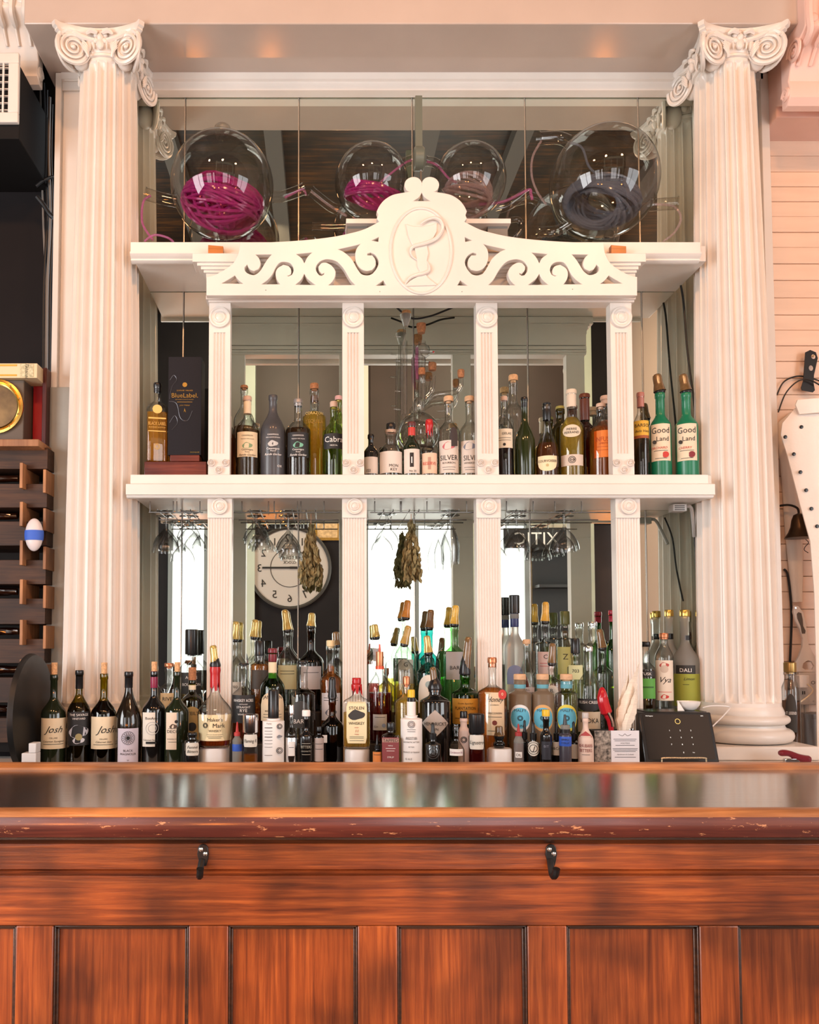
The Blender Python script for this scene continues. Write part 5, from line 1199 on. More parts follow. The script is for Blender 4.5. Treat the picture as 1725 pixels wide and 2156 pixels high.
bottle(514, 812, 44, F2, M0, 818, 890, 850, 14, CLEAR, 'tequila_bottle', 'tall necked bottle with cork behind the cream labelled tequila', caps=[('stop', CORKD, 812, 16)], liq=(liquid('brown_spirit', (0.30, 0.14, 0.05)), 900))
bottle(575, 832, 53, F1, M0, 833, 912, 862, 17, FDARK, 'mezcal_bottle', 'matte charcoal bottle with white line print', labs=[(912, 1000, 50, None, 'rect', [('CASAMIGOS', 921, 3, WINK), ('100% AGAVE ESPADIN', 927, 2.2, WINK), ('#blob', 940, 8, (0.50, 0.49, 0.47)), ('Casamigos', 950, 4.5, WINK), ('Mezcal', 955, 3, WINK), ('Rande Gerber', 962, 4.5, WINK, 0.4), ('OX', 986, 5, WINK, 0, 14)])])
bottle(628, 838, 53, F1, M0, 842, 910, 882, 16, CLEAR, 'tequila_bottle', 'tequila bottle with black label and green fan mark', caps=[('caps', mat('grey_foil_cap', (0.30, 0.28, 0.27), 0.4, metal=0.5), 856)], liq=(liquid('dark_tequila2', (0.10, 0.05, 0.02)), 905), labs=[(916, 967, 50, (0.015, 0.015, 0.016), 'rect', [('CASAMIGOS', 923, 3, WINK), ('TEQUILA 100% AGAVE', 930, 2, WINK), ('#blob', 943, 8, (0.16, 0.42, 0.30)), ('Casamigos', 952, 4, WINK), ('Anejo', 957, 3, WINK), ('Rande Gerber', 963, 4.5, WINK, 0.4)])])
bottle(662, 808, 50, F2, M0, 820, 882, 862, 17, CLEAR, 'tequila_bottle', 'golden tequila bottle with cork stopper and engraved lettering', caps=[('stop', CORKD, 808, 18)], liq=(liquid('gold_tequila', (0.95, 0.66, 0.10)), 868), labs=[(870, 910, 44, None, 'rect', [('CORAZON', 876, 6, (0.80, 0.6, 0.2)), ('TEQUILA', 893, 8, (0.35, 0.20, 0.04))])])
bottle(703, 846, 48, F1, M0, 858, 915, 886, 14, glass('lime_glass', (0.74, 0.84, 0.42)), 'agave_bottle', 'lime tinted bottle with black oval label beside the second upper post', caps=[('stop', mat('pale_copper', (0.60, 0.42, 0.32), 0.5), 846, 16)], liq=(PALELIQ, 905), labs=[(918, 950, 50, (0.02, 0.02, 0.02), 'round', [('Cabra', 930, 12, WINK), ('MEZCAL', 943, 3, WINK)])])
bottle(713, 834, 38, F2, M0, 843, 890, 868, 13, MATS['lime_glass'], 'agave_bottle', 'lime tinted bottle with pink stopper standing behind the black oval label', caps=[('stop', cmat((0.6, 0.35, 0.33)), 834, 15)])
# centre bay
WL = (0.64, 0.58, 0.52)
bottle(781, 912, 32, F1, M0, 916, 956, 936, 11, BLKG, 'liqueur_bottle', 'squat black bottle with white label beside the second upper post', caps=[('caps', BLKPL, 922)], labs=[(965, 1000, 34, WL, 'rect', [('ISI', 994, 7, INK, 0, -5)])])
bottle(823, 894, 50, F1, M0, 906, 952, 932, 22, CLEAR, 'gin_bottle', 'short round clear bottle with black stopper and broad white label', caps=[('stop', BLKPL, 892, 19), ('foil', mat('pale_copper', (0.60, 0.42, 0.32), 0.5), 906, 912)], liq=(PALELIQ, 950), labs=[(955, 1000, 58, WL, 'rect', [('MON', 985, 6, INK, 0, 6), ('KEY', 993, 6, INK, 0, 6)])])
bottle(867, 888, 37, F1 - 0.012, M0, 890, 946, 918, 14, DGREEN, 'vermouth_bottle', 'dark green bottle with red neck paper and white label', caps=[('caps', cmat((0.10, 0.02, 0.02), 0.4), 898), ('foil', REDP, 898, 918)], labs=[(949, 1000, 38, WL, 'rect', [('#bar', 972, 30, INK, 0, 0, 4), ('I', 972, 14, WINK), ('No 25', 995, 4, INK, 0, 2)])])
bottle(904, 884, 34, F1 - 0.012, M0, 888, 952, 925, 13, CLEAR, 'vermouth_bottle', 'small clear bottle with red sealed neck and peach label', caps=[('wax', REDW, 888, 905), ('stop', REDW, 884, 15)], liq=(PALELIQ, 940), labs=[(957, 1000, 38, (0.70, 0.50, 0.36), 'rect', [('RESERVE', 979, 7, REDP, 0, 0, 28), ('#bar', 979, 26, (0.42, 0.25, 0.18), 0, 0, 3)])])
SLV = (0.62, 0.56, 0.50)
bottle(945, 835, 46, F1, M0, 846, 912, 884, 15, CLEAR, 'spirit_bottle', 'clear spirit bottle with wooden stopper, dark flame motif and red scene label', caps=[('stop', MATS['beech_cap'], 835, 20)], liq=(PALELIQ, 900), labs=[(932, 1000, 46, SLV, 'rect', [('#blob', 944, 10, (0.50, 0.12, 0.14)), ('SILVER', 968, 11, INK, 0, 0, 38), ('BOURBON', 979, 4, INK, 0, 0, 30), ('#bar', 988, 0.8, INK, 0, 0, 14), ('#bar', 993, 0.8, INK, 0, 0, 12)]), (905, 945, 16, (0.03, 0.02, 0.02), 'arch', [], 10)])
bottle(989, 835, 42, F1, M0, 846, 912, 884, 15, CLEAR, 'spirit_bottle', 'clear spirit bottle with wooden stopper and grey scene label', caps=[('stop', MATS['beech_cap'], 835, 20)], liq=(PALELIQ, 900), labs=[(932, 1000, 42, SLV, 'rect', [('#blob', 944, 10, (0.18, 0.20, 0.26)), ('SILVER', 968, 11, INK, 0, 4, 34), ('WHISKEY', 979, 4, INK, 0, 0, 28), ('#bar', 988, 0.8, INK, 0, 0, 12), ('#bar', 993, 0.8, INK, 0, 0, 10)])])
# right bay
bottle(1062, 832, 38, F1, M0, 836, 905, 872, 12, CLEAR, 'armagnac_bottle', 'clear bottle with cream label beside the third upper post', caps=[('caps', mat('pale_copper', (0.60, 0.42, 0.32), 0.5), 842)], liq=(liquid('black_liq', (0.04, 0.012, 0.012)), 945), labs=[(907, 947, 40, (0.72, 0.66, 0.52), 'rect', [('GELAS', 917, 5, INK, 0, 5), ('#bar', 926, 0.8, INK), ('#bar', 931, 0.8, INK), ('#disc', 940, 3, INK)])])
bottle(1082, 790, 42, F2, M0, 802, 870, 845, 16, CLEAR, 'decanter', 'tall necked clear flask with round cork at the mirror', caps=[('stop', CORK, 790, 19)])
bottle(1105, 834, 42, F1, M0, 838, 935, 880, 12, mat('dark_olive_glass', (0.018, 0.026, 0.006), 0.12, coat=0.5), 'champagne_bottle', 'plain dark olive sloping bottle with black capsule', caps=[('caps', BLKPL, 858)])
bottle(1152, 849, 46, F1 - 0.015, M0, 852, 958, 893, 16, CLEAR, 'cognac_bottle', 'flared cognac bottle with black stopper and curved cream label', caps=[('stop', BLKPL, 849, 18), ('foil', BLKPL, 855, 885)], liq=(liquid('cognac', (0.32, 0.12, 0.04)), 935), labs=[(964, 996, 44, (0.76, 0.66, 0.42), 'smile', [('COURVOISIER', 975, 5.5, INK, 0, 0, 40), ('#disc', 984, 3, (0.5, 0.4, 0.2))])])
bottle(1204, 820, 50, F1, M0, 822, 905, 872, 18, CLEAR, 'cognac_bottle', 'clear cognac bottle with oval medallion label and lower band label', caps=[('caps', mat('cream_cap', (0.62, 0.52, 0.40), 0.5), 858)], liq=(YELLIQ, 880), labs=[(900, 926, 40, (0.62, 0.54, 0.40), 'oval', [('PIERRE', 909, 5, INK), ('FERRAND', 916, 5, INK)]), (962, 985, 52, (0.58, 0.50, 0.42), 'rect', [('#ring', 973, 7, INK), ('1840', 973, 4, INK)])])
bottle(1180, 856, 36, F2, M0, 862, 905, 888, 17, OLIVEG, 'spirit_bottle', 'olive bottle with lime cap behind the curved cream label cognac', caps=[('stop', cmat((0.36, 0.36, 0.10)), 856, 18)])
bottle(1232, 828, 38, F2, M0, 831, 905, 888, 18, BROWNG, 'armagnac_bottle', 'brown bottle with tall dark red capsule and gold crest', caps=[('caps', cmat((0.12, 0.03, 0.015), 0.35), 886)], labs=[(866, 880, 12, (0.55, 0.40, 0.12), 'oval', [])])
bottle(1266, 850, 50, F1, M0, 858, 912, 882, 16, CLEAR, 'infused_spirit', 'amber spirit bottle with bright orange label', caps=[('stop', mat('pale_copper', (0.60, 0.42, 0.32), 0.5), 850, 19)], liq=(WHISKY, 900), labs=[(912, 968, 40, (0.72, 0.20, 0.03), 'rect', [('INFUSE', 930, 10, (0.40, 0.07, 0.01), 0, 0, 32), ('SPIRITS', 939, 4, (0.40, 0.07, 0.01)), ('#bar', 946, 0.9, (0.40, 0.07, 0.01)), ('#bar', 953, 0.9, (0.40, 0.07, 0.01))], 4)])
bottle(1276, 831, 40, F2, M0, 835, 900, 872, 17, CLEAR, 'whiskey_bottle', 'amber bottle with clear necked cap behind the orange label', caps=[('caps', mat('pale_copper', (0.60, 0.42, 0.32), 0.5), 852)], liq=(WHISKY, 890))
bottle(1350, 824, 32, F1, M0, 828, 896, 866, 13, CLEAR, 'cachaca_bottle', 'dark bottle with yellow label beside the last upper post', caps=[('caps', cmat((0.45, 0.18, 0.14), 0.4), 858)], liq=(liquid('dark_cachaca', (0.08, 0.05, 0.03)), 925), labs=[(889, 920, 38, (0.72, 0.44, 0.05), 'rect', [('BARSOL', 899, 7, INK, 0, 4), ('Bella Vista', 911, 5, INK, 0.4, 2)]), (920, 926, 38, (0.35, 0.10, 0.03), 'rect', [])])
for x, wd_, lab, fr_, tx in ((1391, 42, 'matte green bottle with cream label and red apple', (0.50, 0.04, 0.03), 'ORCHARD'), (1446, 46, 'matte green bottle with cream label and dark cherries', (0.20, 0.02, 0.03), 'CHERRY')):
    bottle(x, 787, wd_, F1, M0, 828, 900, 872, 18, FGREEN, 'liqueur_bottle', lab, caps=[('pour', BROWNCAP, 787, 19, -8)], labs=[(897, 974, 44, (0.70, 0.60, 0.44), 'rect', [('Good', 910, 13, INK, 0.0, 0, 36), ('Land', 928, 10, INK, 0.0, 4, 24), ('#disc', 935, 4, INK, 0, -12), (tx, 947, 5, REDP, 0.2, -4), ('#bar', 953, 1, INK, 0, 0, 14), ('#disc', 962, 6.5, fr_, 0, 9), ('#bar', 969, 1, INK, 0, 0, 12)])])
# ================================================================== GLASS GLOBES ON THE UPPER SHELF
GLOBE = glass('globe_glass', (0.90, 0.89, 0.87), (0.42, 0.38, 0.33), ior=1.42, rimp=3.0)
def tubing(name, tint, diff, f):
    m, nt, out = _new(name)
    tr = nt.nodes.new('ShaderNodeBsdfTransparent'); tr.inputs[0].default_value = (*tint, 1)
    b = nt.nodes.new('ShaderNodeBsdfPrincipled'); b.inputs['Base Color'].default_value = (*diff, 1); b.inputs['Roughness'].default_value = 0.12
    mx = nt.nodes.new('ShaderNodeMixShader'); mx.inputs[0].default_value = f
    nt.links.new(tr.outputs[0], mx.inputs[1]); nt.links.new(b.outputs[0], mx.inputs[2]); nt.links.new(mx.outputs[0], out.inputs[0])
    return m
PURP = tubing('purple_tubing', (0.90, 0.50, 0.76), (0.46, 0.045, 0.24), 0.42)
PINKT = tubing('pink_tubing', (0.94, 0.70, 0.84), (0.50, 0.16, 0.34), 0.35)
GREYT = tubing('grey_tubing', (0.78, 0.80, 0.84), (0.20, 0.22, 0.26), 0.38)
CLEART = tubing('clear_tubing', (0.92, 0.86, 0.84), (0.45, 0.36, 0.36), 0.25)
def coil(mb, c, rx, ry, rz, loops, rad, seed, tiltv=0.5):
    rnd = random.Random(seed)
    pts = []
    ax = Vector((0.1, 1, 0.35)).normalized()
    n = loops * 22
    for i in range(n):
        a = i * 2 * PI / 22
        th = 0.9 * math.sin(i * 0.013 + seed) + tiltv
        ph = i * 0.011 * (1 + 0.3 * math.sin(i * 0.004 + seed))
        k = 0.62 + 0.36 * abs(math.sin(i * 0.0091 + seed * 1.7))
        v = Vector((math.cos(a), math.sin(a), 0)) * k
        v = Matrix.Rotation(th, 3, 'X') @ v
        v = Matrix.Rotation(ph, 3, 'Z') @ v
        v = Matrix.Rotation(0.25, 3, 'Y') @ v
        pts.append((c[0] + v.x * rx, c[1] + v.y * ry, c[2] + v.z * rz))
    return mb.tube(pts, rad, 6)
def sph(r, z0, z1, n=22):
    a0, a1 = math.acos(max(-1, min(1, -z0 / r))), math.acos(max(-1, min(1, -z1 / r)))
    return [(r * math.sin(a0 + (a1 - a0) * k / n), -r * math.cos(a0 + (a1 - a0) * k / n)) for k in range(n + 1)]
def globe(px, py, rp, Y, label, cm, cseed, arms, coilspec, topneck=False, loops=26, extra=()):
    c = P(px, py, Y); r = rp * S(Y, py)
    t = thing('glass_globe', (c.x, c.y, c.z - r), label, 'glass vessel')
    MB().lathe(sph(r, -r, r), 48, c=c, capb=False, capt=False).build('globe', GLOBE, t)
    if topneck:
        MB().lathe([(0.026, r * 0.985), (0.024, r + 0.012), (0.027, r + 0.02), (0.027, r + 0.032), (0.024, r + 0.036), (0.001, r + 0.036)], 20, c=c, capb=False).build('neck', GLOBE, t)
    for (pts, rad, m, nm) in arms:
        path = bz([P(a, b, yy) for a, b, yy in pts], 6)
        MB().tube(path, rad, 12, caps=False).build(nm, m, t)
        if m is GLOBE:
            e = path[-1]; d = (path[-1] - path[-2]).normalized()
            MB().tube([e - d * 0.003, e + d * 0.002], rad * 1.12, 12, caps=False).build('rim', GLOBE, t)
    (ex, ey, rx, rz) = coilspec
    cc = P(ex, ey, Y)
    coil(MB(), cc, rx * S(Y, ey), min(rx, rz) * 0.95 * S(Y, ey), rz * S(Y, ey), loops, 0.0052, cseed).build('tubing_coil', cm, t)
    for (pts, rad, m) in extra:
        MB().tube(bz([P(a, b, yy) for a, b, yy in pts], 6), rad, 8).build('tube', m, t)
    return t
g1, g2 = 2.768, 2.80
globe(468, 392, 108, g1, 'big glass globe with purple tubing beside the left column', PURP, 1,
      [([(372, 425, g1), (340, 418, g1 - .01), (306, 408, g1 - .02)], 0.020, GLOBE, 'arm'), ([(572, 415, g1), (600, 412, g1), (640, 398, g1)], 0.019, GLOBE, 'arm'), ([(468, 497, g1 - .01), (468, 503, g1 - .02), (468, 508, g1 - .03)], 0.018, GLOBE, 'foot_neck')],
      (468, 428, 88, 70), True, 34, extra=[([(318, 412, g1 - .02), (302, 425, g1 - .02), (300, 470, g1 - .02), (322, 505, g1 - .03)], 0.004, PINKT), ([(304, 508, g1 - .05), (325, 495, g1 - .05), (352, 500, g1 - .04), (366, 510, g1 - .03)], 0.004, PINKT), ([(600, 416, g1), (632, 400, g1 + .004), (640, 400, g1 + .02), (645, 412, g1 + .03)], 0.004, PINKT)])
globe(782, 383, 77, g2, 'small glass globe with magenta tubing left of the pediment crest', PURP, 2,
      [([(846, 345, g2), (862, 338, g2), (867, 337, g2)], 0.016, GLOBE, 'arm'), ([(722, 440, g2), (700, 437, g2), (655, 402, g2 - .02)], 0.017, GLOBE, 'arm'), ([(730, 476, g2), (700, 477, g2), (658, 476, g2)], 0.012, GLOBE, 'arm')],
      (785, 412, 60, 48), False, 15, extra=[([(867, 337, g2), (850, 345, g2), (815, 372, g2), (790, 395, g2)], 0.004, PINKT), ([(655, 403, g2 - .02), (690, 430, g2), (730, 455, g2)], 0.004, CLEART)])
globe(990, 380, 75, g2, 'small glass globe with faint pink tubing right of the pediment crest', CLEART, 3,
      [([(930, 352, g2), (915, 342, g2), (898, 339, g2)], 0.016, GLOBE, 'arm'), ([(1048, 440, g2), (1075, 430, g2), (1112, 402, g2 - .02)], 0.017, GLOBE, 'arm'), ([(1060, 468, g2 + .02), (1090, 462, g2 + .02), (1098, 480, g2 + .02), (1085, 498, g2 + .02)], 0.010, GLOBE, 'arm')],
      (985, 412, 58, 46), False, 15, extra=[([(899, 340, g2), (920, 348, g2), (945, 375, g2), (962, 385, g2)], 0.004, PINKT), ([(1010, 430, g2), (1060, 425, g2), (1112, 400, g2 - .02), (1118, 408, g2 - .02), (1121, 420, g2 - .02)], 0.005, PINKT)])
globe(1272, 384, 112, g1, 'big glass globe with grey tubing beside the right column', GREYT, 4,
      [([(1198, 298, g1), (1175, 290, g1), (1136, 292, g1 - .01)], 0.021, GLOBE, 'arm'), ([(1368, 432, g1), (1395, 430, g1), (1428, 428, g1 - .02)], 0.020, GLOBE, 'arm'), ([(1200, 470, g1), (1170, 487, g1 + .03), (1133, 488, g1 + .03)], 0.018, GLOBE, 'arm'), ([(1283, 494, g1 - .01), (1283, 501, g1 - .02), (1283, 508, g1 - .03)], 0.018, GLOBE, 'foot_neck')],
      (1268, 425, 82, 62), False, 30, extra=[([(1140, 297, g1), (1122, 330, g1), (1120, 370, g1), (1132, 405, g1), (1150, 430, g1 + .02)], 0.004, CLEART), ([(1380, 430, g1 - .02), (1420, 435, g1 - .02), (1434, 460, g1 - .03), (1420, 490, g1 - .03), (1396, 509, g1 - .02)], 0.004, CLEART), ([(1195, 300, g1), (1225, 310, g1), (1240, 350, g1), (1262, 370, g1)], 0.004, GREYT)])
zled = Z(533, 2.655)
for px, lab in ((452, 'orange wood wedge under the purple tubing globe'), (1301, 'orange wood wedge under the grey tubing globe')):
    yy = 2.6565
    x0 = X(px - 1, 525, yy); zz0 = zled + 0.0005
    w = thing('wood_wedge', (x0, yy, zz0), lab, 'wedge', 'wood wedges under the globes')
    MB().prism([(x0 - 0.02, zz0), (x0 + 0.03, zz0), (x0 + 0.03, zz0 + 0.024), (x0 - 0.02, zz0 + 0.028)], yy, yy + 0.0215).build('block', wood('orange_wedge_wood', (0.45, 0.12, 0.02), (0.62, 0.20, 0.035), (0.75, 0.30, 0.07), 'x', 0.4, 0.2), w, bevel=0.001)
gs = thing('globe_shelf', (X(900, 465, 2.8), 2.8, USH), 'white raised board carrying the two small globes behind the pediment', 'shelf')
yb0 = 2.70
MB().box(X(729, 465, yb0), X(1076, 465, yb0), yb0, 2.94, Z(470, yb0), Z(460, yb0)).build('board', WHITE, gs, bevel=0.001)
for a in (732, 1030): MB().box(X(a, 485, yb0), X(a + 42, 485, yb0), yb0 + 0.02, 2.92, USH + 0.0004, Z(470, yb0) - 0.0004).build('support', mat('grey_support', (0.20, 0.19, 0.17), 0.5), gs)
cl = thing('pipe_clamp', (X(882, 335, g2), g2, Z(365, g2)), 'grey green clamp hanging between the two small globes', 'clamp')
CLM = mat('clamp_paint', (0.13, 0.15, 0.12), 0.35)
cc = P(882, 335, g2)
MB().lathe([(0.036, -0.018), (0.040, -0.014), (0.040, 0.014), (0.036, 0.018)], 24, M=Matrix.Translation(cc) @ Matrix.Rotation(PI / 2, 4, 'Y')).build('ring', CLM, cl)
MB().box(cc.x - 0.012, cc.x + 0.012, g2 - 0.01, g2 + 0.01, cc.z + 0.038, ZS + 0.0 if False else Z(205, g2)).build('hanger_bar', CLM, cl)
MB().box(cc.x + 0.004, cc.x + 0.010, g2 - 0.003, g2 + 0.003, Z(459, yb0), cc.z - 0.038).build('rod', CHROME, cl)

# ================================================================== DISTILLING GLASS IN THE CENTRE BAY
sy_ = 2.905
t = thing('distilling_glass', (X(883, 990, sy_), sy_, MSH), 'tall laboratory distilling glass with corks and side arms', 'glass apparatus')
def V(a, b): return (700 + a * 0.2319, 620 + b * 0.2319)
def Q(a, b, y=sy_): return P(*V(a, b), y)
LAB = glass('lab_glass', (0.95, 0.95, 0.94), (0.22, 0.21, 0.2), spec=4.0, rimp=2.0)
def ptube(pts, r, nm, m=LAB, y=sy_, n=12, caps=False):
    MB().tube(bz([Q(a, b, y) for a, b in pts], 5), r, n, caps=caps).build(nm, m, t)
k_ = S(sy_, 850) * 0.2319
yc_ = sy_ - 0.035
fl = P(882, 912, sy_); fr_ = 44 * S(sy_, 900)
MB().lathe(sph(fr_, -fr_, fr_ * 0.97) + [(0.016, fr_ * 0.99), (0.016, Z(868, sy_) - fl.z), (0.021, Z(866, sy_) - fl.z), (0.021, Z(845, sy_) - fl.z), (0.013, Z(838, sy_) - fl.z)], 32, c=fl, capb=False, capt=False).build('round_flask', LAB, t)
ptube([(648, 1090), (648, 700), (650, 420)], 31 * k_, 'condenser_jacket', y=yc_)
ptube([(648, 1090), (648, 700), (655, 300)], 13 * k_, 'inner_tube', y=yc_)
MB().lathe([(0.008, 0), (0.019, Z(632, yc_) * 0 + 0.032), (0.021, 0.042)], 16, c=Q(668, 290, yc_), capb=False, capt=False).build('funnel', FROST, t)
for a, b in ((600, 383), (590, 603), (600, 880), (590, 1043)):
    ptube([(a + 25, b + 2), (a - 5, b), (a - 33, b - 3)], 8 * k_, 'hose_nipple', y=yc_)
MB().lathe([(0.014, 0), (0.017, 0.004), (0.017, 0.016), (0.015, 0.019)], 16, c=Q(672, 200, yc_)).build('cork', CORK, t)
ptube([(645, 1180), (650, 1130), (648, 1085)], 12 * k_, 'joint', y=yc_)
ptube([(812, 1010), (812, 760), (815, 580)], 33 * k_, 'column_tube')
ptube([(775, 770), (765, 640), (768, 480)], 15 * k_, 'red_tube', PINKT)
b0 = Q(815, 580)
MB().lathe([(0.012, 0), (0.027, 0.012), (0.028, 0.03), (0.026, 0.040), (0.013, 0.052), (0.013, 0.062)], 20, c=b0, capb=False, capt=False).build('head_bulb', LAB, t)
MB().lathe([(0.013, 0), (0.015, 0.010), (0.017, 0.020), (0.017, 0.034)], 16, c=Q(797, 352) + Vector((0.004, 0, 0))).build('cork', CORKD, t)
ptube([(800, 520), (850, 522), (910, 525)], 12 * k_, 'stopcock', FROST)
MB().lathe([(0.004, 0), (0.006, 0.004)], 10, c=Q(915, 530)).build('stopcock_key', REDW, t)
ptube([(850, 930), (895, 880), (910, 800), (912, 740)], 26 * k_, 'side_arm')
MB().lathe([(0.013, -0.004), (0.015, 0.004), (0.015, 0.020), (0.012, 0.024)], 14, c=Q(908, 680)).build('cork', CORKD, t)
ptube([(860, 960), (940, 912), (1040, 900), (1130, 880), (1163, 830), (1168, 760)], 24 * k_, 'side_arm')
MB().lathe([(0.010, -0.004), (0.0125, 0.004), (0.0125, 0.022), (0.010, 0.025)], 14, c=Q(1168, 745)).build('cork', CORKD, t)
ptube([(830, 800), (815, 760), (812, 720)], 20 * k_, 'side_arm', y=sy_ - 0.03)
MB().lathe([(0.011, -0.004), (0.013, 0.004), (0.012, 0.020)], 14, c=Q(812, 720, sy_ - 0.03)).build('cork', CORKD, t)
ptube([(950, 1060), (1040, 1052), (1110, 1020), (1140, 940), (1140, 890)], 8 * k_, 'return_tube')
rg = MB().tube([(fl.x + 0.05 * math.cos(2 * PI * q / 24), fl.y + 0.05 * math.sin(2 * PI * q / 24), fl.z - fr_ * 0.78) for q in range(24)], 0.004, 6, closed=True)
rg.build('support_ring', DARKMET, t)
for q in range(3):
    a = 2 * PI * q / 3 + 0.5
    MB().tube([(fl.x + 0.05 * math.cos(a), fl.y + 0.05 * math.sin(a) * 0.9, fl.z - fr_ * 0.78), (fl.x + 0.052 * math.cos(a), fl.y + 0.045 * math.sin(a), MSH + 0.001)], 0.003, 6).build('support_leg', DARKMET, t)

# ================================================================== HANGING GLASS RACKS, GLASSES, HERBS
WIRE = mat('rack_wire', (0.25, 0.24, 0.23), 0.25, metal=0.9)
zr_ = mz0 - 0.032
for i, (a, b, slots, lab) in enumerate(((320, 432, (350, 398), 'left of the first reeded post'), (495, 715, (540, 607, 655), 'in the bay with the clock reflection'), (778, 996, (815, 868, 950), 'in the middle bay'), (1062, 1285, (1088, 1188), 'in the bay of the blue labels'))):
    t = thing('glass_rack', (X((a + b) / 2, 1060, 2.8), 2.82, mz0), 'wire stemware rack hung under the middle shelf ' + lab, 'glass rack', 'wire glass racks')
    for yy in (2.752, 2.925):
        MB().tube([(X(a, 1065, 2.8), yy, zr_ - 0.002), (X(b, 1065, 2.8), yy, zr_ - 0.002)], 0.0022, 6).build('cross_bar', WIRE, t)
    for sx in slots:
        x = X(sx, 1065, 2.8)
        for d in (-0.016, 0.016):
            MB().tube(bz([(x + d, 2.735, zr_ + 0.006), (x + d, 2.745, zr_ + 0.0005), (x + d, 2.83, zr_ + 0.0005), (x + d, 2.935, zr_ + 0.0005)], 4), 0.002, 6).build('rail', WIRE, t)
        for d in (-0.045, 0.045):
            MB().tube([(x + d, 2.752, zr_ - 0.002), (x + d, 2.752, mz0 + 0.004)], 0.002, 6).build('hanger', WIRE, t)
SG = glass('stem_glass', (0.93, 0.935, 0.93), (0.03, 0.03, 0.03), rimp=1.5)
def hung(x, ybot, Y, wpx, bowl, label, group, kind='coupe'):
    """glass hanging upside down from the rack: foot on top of the rails"""
    px_, zf = X(x, 1100, Y), zr_ + 0.0032
    zb_ = Z(ybot, Y); Lb = bowl * S(Y); R = wpx * S(Y) / 2
    t = thing('coupe_glass' if kind == 'coupe' else 'flute_glass', (px_, Y, zf), label, 'glass', group)
    prof = [(0.034, zf + 0.003), (0.034, zf + 0.0018), (0.012, zf + 0.0005), (0.004, zf - 0.004), (0.0035, zb_ + Lb + 0.006), (0.006, zb_ + Lb)]
    n = 9
    for k in range(1, n + 1):
        u = k / n
        rr = (R * math.sin(u * PI * 0.5) ** 0.75) if kind == 'coupe' else (R * (0.25 + 0.75 * math.sin(min(1, u * 1.5) * PI / 2)) * (1 if u < 0.6 else 1 - 0.25 * (u - 0.6)))
        prof.append((max(0.006, rr), zb_ + Lb * (1 - u)))
    MB().lathe(list(reversed(prof)), 28, c=(px_, Y, 0), capb=False).build('glass', SG, t)
cg = 'coupes hanging upside down from the wire racks'
for x, yb, Y, w, h, lab in ((350, 1163, 2.79, 58, 44, 'hanging coupe closest to the left column'), (350, 1152, 2.885, 54, 40, 'hanging coupe behind the one closest to the left column'), (398, 1135, 2.80, 50, 38, 'short hanging coupe tucked beside the first reeded post'), (398, 1150, 2.892, 52, 40, 'hanging coupe at the mirror beside the first reeded post'),
                            (540, 1138, 2.79, 56, 40, 'hanging coupe over the clock reflection, nearest the first post'), (540, 1146, 2.888, 52, 38, 'hanging coupe at the mirror over the clock reflection'), (607, 1160, 2.79, 54, 42, 'hanging coupe beside the wide herb bundle'), (607, 1165, 2.885, 50, 40, 'hanging coupe at the mirror behind the herb bundle'),
                            (815, 1143, 2.84, 50, 34, 'lone hanging coupe before the bright window reflection'), (1088, 1163, 2.79, 56, 44, 'large hanging coupe beside the third reeded post'), (1088, 1155, 2.888, 54, 40, 'hanging coupe at the mirror beside the third reeded post'), (1188, 1158, 2.79, 62, 48, 'wide hanging coupe below the black sign reflection'), (1188, 1162, 2.89, 48, 36, 'small hanging coupe at the mirror below the sign reflection')):
    hung(x, yb, Y, w, h, lab, cg)
for x, yb, Y, lab in ((948, 1182, 2.78, 'hanging flute glass right of the herb bunch'), (948, 1188, 2.87, 'hanging flute glass at the mirror right of the herb bunch')):
    hung(x, yb, Y, 40, 78, lab, 'hanging flutes', 'flute')
HERB = mat('dried_herb', (0.20, 0.16, 0.07), 0.8, var=0.5, scale=60)
def herbs(x, y0, y1, Y, wid, n, label, seed):
    rnd = random.Random(seed)
    t = thing('herb_bundle', (X(x, y0, Y), Y, Z(y1, Y)), label, 'herbs')
    zt_, zb_ = Z(y0, Y), Z(y1, Y); x0 = X(x, y0, Y); W_ = wid * S(Y) / 2
    MB().tube([(x0, Y, zt_ + 0.004), (x0, Y, zr_)], 0.0012, 5).build('string', mat('twine', (0.45, 0.25, 0.15), 0.8), t)
    st_ = MB()
    for k in range(7):
        a = rnd.uniform(-1, 1)
        st_.tube([(x0 + a * 0.006, Y + rnd.uniform(-.005, .005), zt_ + 0.012 * rnd.random()), (x0 + a * W_ * 0.5, Y, zt_ - (zt_ - zb_) * 0.6)], 0.0016, 5)
    tag(st_.build('stems', HERB, t), kind='stuff')
    lf = MB()
    for k in range(n):
        u = rnd.random() ** 0.75
        ww = W_ * min(1, 0.16 + 1.05 * u) * (1 if u < 0.88 else 0.85)
        p = Vector((x0 + rnd.uniform(-1, 1) * ww, Y + rnd.uniform(-1, 1) * ww * 0.6, zt_ - (zt_ - zb_) * u * 0.92))
        M = Matrix.Translation(p) @ Matrix.Rotation(rnd.uniform(0, 6.28), 4, 'Z') @ Matrix.Rotation(rnd.uniform(-.5, .5), 4, 'Y')
        L = rnd.uniform(0.011, 0.021); w = rnd.uniform(0.004, 0.007)
        lf.add([(0, 0, L), (w, 0.002, L * .3), (w * .9, 0.003, -L * .4), (0, 0, -L), (-w * .9, -0.002, -L * .4), (-w, 0.001, L * .3), (0, 0.004, 0)], [(0, 1, 6), (1, 2, 6), (2, 3, 6), (3, 4, 6), (4, 5, 6), (5, 0, 6)], M)
    tag(lf.build('leaves', HERB, t, smooth=False), kind='stuff')
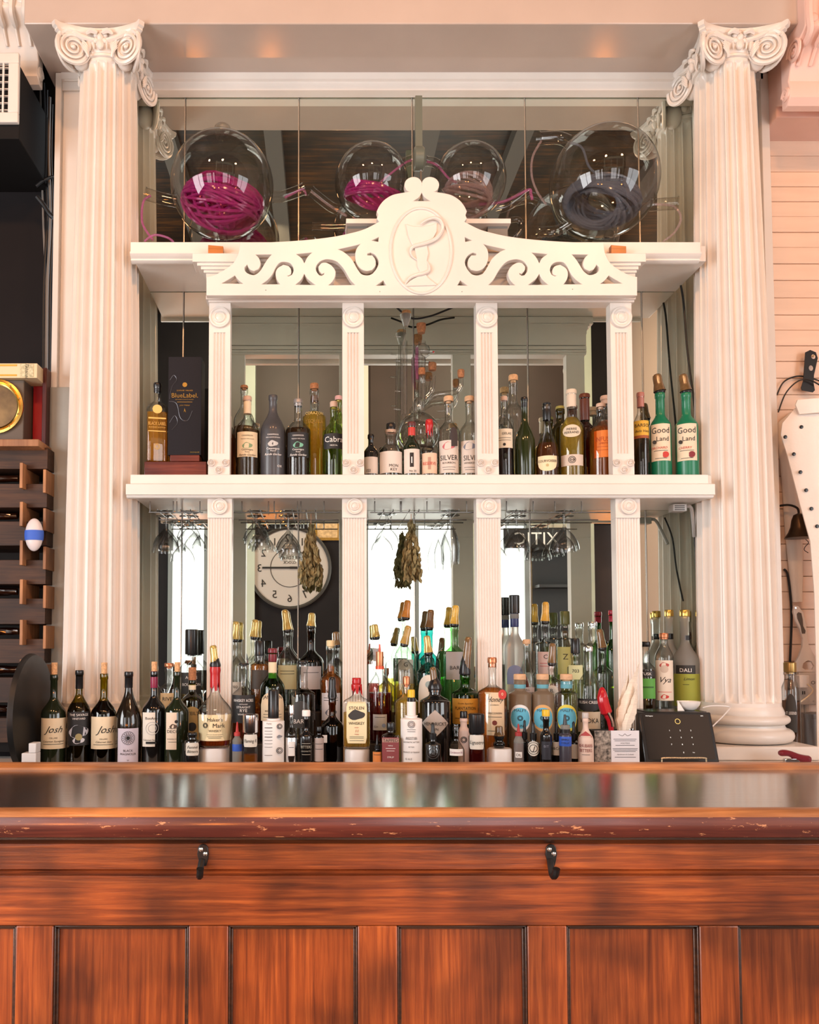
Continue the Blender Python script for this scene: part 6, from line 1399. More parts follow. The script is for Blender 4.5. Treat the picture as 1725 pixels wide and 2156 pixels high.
herbs(866, 1100, 1232, 2.80, 44, 260, 'dried herb bunch hanging before the bright window reflection', 3)
herbs(655, 1108, 1240, 2.80, 50, 280, 'wide dried herb bundle hanging beside the second reeded post', 5)

# ================================================================== CABLES AND SMALL THINGS ON THE COUNTER
CAB = mat('cable_black', (0.012, 0.012, 0.013), 0.4)
def cable(pts, r, m, label, name='cable'):
    path = bz([P(a, b, y) for a, b, y in pts], 8)
    return MB().tube(path, r, 8).build(name, m, None, label=label, cat='cable', loc=path[-1])
cable([(1434, 601, 2.885), (1440, 640, 2.885), (1448, 740, 2.885), (1462, 850, 2.88), (1468, 930, 2.88), (1471, 1018, 2.88)], 0.0038, CAB, 'black cable running down between upper shelf and green bottles')
cable([(1455, 1070, 2.85), (1462, 1120, 2.87), (1466, 1190, 2.88), (1470, 1262, 2.90)], 0.0032, CAB, 'black cable hanging under the middle shelf beside the right column')
cable([(830, 642, 2.90), (850, 660, 2.92), (872, 671, 2.92), (905, 666, 2.92), (935, 655, 2.92), (968, 641, 2.90)], 0.0035, CAB, 'black cable looping behind the pediment above the distilling glass')
pa = thing('power_adapter', P(1438, 1072, 2.80), 'pale plug adapter with vents under the middle shelf', 'adapter')
MB().box(X(1418, 1072, 2.79), X(1447, 1072, 2.79), 2.79, 2.83, Z(1076, 2.79), Z(1061, 2.79)).build('case', mat('grey_plastic', (0.45, 0.43, 0.41), 0.4), pa, bevel=0.002)
for q in range(3): MB().box(X(1421, 1072, 2.79), X(1442, 1072, 2.79), 2.7885, 2.7899, Z(1074 - q * 4, 2.79), Z(1072.5 - q * 4, 2.79)).build('vent', BLKPL, pa)
MB().tube(bz([P(1446, 1066, 2.81), P(1456, 1070, 2.81), P(1460, 1100, 2.83), P(1462, 1130, 2.85)], 5), 0.006, 8).build('plug_lead', mat('grey_plastic', (0.45, 0.43, 0.41), 0.4), pa)
# tablet on a little easel
x0, x1 = X(1359, 1603, 2.44), X(1516, 1603, 2.44)
z0t, z1t = C0 + 0.052, Z(1499, 2.49)
eas_top = z0t
tb = thing('tablet', ((x0 + x1) / 2, 2.45, z0t), 'black tablet with keypad dots leaning on a small easel', 'tablet')
lean = math.atan2(0.05, z1t - z0t)
Ht = math.hypot(0.05, z1t - z0t)
TM = Matrix.Translation(((x0 + x1) / 2, 2.44, z0t)) @ Matrix.Rotation(-lean, 4, 'X')
hw_ = (x1 - x0) / 2
MB().box(-hw_, hw_, 0, 0.008, 0, Ht, M=TM).build('case', BLKPL, tb, bevel=0.004)
MB().box(-hw_ + 0.012, hw_ - 0.010, -0.0008, 0.0005, 0.010, Ht - 0.008, M=TM).build('screen', mat('screen_glass', (0.010, 0.010, 0.011), 0.08, coat=0.8), tb)
kp = MB()
for r_i in range(3):
    for c_i in range(3):
        flat_text(kp, str(r_i * 3 + c_i + 1), -0.028 + c_i * 0.032 + 0.004, -0.0011, Ht * 0.63 - r_i * 0.021, 0.0045, M=TM)
flat_text(kp, '0', 0.008, -0.0011, Ht * 0.2, 0.0045, M=TM); flat_text(kp, 'Exit', 0.038, -0.0011, Ht * 0.2, 0.0028, M=TM)
flat_text(kp, 'POS Register', -hw_ + 0.032, -0.0011, Ht * 0.92, 0.003, M=TM); flat_text(kp, '100%', hw_ - 0.03, -0.0011, Ht * 0.92, 0.003, M=TM)
kp.build('keypad', mat('screen_print', (0.8, 0.8, 0.78), 0.4, emit=(0.8, 0.8, 0.75, 0.8)), tb, smooth=False, loc=None)
MB().tube([TM @ Vector((0.005 + 0.0075 * math.cos(q * PI / 8), -0.0011, Ht * 0.81 + 0.0075 * math.sin(q * PI / 8))) for q in range(16)], 0.0008, 4, closed=True).build('emblem', mat('screen_gold', (0.7, 0.5, 0.15), 0.4, emit=(0.7, 0.5, 0.15, 0.8)), tb)
ea = thing('wire_easel', ((x0 + x1) / 2, 2.45, C0), 'small twisted gold wire easel under the tablet', 'easel')
xe0, xe1 = X(1393, 1590, 2.425), X(1486, 1590, 2.425)
TW = mat('twisted_wire', (0.66, 0.56, 0.38), 0.35, metal=0.6, var=0.5, scale=300)
MB().tube(bz([(xe0, 2.436, C0 + 0.050), (xe0, 2.423, C0 + 0.050), (xe0, 2.422, C0 + 0.064), (xe0 + 0.006, 2.422, C0 + 0.069), ((xe0 + xe1) / 2, 2.422, C0 + 0.069), (xe1 - 0.006, 2.422, C0 + 0.069), (xe1, 2.422, C0 + 0.064), (xe1, 2.423, C0 + 0.050), (xe1, 2.436, C0 + 0.050)], 4), 0.0022, 6).build('front_loop', TW, ea)
for xx in (xe0, xe1):
    MB().tube([(xx, 2.423, C0 + 0.0485), (xx, 2.47, C0 + 0.0485), (xx, 2.52, C0 + 0.0025)], 0.002, 6).build('leg', TW, ea)
    MB().tube([(xx, 2.424, C0 + 0.048), (xx, 2.424, C0 + 0.0025)], 0.002, 6).build('leg', TW, ea)
cable([(1500, 1530, 2.50), (1530, 1500, 2.56), (1535, 1488, 2.60), (1500, 1486, 2.60), (1480, 1490, 2.60)], 0.002, mat('white_cable', (0.75, 0.73, 0.72), 0.4), 'thin white charging cable looping behind the tablet')
bk = thing('black_box', (X(1415, 1540, 2.58), 2.6, C0), 'low black box standing behind the tablet', 'box')
bzt = Z(1497, 2.575)
MB().box(X(1362, 1540, 2.575), X(1482, 1540, 2.575), 2.555, 2.665, C0 + 0.0005, bzt - 0.004).build('body', BLKPL, bk, bevel=0.003)
MB().box(X(1362, 1540, 2.575) - 0.001, X(1482, 1540, 2.575) + 0.001, 2.554, 2.666, bzt - 0.0035, bzt).build('lid', BLKPL, bk, bevel=0.001)
cbx = X(1452, 1490, 2.6)
cb = thing('white_bowl', (cbx, 2.605, bzt), 'small white porcelain bowl on the black box', 'bowl')
MB().lathe([(0.016, bzt + 0.0006), (0.020, bzt + 0.003), (0.032, bzt + 0.016), (0.036, bzt + 0.028), (0.034, bzt + 0.028), (0.029, bzt + 0.016), (0.015, bzt + 0.005), (0.001, bzt + 0.004)], 28, c=(cbx, 2.605, 0)).build('porcelain', mat('porcelain', (0.85, 0.83, 0.8), 0.15), cb)
fp = thing('folded_paper', (X(1427, 1490, 2.59), 2.59, bzt), 'folded white paper leaning by the little white bowl', 'paper')
xa = X(1424, 1490, 2.585)
MB().add([(xa, 2.575, bzt + 0.0006), (xa + 0.022, 2.575, bzt + 0.0006), (xa + 0.016, 2.60, bzt + 0.0006), (xa + 0.004, 2.583, bzt + 0.034)], [(0, 1, 3), (1, 2, 3), (2, 0, 3), (0, 2, 1)]).build('sheet', PAPER, fp, smooth=False)
# card holder with pens, corkscrew handle and feathers
hx0, hx1, hy = X(1253, 1575, 2.455), X(1346, 1575, 2.455), 2.455
xm_ = X(1286, 1575, 2.455)
htop = Z(1538, hy)
ch = thing('card_holder', ((hx0 + hx1) / 2, hy + 0.03, C0), 'small pen box with a printed white card and ornate side', 'holder')
MB().box(hx0, hx1, hy, hy + 0.004, C0 + 0.0005, htop - 0.002).box(hx0, hx1, hy + 0.056, hy + 0.06, C0 + 0.0005, htop - 0.002).box(hx0, hx0 + 0.003, hy, hy + 0.06, C0 + 0.0005, htop - 0.002).box(hx1 - 0.003, hx1, hy, hy + 0.06, C0 + 0.0005, htop - 0.002).box(hx0, hx1, hy, hy + 0.06, C0 + 0.0005, C0 + 0.003).build('box', DARKR, ch)
MB().box(xm_ + 0.001, hx1, hy - 0.0025, hy - 0.0003, C0 + 0.002, htop).build('printed_card', mat('card_white', (0.74, 0.72, 0.76), 0.5), ch)
ct = MB(); cxm = (xm_ + hx1) / 2; sc_ = S(hy)
for yy, w_ in ((1556, 24), (1559.5, 22), (1569, 20), (1576, 26), (1579, 25), (1582, 22), (1594, 22)): ct.box(cxm - w_ * sc_, cxm + w_ * sc_, hy - 0.003, hy - 0.0026, Z(yy + 0.45, hy), Z(yy - 0.45, hy))
flat_text(ct, 'VOLSTEDS', cxm, hy - 0.003, Z(1564.5, hy), 3 * sc_); flat_text(ct, 'Apothecary & Cocktails', cxm, hy - 0.003, Z(1588, hy), 2.6 * sc_, 0.3, 46 * sc_)
ct.tube(bz([(cxm - 13 * sc_, hy - 0.0027, Z(1546, hy)), (cxm - 5 * sc_, hy - 0.0027, Z(1549, hy)), (cxm, hy - 0.0027, Z(1545, hy)), (cxm + 5 * sc_, hy - 0.0027, Z(1549, hy)), (cxm + 13 * sc_, hy - 0.0027, Z(1546, hy))], 4), 0.0006, 4)
ct.build('lettering', INK, ch, smooth=False)
MB().box(hx0 - 0.001, xm_, hy - 0.002, hy - 0.0003, C0 + 0.002, htop).build('ornate_panel', mat('ornate_print', (0.45, 0.38, 0.32), 0.5, col2=(0.03, 0.025, 0.02), scale=90), ch)
zin = C0 + 0.0035
def pen(x, y, dx, L, r, m, label, tipm=None):
    o = thing('pen', (x, y, zin), label, 'pen', 'pens in the card holder')
    MB().tube([(x, y, zin + 0.001), (x + dx * 0.5, y + 0.004, zin + L * 0.5), (x + dx, y + 0.008, zin + L)], [r * 0.6, r, r], 8).build('barrel', m, o)
    MB().tube([(x + dx, y + 0.008, zin + L), (x + dx * 1.05, y + 0.0084, zin + L * 1.06)], r * 0.7, 8).build('button', tipm or CHROME, o)
pen(xm_ + 0.012, hy + 0.022, -0.004, 0.125, 0.0042, BLKPL, 'short black pen beside the red corkscrew handle')
pen(xm_ + 0.030, hy + 0.020, 0.004, 0.118, 0.0045, mat('pen_navy', (0.02, 0.02, 0.05), 0.3), 'dark blue pen in the middle of the card holder')
pen(hx1 - 0.026, hy + 0.020, 0.010, 0.135, 0.0042, CHROME, 'silver pen leaning out of the card holder')
pen(hx1 - 0.016, hy + 0.034, 0.014, 0.135, 0.0040, BLKPL, 'black pen leaning out beside the silver pen')
rc = thing('red_corkscrew', (hx0 + 0.022, hy + 0.03, zin), 'glossy red curved corkscrew handle standing in the card holder', 'corkscrew')
rcp = [P(1287, 1532, 2.48), P(1279, 1505, 2.48), P(1270, 1475, 2.48), P(1268, 1447, 2.482)]
MB().tube(bz([Vector((rcp[0].x, 2.48, zin + 0.002))] + rcp, 6), [0.008] * 7 + [0.010] * 6 + [0.017] * 6 + [0.016, 0.015, 0.013, 0.011, 0.008, 0.004], 10).build('handle', mat('red_plastic', (0.42, 0.012, 0.02), 0.22), rc)
MB().tube(bz([P(1281, 1500, 2.466), P(1288, 1515, 2.466), P(1291, 1530, 2.466)], 4), 0.004, 6).build('lever', CHROME, rc)
FEA = mat('feather_cream', (0.80, 0.73, 0.62), 0.7, var=0.08, scale=40, stretch=(1, 1, 8))
def feather(pts, wmax, label, Y0):
    base = Vector((X(pts[0][0], 1560, Y0), Y0, zin + 0.002))
    path = bz([base] + [P(a, b, y) for a, b, y in pts], 7)
    o = thing('feather', base, label, 'feather', 'cream feathers in the card holder')
    MB().tube(path, 0.0013, 6).build('quill', FEA, o)
    vs, fs = [], []
    n = len(path)
    for i, p in enumerate(path):
        u = i / (n - 1)
        w = wmax * max(0, math.sin(PI * min(1, max(0, (u - 0.22) / 0.78)) ** 0.8)) * (1 + 0.12 * math.sin(i * 2.3))
        d = (path[min(n - 1, i + 1)] - path[max(0, i - 1)]).normalized()
        s_ = Vector((d.z, 0, -d.x)).normalized()
        vs += [p - s_ * w + Vector((0, 0.004, -0.012 * (w > 0))), p + Vector((0, -0.002, 0)), p + s_ * w + Vector((0, 0.004, -0.012 * (w > 0)))]
    for i in range(n - 1):
        fs += [(3 * i, 3 * i + 1, 3 * i + 4, 3 * i + 3), (3 * i + 1, 3 * i + 2, 3 * i + 5, 3 * i + 4)]
    MB().add(vs, fs).build('vane', FEA, o)
feather([(1312, 1530, 2.487), (1322, 1470, 2.50), (1346, 1395, 2.52)], 0.020, 'tall cream feather reaching beside the last reeded post', 2.487)
feather([(1308, 1530, 2.495), (1314, 1475, 2.515), (1325, 1412, 2.535)], 0.018, 'cream feather standing behind the tallest feather', 2.497)
feather([(1318, 1535, 2.477), (1332, 1490, 2.485), (1342, 1440, 2.50)], 0.015, 'short cream feather closest to the tablet', 2.474)
# red stapler on the column step
sx0 = X(1641, 1600, 2.56); sz = C0 + 0.0305
sp_ = thing('stapler', (X(1672, 1600, 2.56), 2.56, sz), 'dark red stapler lying on the right column step', 'stapler')
MB().tube(bz([(sx0, 2.56, sz + 0.034), (sx0 + 0.03, 2.56, sz + 0.033), (sx0 + 0.06, 2.56, sz + 0.020), (sx0 + 0.095, 2.56, sz + 0.0135)], 5), [0.006, 0.009, 0.010, 0.010, 0.0095, 0.009, 0.0095, 0.010, 0.011, 0.0115, 0.012, 0.012, 0.012, 0.012, 0.0125, 0.010], 10).build('arm', mat('dark_red_plastic', (0.17, 0.010, 0.020), 0.3), sp_)
MB().box(sx0 + 0.015, sx0 + 0.06, 2.552, 2.568, sz + 0.0006, sz + 0.018).build('magazine', CHROME, sp_, bevel=0.002)
# ================================================================== LEFT SIDE
# black bulkhead with a vent
BH = thing('bulkhead_box', (X(20, 180, 2.76) - 0.2, 2.9, Z(292, 2.76)), 'matte black bulkhead box hanging under the white corbel', 'bulkhead')
bx1 = X(42, 180, 2.76)
MB().box(bx1 - 0.6, bx1, 2.76, 3.098, Z(292, 2.76), Z(134, 2.75)).build('casing', mat('bulkhead_black', (0.010, 0.009, 0.009), 0.7, spec=0.2), BH, bevel=0.003)
vn = thing('air_vent', (X(10, 260, 2.755), 2.755, Z(260, 2.755)), 'white framed air vent with slats on the black bulkhead', 'vent')
vx1, vz0, vz1 = X(40, 180, 2.748), Z(259, 2.748), Z(113, 2.748)
vx0 = vx1 - 0.30; fw = 0.036
MB().box(vx0, vx1, 2.742, 2.7595, vz1 - fw, vz1).box(vx0, vx1, 2.742, 2.7595, vz0, vz0 + fw).box(vx0, vx0 + fw, 2.742, 2.7595, vz0 + fw, vz1 - fw).box(vx1 - fw, vx1, 2.742, 2.7595, vz0 + fw, vz1 - fw).build('frame', WHITE, vn, bevel=0.003)
n = 7
for k in range(n):
    z = vz0 + fw + (vz1 - vz0 - 2 * fw) * (k + 0.5) / n
    MB().box(vx0 + fw, vx1 - fw, 2.750, 2.758, z - 0.0015, z + 0.0015).build('slat', mat('vent_slat', (0.6, 0.55, 0.5), 0.4), vn)
for k in range(6):
    x = vx1 - fw - 0.018 - k * 0.04
    MB().box(x - 0.003, x + 0.003, 2.745, 2.7495, vz0 + fw, vz1 - fw).build('upright', WHITE, vn)
# hanging cables against the dark wall
rnd = random.Random(11)
for k, (a, b, c, m) in enumerate(((84, 88, 96, 'grey'), (92, 96, 92, 'black'), (99, 97, 103, 'black'), (105, 103, 100, 'grey'), (110, 108, 106, 'black'))):
    mm = CAB if m == 'black' else mat('cable_grey', (0.22, 0.20, 0.18), 0.4)
    cable([(a, 160 + k * 15, 3.088 - k * 0.012), (b, 330, 3.088 - k * 0.012), (b + 3, 460, 3.088 - k * 0.012), (c, 600, 3.088 - k * 0.012), (c - 2, 790 + 4 * k, 3.088 - k * 0.012)], 0.004 + 0.001 * (k % 2), mm, ['thick grey', 'black', 'twisted black', 'thin grey', 'loose black'][k] + ' cable hanging down the dark wall beside the white pilaster')
cable([(76, 392, 3.022), (92, 380, 3.022), (105, 374, 3.022), (114, 372, 3.022)], 0.006, CAB, 'short black cable crossing the hanging cables')
cable([(78, 415, 2.999), (92, 432, 2.999), (104, 450, 2.999), (112, 458, 2.999)], 0.009, CAB, 'thick black cable bent across the hanging cables')
# wine rack of slotted boards
RK = wood('rack_wood', (0.022, 0.008, 0.004), (0.05, 0.019, 0.007), (0.085, 0.036, 0.014), 'x', 0.65, 0.0)
RKL = wood('rack_edge', (0.28, 0.12, 0.05), (0.38, 0.18, 0.08), (0.48, 0.24, 0.11), 'z', 0.6, 0.0)
RKD = mat('rack_dark_board', (0.02, 0.012, 0.009), 0.7)  # near-black colour of the board behind the slots
ry0, ry1 = 2.80, 3.08
rx1 = X(99, 1200, ry0 + 0.03)
rk = thing('wine_rack', (rx1 - 0.15, 2.94, COUNTER), 'brown slotted wooden wine rack against the dark wall', 'wine rack')
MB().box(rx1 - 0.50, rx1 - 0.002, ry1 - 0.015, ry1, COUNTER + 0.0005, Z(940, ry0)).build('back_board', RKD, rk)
pitch = [(975, 1028), (1057, 1108), (1138, 1190), (1220, 1272), (1305, 1358), (1388, 1440), (1472, 1526), (1557, 1612)]
for i, (a, b) in enumerate(pitch):
    za_, zb2_ = Z(a, ry0), Z(b, ry0)
    top = Z(pitch[i - 1][1] - 14, ry0) if i else Z(938, ry0)
    MB().box(rx1 - 0.48, rx1 - 0.004, ry0 + 0.03, ry1 - 0.02, za_ - 0.014, top if i == 0 else top - 0.002).build('board', RK, rk, bevel=0.001)
    MB().box(X(43, a, ry0), X(49.5, a, ry0), ry0 - 0.006, ry0 + 0.16, max(zb2_, COUNTER + 0.001), za_).build('divider', RKL, rk, bevel=0.001)
    if i < 7: MB().box(X(89, a, ry0), X(95, a, ry0), ry0 + 0.01, ry0 + 0.16, Z(b + 8, ry0), Z(a + 12, ry0)).build('divider', RKL, rk, bevel=0.001)
CELL = glass('cellophane', (0.72, 0.52, 0.38), (0.35, 0.2, 0.12), rough=0.12)
for i, (a, b) in enumerate(pitch[:7]):
    z = (Z(a, ry0) - 0.014 + Z(b - 14, ry0)) / 2
    if i in (2,): continue
    px_ = X(36 if i % 2 else 39, a, ry0 + 0.05) - 0.066
    o = thing('wrapped_bottle', (px_, ry0 + 0.06, z - 0.02), ['cellophane wrapped bottle neck in the top rack slot', 'cellophane wrapped bottle neck in the second rack slot', '', 'cellophane wrapped bottle neck in the fourth rack slot', 'cellophane wrapped bottle neck in the fifth rack slot', 'cellophane wrapped bottle neck in the sixth rack slot', 'cellophane wrapped bottle neck in the lowest rack slot'][i], 'bottle', 'wrapped bottles in the rack')
    rn_ = random.Random(i)
    pr_ = [(0.012, 0), (0.016, 0.02), (0.014, 0.05), (0.012, 0.10), (0.011, 0.155), (0.012, 0.16)]
    MB().lathe(pr_, 16, M=Matrix.Translation((px_ - 0.10, ry0 + 0.07, z)) @ Matrix.Rotation(PI / 2, 4, 'Y')).build('bottle_neck', mat('brown_glass_neck', (0.03, 0.012, 0.006), 0.1), o)
    vs, fs = [], []
    nn, mm_ = 14, 9
    for q in range(mm_):
        for k in range(nn):
            aa = 2 * PI * k / nn
            r = (0.0185 + 0.0025 * rn_.uniform(-1, 1)) * (1 - 0.05 * q)
            vs.append((px_ - 0.10 + 0.02 * q, ry0 + 0.07 + r * math.cos(aa) * 1.1, z + r * math.sin(aa)))
    for q in range(mm_ - 1):
        for k in range(nn): fs.append((q * nn + k, q * nn + (k + 1) % nn, (q + 1) * nn + (k + 1) % nn, (q + 1) * nn + k))
    MB().add(vs, fs).build('wrap', CELL, o, smooth=False)
# top board of the rack and the things on it
ztop = Z(932, 2.82)
MB().box(rx1 - 0.50, X(92, 940, 2.82), 2.77, ry1 - 0.01, Z(941, 2.78), ztop).build('top_board', RKL, rk, bevel=0.002)
dr = thing('porthole_box', (X(5, 930, 2.84), 2.84, ztop), 'grey box with a round brass porthole window', 'box')
dx1, dz1 = X(50, 860, 2.82), Z(800, 2.82)
MB().box(dx1 - 0.34, dx1, 2.82, 3.06, ztop + 0.0005, dz1).build('case', mat('brown_grey_case', (0.10, 0.075, 0.055), 0.5), dr, bevel=0.003)
pc = P(-7, 857, 2.82)
RM = Matrix.Translation((pc.x, 2.82, pc.z)) @ Matrix.Rotation(PI / 2, 4, 'X')
MB().lathe([(0.083, 0.0), (0.095, 0.002), (0.096, 0.012), (0.088, 0.014), (0.084, 0.010), (0.080, 0.014), (0.076, 0.012), (0.075, 0.0)], 40, M=RM, capb=False, capt=False).build('brass_ring', GOLD, dr)
MB().lathe([(0.0765, 0.0005), (0.0765, 0.004)], 40, M=RM).build('window', mat('dim_window', (0.26, 0.17, 0.07), 0.35, col2=(0.08, 0.05, 0.025), scale=14), dr)
for k in range(10):
    a = 2 * PI * k / 10 + 0.3
    MB().lathe([(0.0035, 0), (0.003, 0.003)], 8, M=Matrix.Translation((pc.x + 0.088 * math.cos(a), 2.808, pc.z + 0.088 * math.sin(a))) @ Matrix.Rotation(PI / 2, 4, 'X')).build('bolt', BRASS, dr)
cgx1 = X(78, 790, 2.80)
cz0, cz1 = dz1 + 0.001, Z(765, 2.80)
cgb = thing('cigar_box', (cgx1 - 0.15, 2.88, cz0), 'yellow and white cigar box lying on the porthole box', 'box')
MB().box(cgx1 - 0.34, cgx1, 2.80, 2.895, cz0, cz1).build('carton', mat('cigar_paper', (0.72, 0.58, 0.36), 0.5), cgb, bevel=0.001)
for a, b in ((cz1 - 0.010, cz1 - 0.004), (cz0 + 0.006, cz0 + 0.012)): MB().box(cgx1 - 0.33, cgx1 - 0.07, 2.7985, 2.7998, a, b).build('gold_border', mat('yellow_gold', (0.62, 0.36, 0.05), 0.4), cgb)
MB().box(cgx1 - 0.058, cgx1 - 0.012, 2.7985, 2.7998, cz0 + 0.003, cz1 - 0.003).build('seal', mat('seal_print', (0.35, 0.32, 0.18), 0.5, col2=(0.7, 0.62, 0.4), scale=120), cgb)
flat_text(MB(), 'Tabacos', 0, 0, 0, 0.012, 0.5, M=Matrix.Translation((cgx1 - 0.034, 2.798, (cz0 + cz1) / 2)) @ Matrix.Rotation(PI / 2, 4, 'Y')).build('lettering', INK, cgb, smooth=False)
rdx0, rdx1 = dx1 + 0.003, X(96, 860, 2.90)
rb = thing('red_box', ((rdx0 + rdx1) / 2, 2.97, ztop), 'bright red lidded box standing on the wine rack', 'box')
RED = mat('red_lacquer', (0.34, 0.008, 0.010), 0.35)
MB().box(rdx0, rdx1, 2.90, 3.05, ztop + 0.0005, Z(782, 2.9)).build('case', RED, rb, bevel=0.002)
MB().box(rdx1 + 0.0005, rdx1 + 0.016, 2.86, 3.05, ztop + 0.0005, Z(778, 2.88)).build('door_edge', mat('dark_red_edge', (0.06, 0.008, 0.008), 0.4), rb, bevel=0.002)
# taped white lamp bulb shape hung on the rack
sm = thing('taped_sensor', P(72, 1160, 2.79), 'white oval sensor with a band of blue tape on the wine rack', 'sensor')
sc0 = P(72, 1126, 2.785)
MB().ell(sc0, 19 * S(2.785), 0.020, 35 * S(2.785), 20, 14).build('shell', mat('sensor_white', (0.68, 0.62, 0.62), 0.35), sm)
MB().lathe([(20 * S(2.785) * math.sqrt(1 - (z / 37) ** 2) * 1.01, z * S(2.785)) for z in (-12, -6, 0, 6, 9)], 24, c=sc0, shape=lambda th, i: (1, 0.020 / (19 * S(2.785)) * 1.03), capb=False, capt=False).build('tape_band', mat('blue_tape', (0.04, 0.12, 0.55), 0.6), sm)
# black round tray and white bracket
tr_ = thing('round_tray', (-0.893, 2.545, COUNTER), 'large black round tray leaning on edge beside the wine rack', 'tray')
tz = (Z(1375, 2.545) + COUNTER) / 2
tc_ = Vector((-0.893, 2.545, tz))
TMx = Matrix.Translation(tc_) @ Matrix.Rotation(-PI / 2, 4, 'Y')
Rt = tc_.z - COUNTER - 0.001
MB().lathe([(0.001, 0.0), (Rt * 0.93, 0.0), (Rt * 0.96, 0.004), (Rt * 0.985, 0.012), (Rt, 0.012), (Rt, 0.009), (Rt * 0.97, -0.003), (0.001, -0.003)], 56, M=TMx).build('tray', mat('tray_black', (0.010, 0.010, 0.010), 0.45), tr_)
wbk = thing('white_block', (-0.85, 2.41, COUNTER), 'small stepped white block beside the first wine bottle', 'block')
x0 = -0.872
MB().box(x0, x0 + 0.042, 2.39, 2.43, COUNTER + 0.0005, Z(1585, 2.4)).build('base', mat('white_plastic', (0.72, 0.70, 0.69), 0.35), wbk, bevel=0.002)
MB().box(x0 + 0.020, x0 + 0.042, 2.39, 2.43, Z(1585, 2.4) + 0.0003, Z(1564, 2.4)).build('upright', mat('white_plastic', (0.72, 0.70, 0.69), 0.35), wbk, bevel=0.002)

# ================================================================== RIGHT SIDE
wy = 2.99
op = thing('bottle_opener', P(1700, 850, wy), 'dark flat bar opener hanging on the planked wall', 'opener')
oc_ = [(1696, 742), (1706, 737), (1718, 742), (1722, 754), (1714, 790), (1713, 806), (1716, 822), (1712, 826), (1689, 822), (1687, 816), (1692, 800)]
cu = bpy.data.curves.new('op', 'CURVE'); cu.dimensions = '2D'; cu.fill_mode = 'BOTH'; cu.extrude = 0.0015
def ringpts(cx, cy, rx, ry): return [(cx + rx * math.cos(2 * PI * q / 14), cy + ry * math.sin(2 * PI * q / 14)) for q in range(14)]
for loop in [oc_, ringpts(1713, 751, 5, 5), ringpts(1708, 775, 5, 6)]:
    s_ = cu.splines.new('POLY'); s_.points.add(len(loop) - 1); s_.use_cyclic_u = True
    for p_, q in zip(s_.points, loop):
        v = P(q[0], q[1], wy - 0.02); p_.co = (v.x, v.z, 0, 1)
co_ = bpy.data.objects.new('op', cu); COL.objects.link(co_); bpy.context.view_layer.update()
ev = co_.evaluated_get(bpy.context.evaluated_depsgraph_get()); me_ = ev.to_mesh()
ob_ = MB().add([(v.co.x, wy - 0.02 - v.co.z, v.co.y) for v in me_.vertices], [tuple(p.vertices) for p in me_.polygons])
ev.to_mesh_clear(); bpy.data.objects.remove(co_)
ob_.build('blade', DARKMET, op, smooth=False)
MB().tube([P(1713, 750, wy + 0.008), P(1713, 749, wy - 0.026)], 0.003, 8).build('nail', BRASS, op)
cable([(1636, 832, 2.99), (1650, 805, 2.985), (1675, 793, 2.986), (1700, 794, 2.985), (1735, 805, 2.985)], 0.0028, CAB, 'black cable arching from the pilaster behind the opener')
cable([(1639, 868, 2.98), (1655, 828, 2.975), (1680, 803, 2.962), (1705, 800, 2.955), (1735, 816, 2.955)], 0.0026, CAB, 'second black cable drooping lower behind the opener')
# chef jacket
JK = mat('jacket_cotton', (0.80, 0.74, 0.68), 0.8, var=0.04, scale=8, bump=0.15, bscale=120)
jk = thing('chef_jacket', P(1690, 1600, 2.95), 'white chef jacket with black buttons hanging on the wall', 'jacket')
def sheet(rows, y, th, nm, fold=0.006, seed=1):
    """rows: (py, px_left, px_right); a hanging cloth with soft vertical folds and real thickness"""
    vs, fs = [], []
    n = 18
    fine = []
    for i in range(len(rows) - 1):
        for k in range(4):
            u = k / 4
            fine.append(tuple(rows[i][j] + (rows[i + 1][j] - rows[i][j]) * u for j in range(3)))
    fine.append(rows[-1])
    m = len(fine)
    for side in (0, 1):
        for i, (py, a, b) in enumerate(fine):
            for k in range(n + 1):
                u = k / n
                d = fold * (math.sin(u * 9 + seed + i * 0.10) + 0.6 * math.sin(u * 21 + seed * 2 + i * 0.15)) * min(1, i / 8 + 0.15)
                bulge = -0.022 * math.sin(PI * u)
                p = P(a + (b - a) * u, py, y)
                vs.append((p.x, y + d + bulge + (th if side else 0), p.z))
    N = m * (n + 1)
    for i in range(m - 1):
        for k in range(n):
            q = i * (n + 1) + k
            fs.append((q, q + 1, q + n + 2, q + n + 1)); fs.append((N + q, N + q + n + 1, N + q + n + 2, N + q + 1))
    ring = [k for k in range(n + 1)] + [i * (n + 1) + n for i in range(1, m)] + [(m - 1) * (n + 1) + k for k in range(n - 1, -1, -1)] + [i * (n + 1) for i in range(m - 2, 0, -1)]
    for a, b in zip(ring, ring[1:] + ring[:1]): fs.append((a, b, N + b, N + a))
    return MB().add(vs, fs).build(nm, JK, jk, angle=60)
sheet([(858, 1676, 1800), (890, 1650, 1815), (915, 1647, 1820), (960, 1660, 1820), (1050, 1682, 1820), (1140, 1706, 1820), (1250, 1714, 1820), (1400, 1718, 1820), (1590, 1720, 1820)], 2.835, 0.004, 'front_panel', 0.006)
sheet([(868, 1665, 1690), (890, 1638, 1690), (940, 1640, 1692), (1020, 1648, 1690), (1120, 1654, 1690), (1200, 1662, 1692), (1268, 1669, 1690)], 2.987, 0.004, 'sleeve', 0.0018, 3)
sheet([(842, 1680, 1790), (852, 1676, 1792), (872, 1684, 1790)], 2.818, 0.006, 'collar', 0.002, 2)
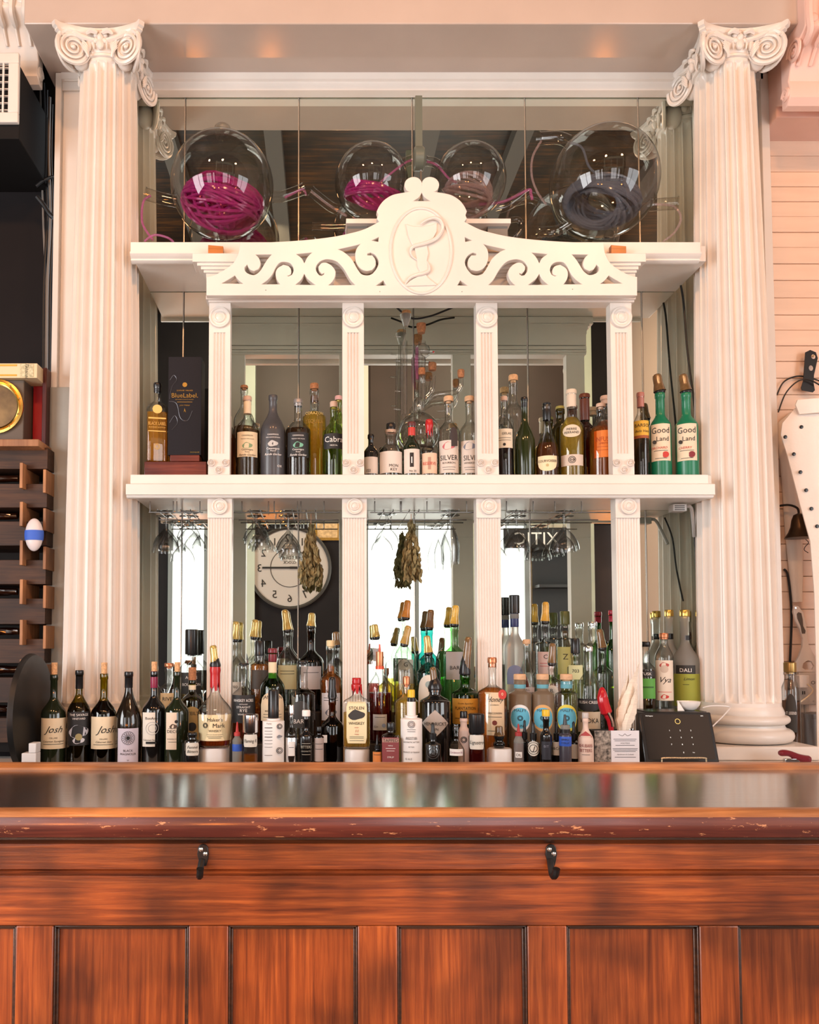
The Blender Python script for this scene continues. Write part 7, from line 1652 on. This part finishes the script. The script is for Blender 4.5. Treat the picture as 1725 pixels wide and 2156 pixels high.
for k, (bx, by) in enumerate(((1688, 899), (1654, 920), (1672, 956), (1686, 994), (1698, 1032), (1709, 1071), (1721, 1108))):
    p = P(bx, by, 2.8215)
    MB().lathe([(0.001, -0.002), (0.0062, -0.002), (0.0066, 0.001), (0.005, 0.003), (0.001, 0.0035)], 14, M=Matrix.Translation((p.x, p.y, p.z)) @ Matrix.Rotation(PI / 2, 4, 'X')).build('button', BLKPL, jk)
# bell on its bracket
be = thing('hand_bell', P(1682, 1135, 2.91), 'dark bronze bell hanging on a bracket beside the jacket', 'bell')
bp_ = P(1684, 1133, 2.91); bw = 29 * S(2.91)
MB().lathe([(bw, 0), (bw * 0.93, 0.006), (bw * 0.74, 0.020), (bw * 0.58, 0.040), (bw * 0.50, 0.065), (bw * 0.36, 0.083), (0.004, 0.090)], 28, c=bp_).build('bell_cup', mat('dark_bronze', (0.055, 0.034, 0.020), 0.35, metal=0.8), be)
MB().tube(bz([bp_ + Vector((0, 0, 0.088)), bp_ + Vector((0, 0.01, 0.11)), bp_ + Vector((-0.02, 0.035, 0.125)), bp_ + Vector((-0.06, 0.07, 0.122))], 5), 0.004, 8).build('bracket', DARKMET, be)
MB().tube([bp_ + Vector((-0.06, 0.078, 0.105)), bp_ + Vector((-0.06, 0.078, 0.14))], 0.006, 8).build('wall_plate', DARKMET, be)
sh_ = P(1697, 1138, 2.91)
MB().tube(bz([(sh_.x, 2.91, sh_.z + 0.004), (sh_.x + 0.010, 2.91, sh_.z - 0.008), (sh_.x - 0.002, 2.91, sh_.z - 0.022), (sh_.x - 0.006, 2.91, sh_.z - 0.034), (sh_.x + 0.008, 2.91, sh_.z - 0.044)], 5), 0.0013, 6).build('clapper_hook', DARKMET, be)
# dish scraper on the wall
sp2 = thing('dough_scraper', P(1695, 1415, 2.97), 'white plastic scraper with grey grip hanging above the outlet', 'scraper')
ol = [(1672, 1276), (1680, 1277), (1690, 1290), (1696, 1318), (1699, 1345), (1702, 1362), (1712, 1378), (1722, 1394), (1724, 1414), (1670, 1414), (1669, 1404), (1682, 1382), (1689, 1362), (1690, 1345), (1684, 1325), (1675, 1308), (1670, 1288)]
hol = [(1700, 1389), (1708, 1392), (1714, 1402), (1710, 1410), (1695, 1411), (1688, 1406), (1690, 1396)]
cu = bpy.data.curves.new('sc', 'CURVE'); cu.dimensions = '2D'; cu.fill_mode = 'BOTH'; cu.extrude = 0.004; cu.bevel_depth = 0.001
for loop in (ol, hol):
    s_ = cu.splines.new('POLY'); s_.points.add(len(loop) - 1); s_.use_cyclic_u = True
    for p_, q in zip(s_.points, loop):
        v = P(q[0], q[1], 2.965); p_.co = (v.x, v.z, 0, 1)
co_ = bpy.data.objects.new('sc', cu); COL.objects.link(co_); bpy.context.view_layer.update()
ev = co_.evaluated_get(bpy.context.evaluated_depsgraph_get()); me_ = ev.to_mesh()
ob_ = MB().add([(v.co.x, 2.965 - v.co.z, v.co.y) for v in me_.vertices], [tuple(p.vertices) for p in me_.polygons])
ev.to_mesh_clear(); bpy.data.objects.remove(co_)
ob_.build('blade', mat('scraper_white', (0.80, 0.77, 0.75), 0.35), sp2, smooth=False)
MB().prism([(P(a, b, 2.96).x, P(a, b, 2.96).z) for a, b in [(1681, 1289), (1687, 1291), (1690, 1305), (1691, 1318), (1696, 1328), (1695, 1334), (1689, 1334), (1686, 1318), (1679, 1302), (1678, 1293)]], 2.9575, 2.9605).build('grip', mat('grip_grey', (0.13, 0.12, 0.11), 0.5), sp2)
MB().tube([P(1676, 1281, 2.998), P(1676, 1280, 2.955)], 0.003, 8).build('hook', CHROME, sp2)
# electrical outlet box with plug and conduits
eb = thing('outlet_box', P(1710, 1485, 2.97), 'white surface outlet box with plug and switch lettering', 'outlet')
GREYP = mat('outlet_plastic', (0.66, 0.64, 0.62), 0.4)
ex0, ex1 = X(1684, 1450, 2.95), X(1760, 1450, 2.95)
MB().box(ex0, ex1, 2.95, 2.998, Z(1484, 2.95), Z(1416, 2.95)).build('box', GREYP, eb, bevel=0.003)
MB().box(X(1683, 1440, 2.91), X(1704, 1440, 2.91), 2.905, 2.9495, Z(1448, 2.91), Z(1421, 2.91)).build('plug', mat('plug_white', (0.78, 0.76, 0.75), 0.35), eb, bevel=0.003)
flat_text(MB(), 'ON', X(1717, 1437, 2.949), 2.9493, Z(1437, 2.949), 8 * S(2.949)).build('lettering', INK, eb, smooth=False)
for a in (1690, 1694): MB().box(X(a, 1458, 2.949), X(a + 1.6, 1458, 2.949), 2.9485, 2.9497, Z(1462, 2.949), Z(1455, 2.949)).build('socket_slot', INK, eb)
for a in (1689, 1713): MB().lathe([(0.003, 0), (0.002, 0.0015)], 10, M=Matrix.Translation((X(a, 1476, 2.95), 2.9495, Z(1476, 2.95))) @ Matrix.Rotation(PI / 2, 4, 'X')).build('screw', CHROME, eb)
for a, r_, m in ((1690, 0.007, GREYP), (1700, 0.009, GREYP)):
    MB().tube([(X(a, 1500, 2.97), 2.975, Z(1484, 2.95) - 0.0005), (X(a, 1500, 2.97), 2.975, COUNTER + 0.001)], r_, 10).build('conduit', m, eb)
MB().tube(bz([P(1700, 1440, 2.90), P(1712, 1455, 2.88), P(1690, 1475, 2.87), P(1668, 1488, 2.86), P(1650, 1492, 2.86)], 6), 0.0025, 6).build('plug_cord', mat('cream_cord', (0.7, 0.58, 0.42), 0.5), eb)
cn = thing('steel_canister', (X(1722, 1560, 2.90), 2.90, COUNTER), 'grey steel canister on the counter below the outlet', 'canister')
MB().lathe([(0.045, 0), (0.046, 0.003), (0.046, 0.15), (0.043, 0.153), (0.001, 0.153)], 28).build('body', mat('brushed_steel', (0.35, 0.37, 0.40), 0.35, metal=0.9), cn, local=True)
MB().lathe([(0.047, 0.14), (0.048, 0.142), (0.048, 0.156), (0.02, 0.160), (0.001, 0.160)], 28).build('lid', mat('brushed_steel', (0.35, 0.37, 0.40), 0.35, metal=0.9), cn, local=True)
cn.location.z += 0.0008
bottle(1665, 1394, 36, 2.80, C0, 1415, 1455, 1428, 22, CLEAR, 'brass_capped_bottle', 'clear carafe with brass collar and black pictorial label behind the right column', caps=[('stop', BRASS, 1394, 24)], labs=[(1460, 1540, 22, (0.03, 0.025, 0.02), 'arch', [('ST. LEGEND', 1500, 6, WINK)])], liq=(liquid('dark_carafe', (0.20, 0.10, 0.05)), 1475))
cable([(1651, 1198, 2.99), (1660, 1215, 2.985), (1667, 1290, 2.985), (1664, 1390, 2.985), (1660, 1480, 2.985)], 0.0042, CAB, 'black cord curving down the wall behind the brass capped carafe')
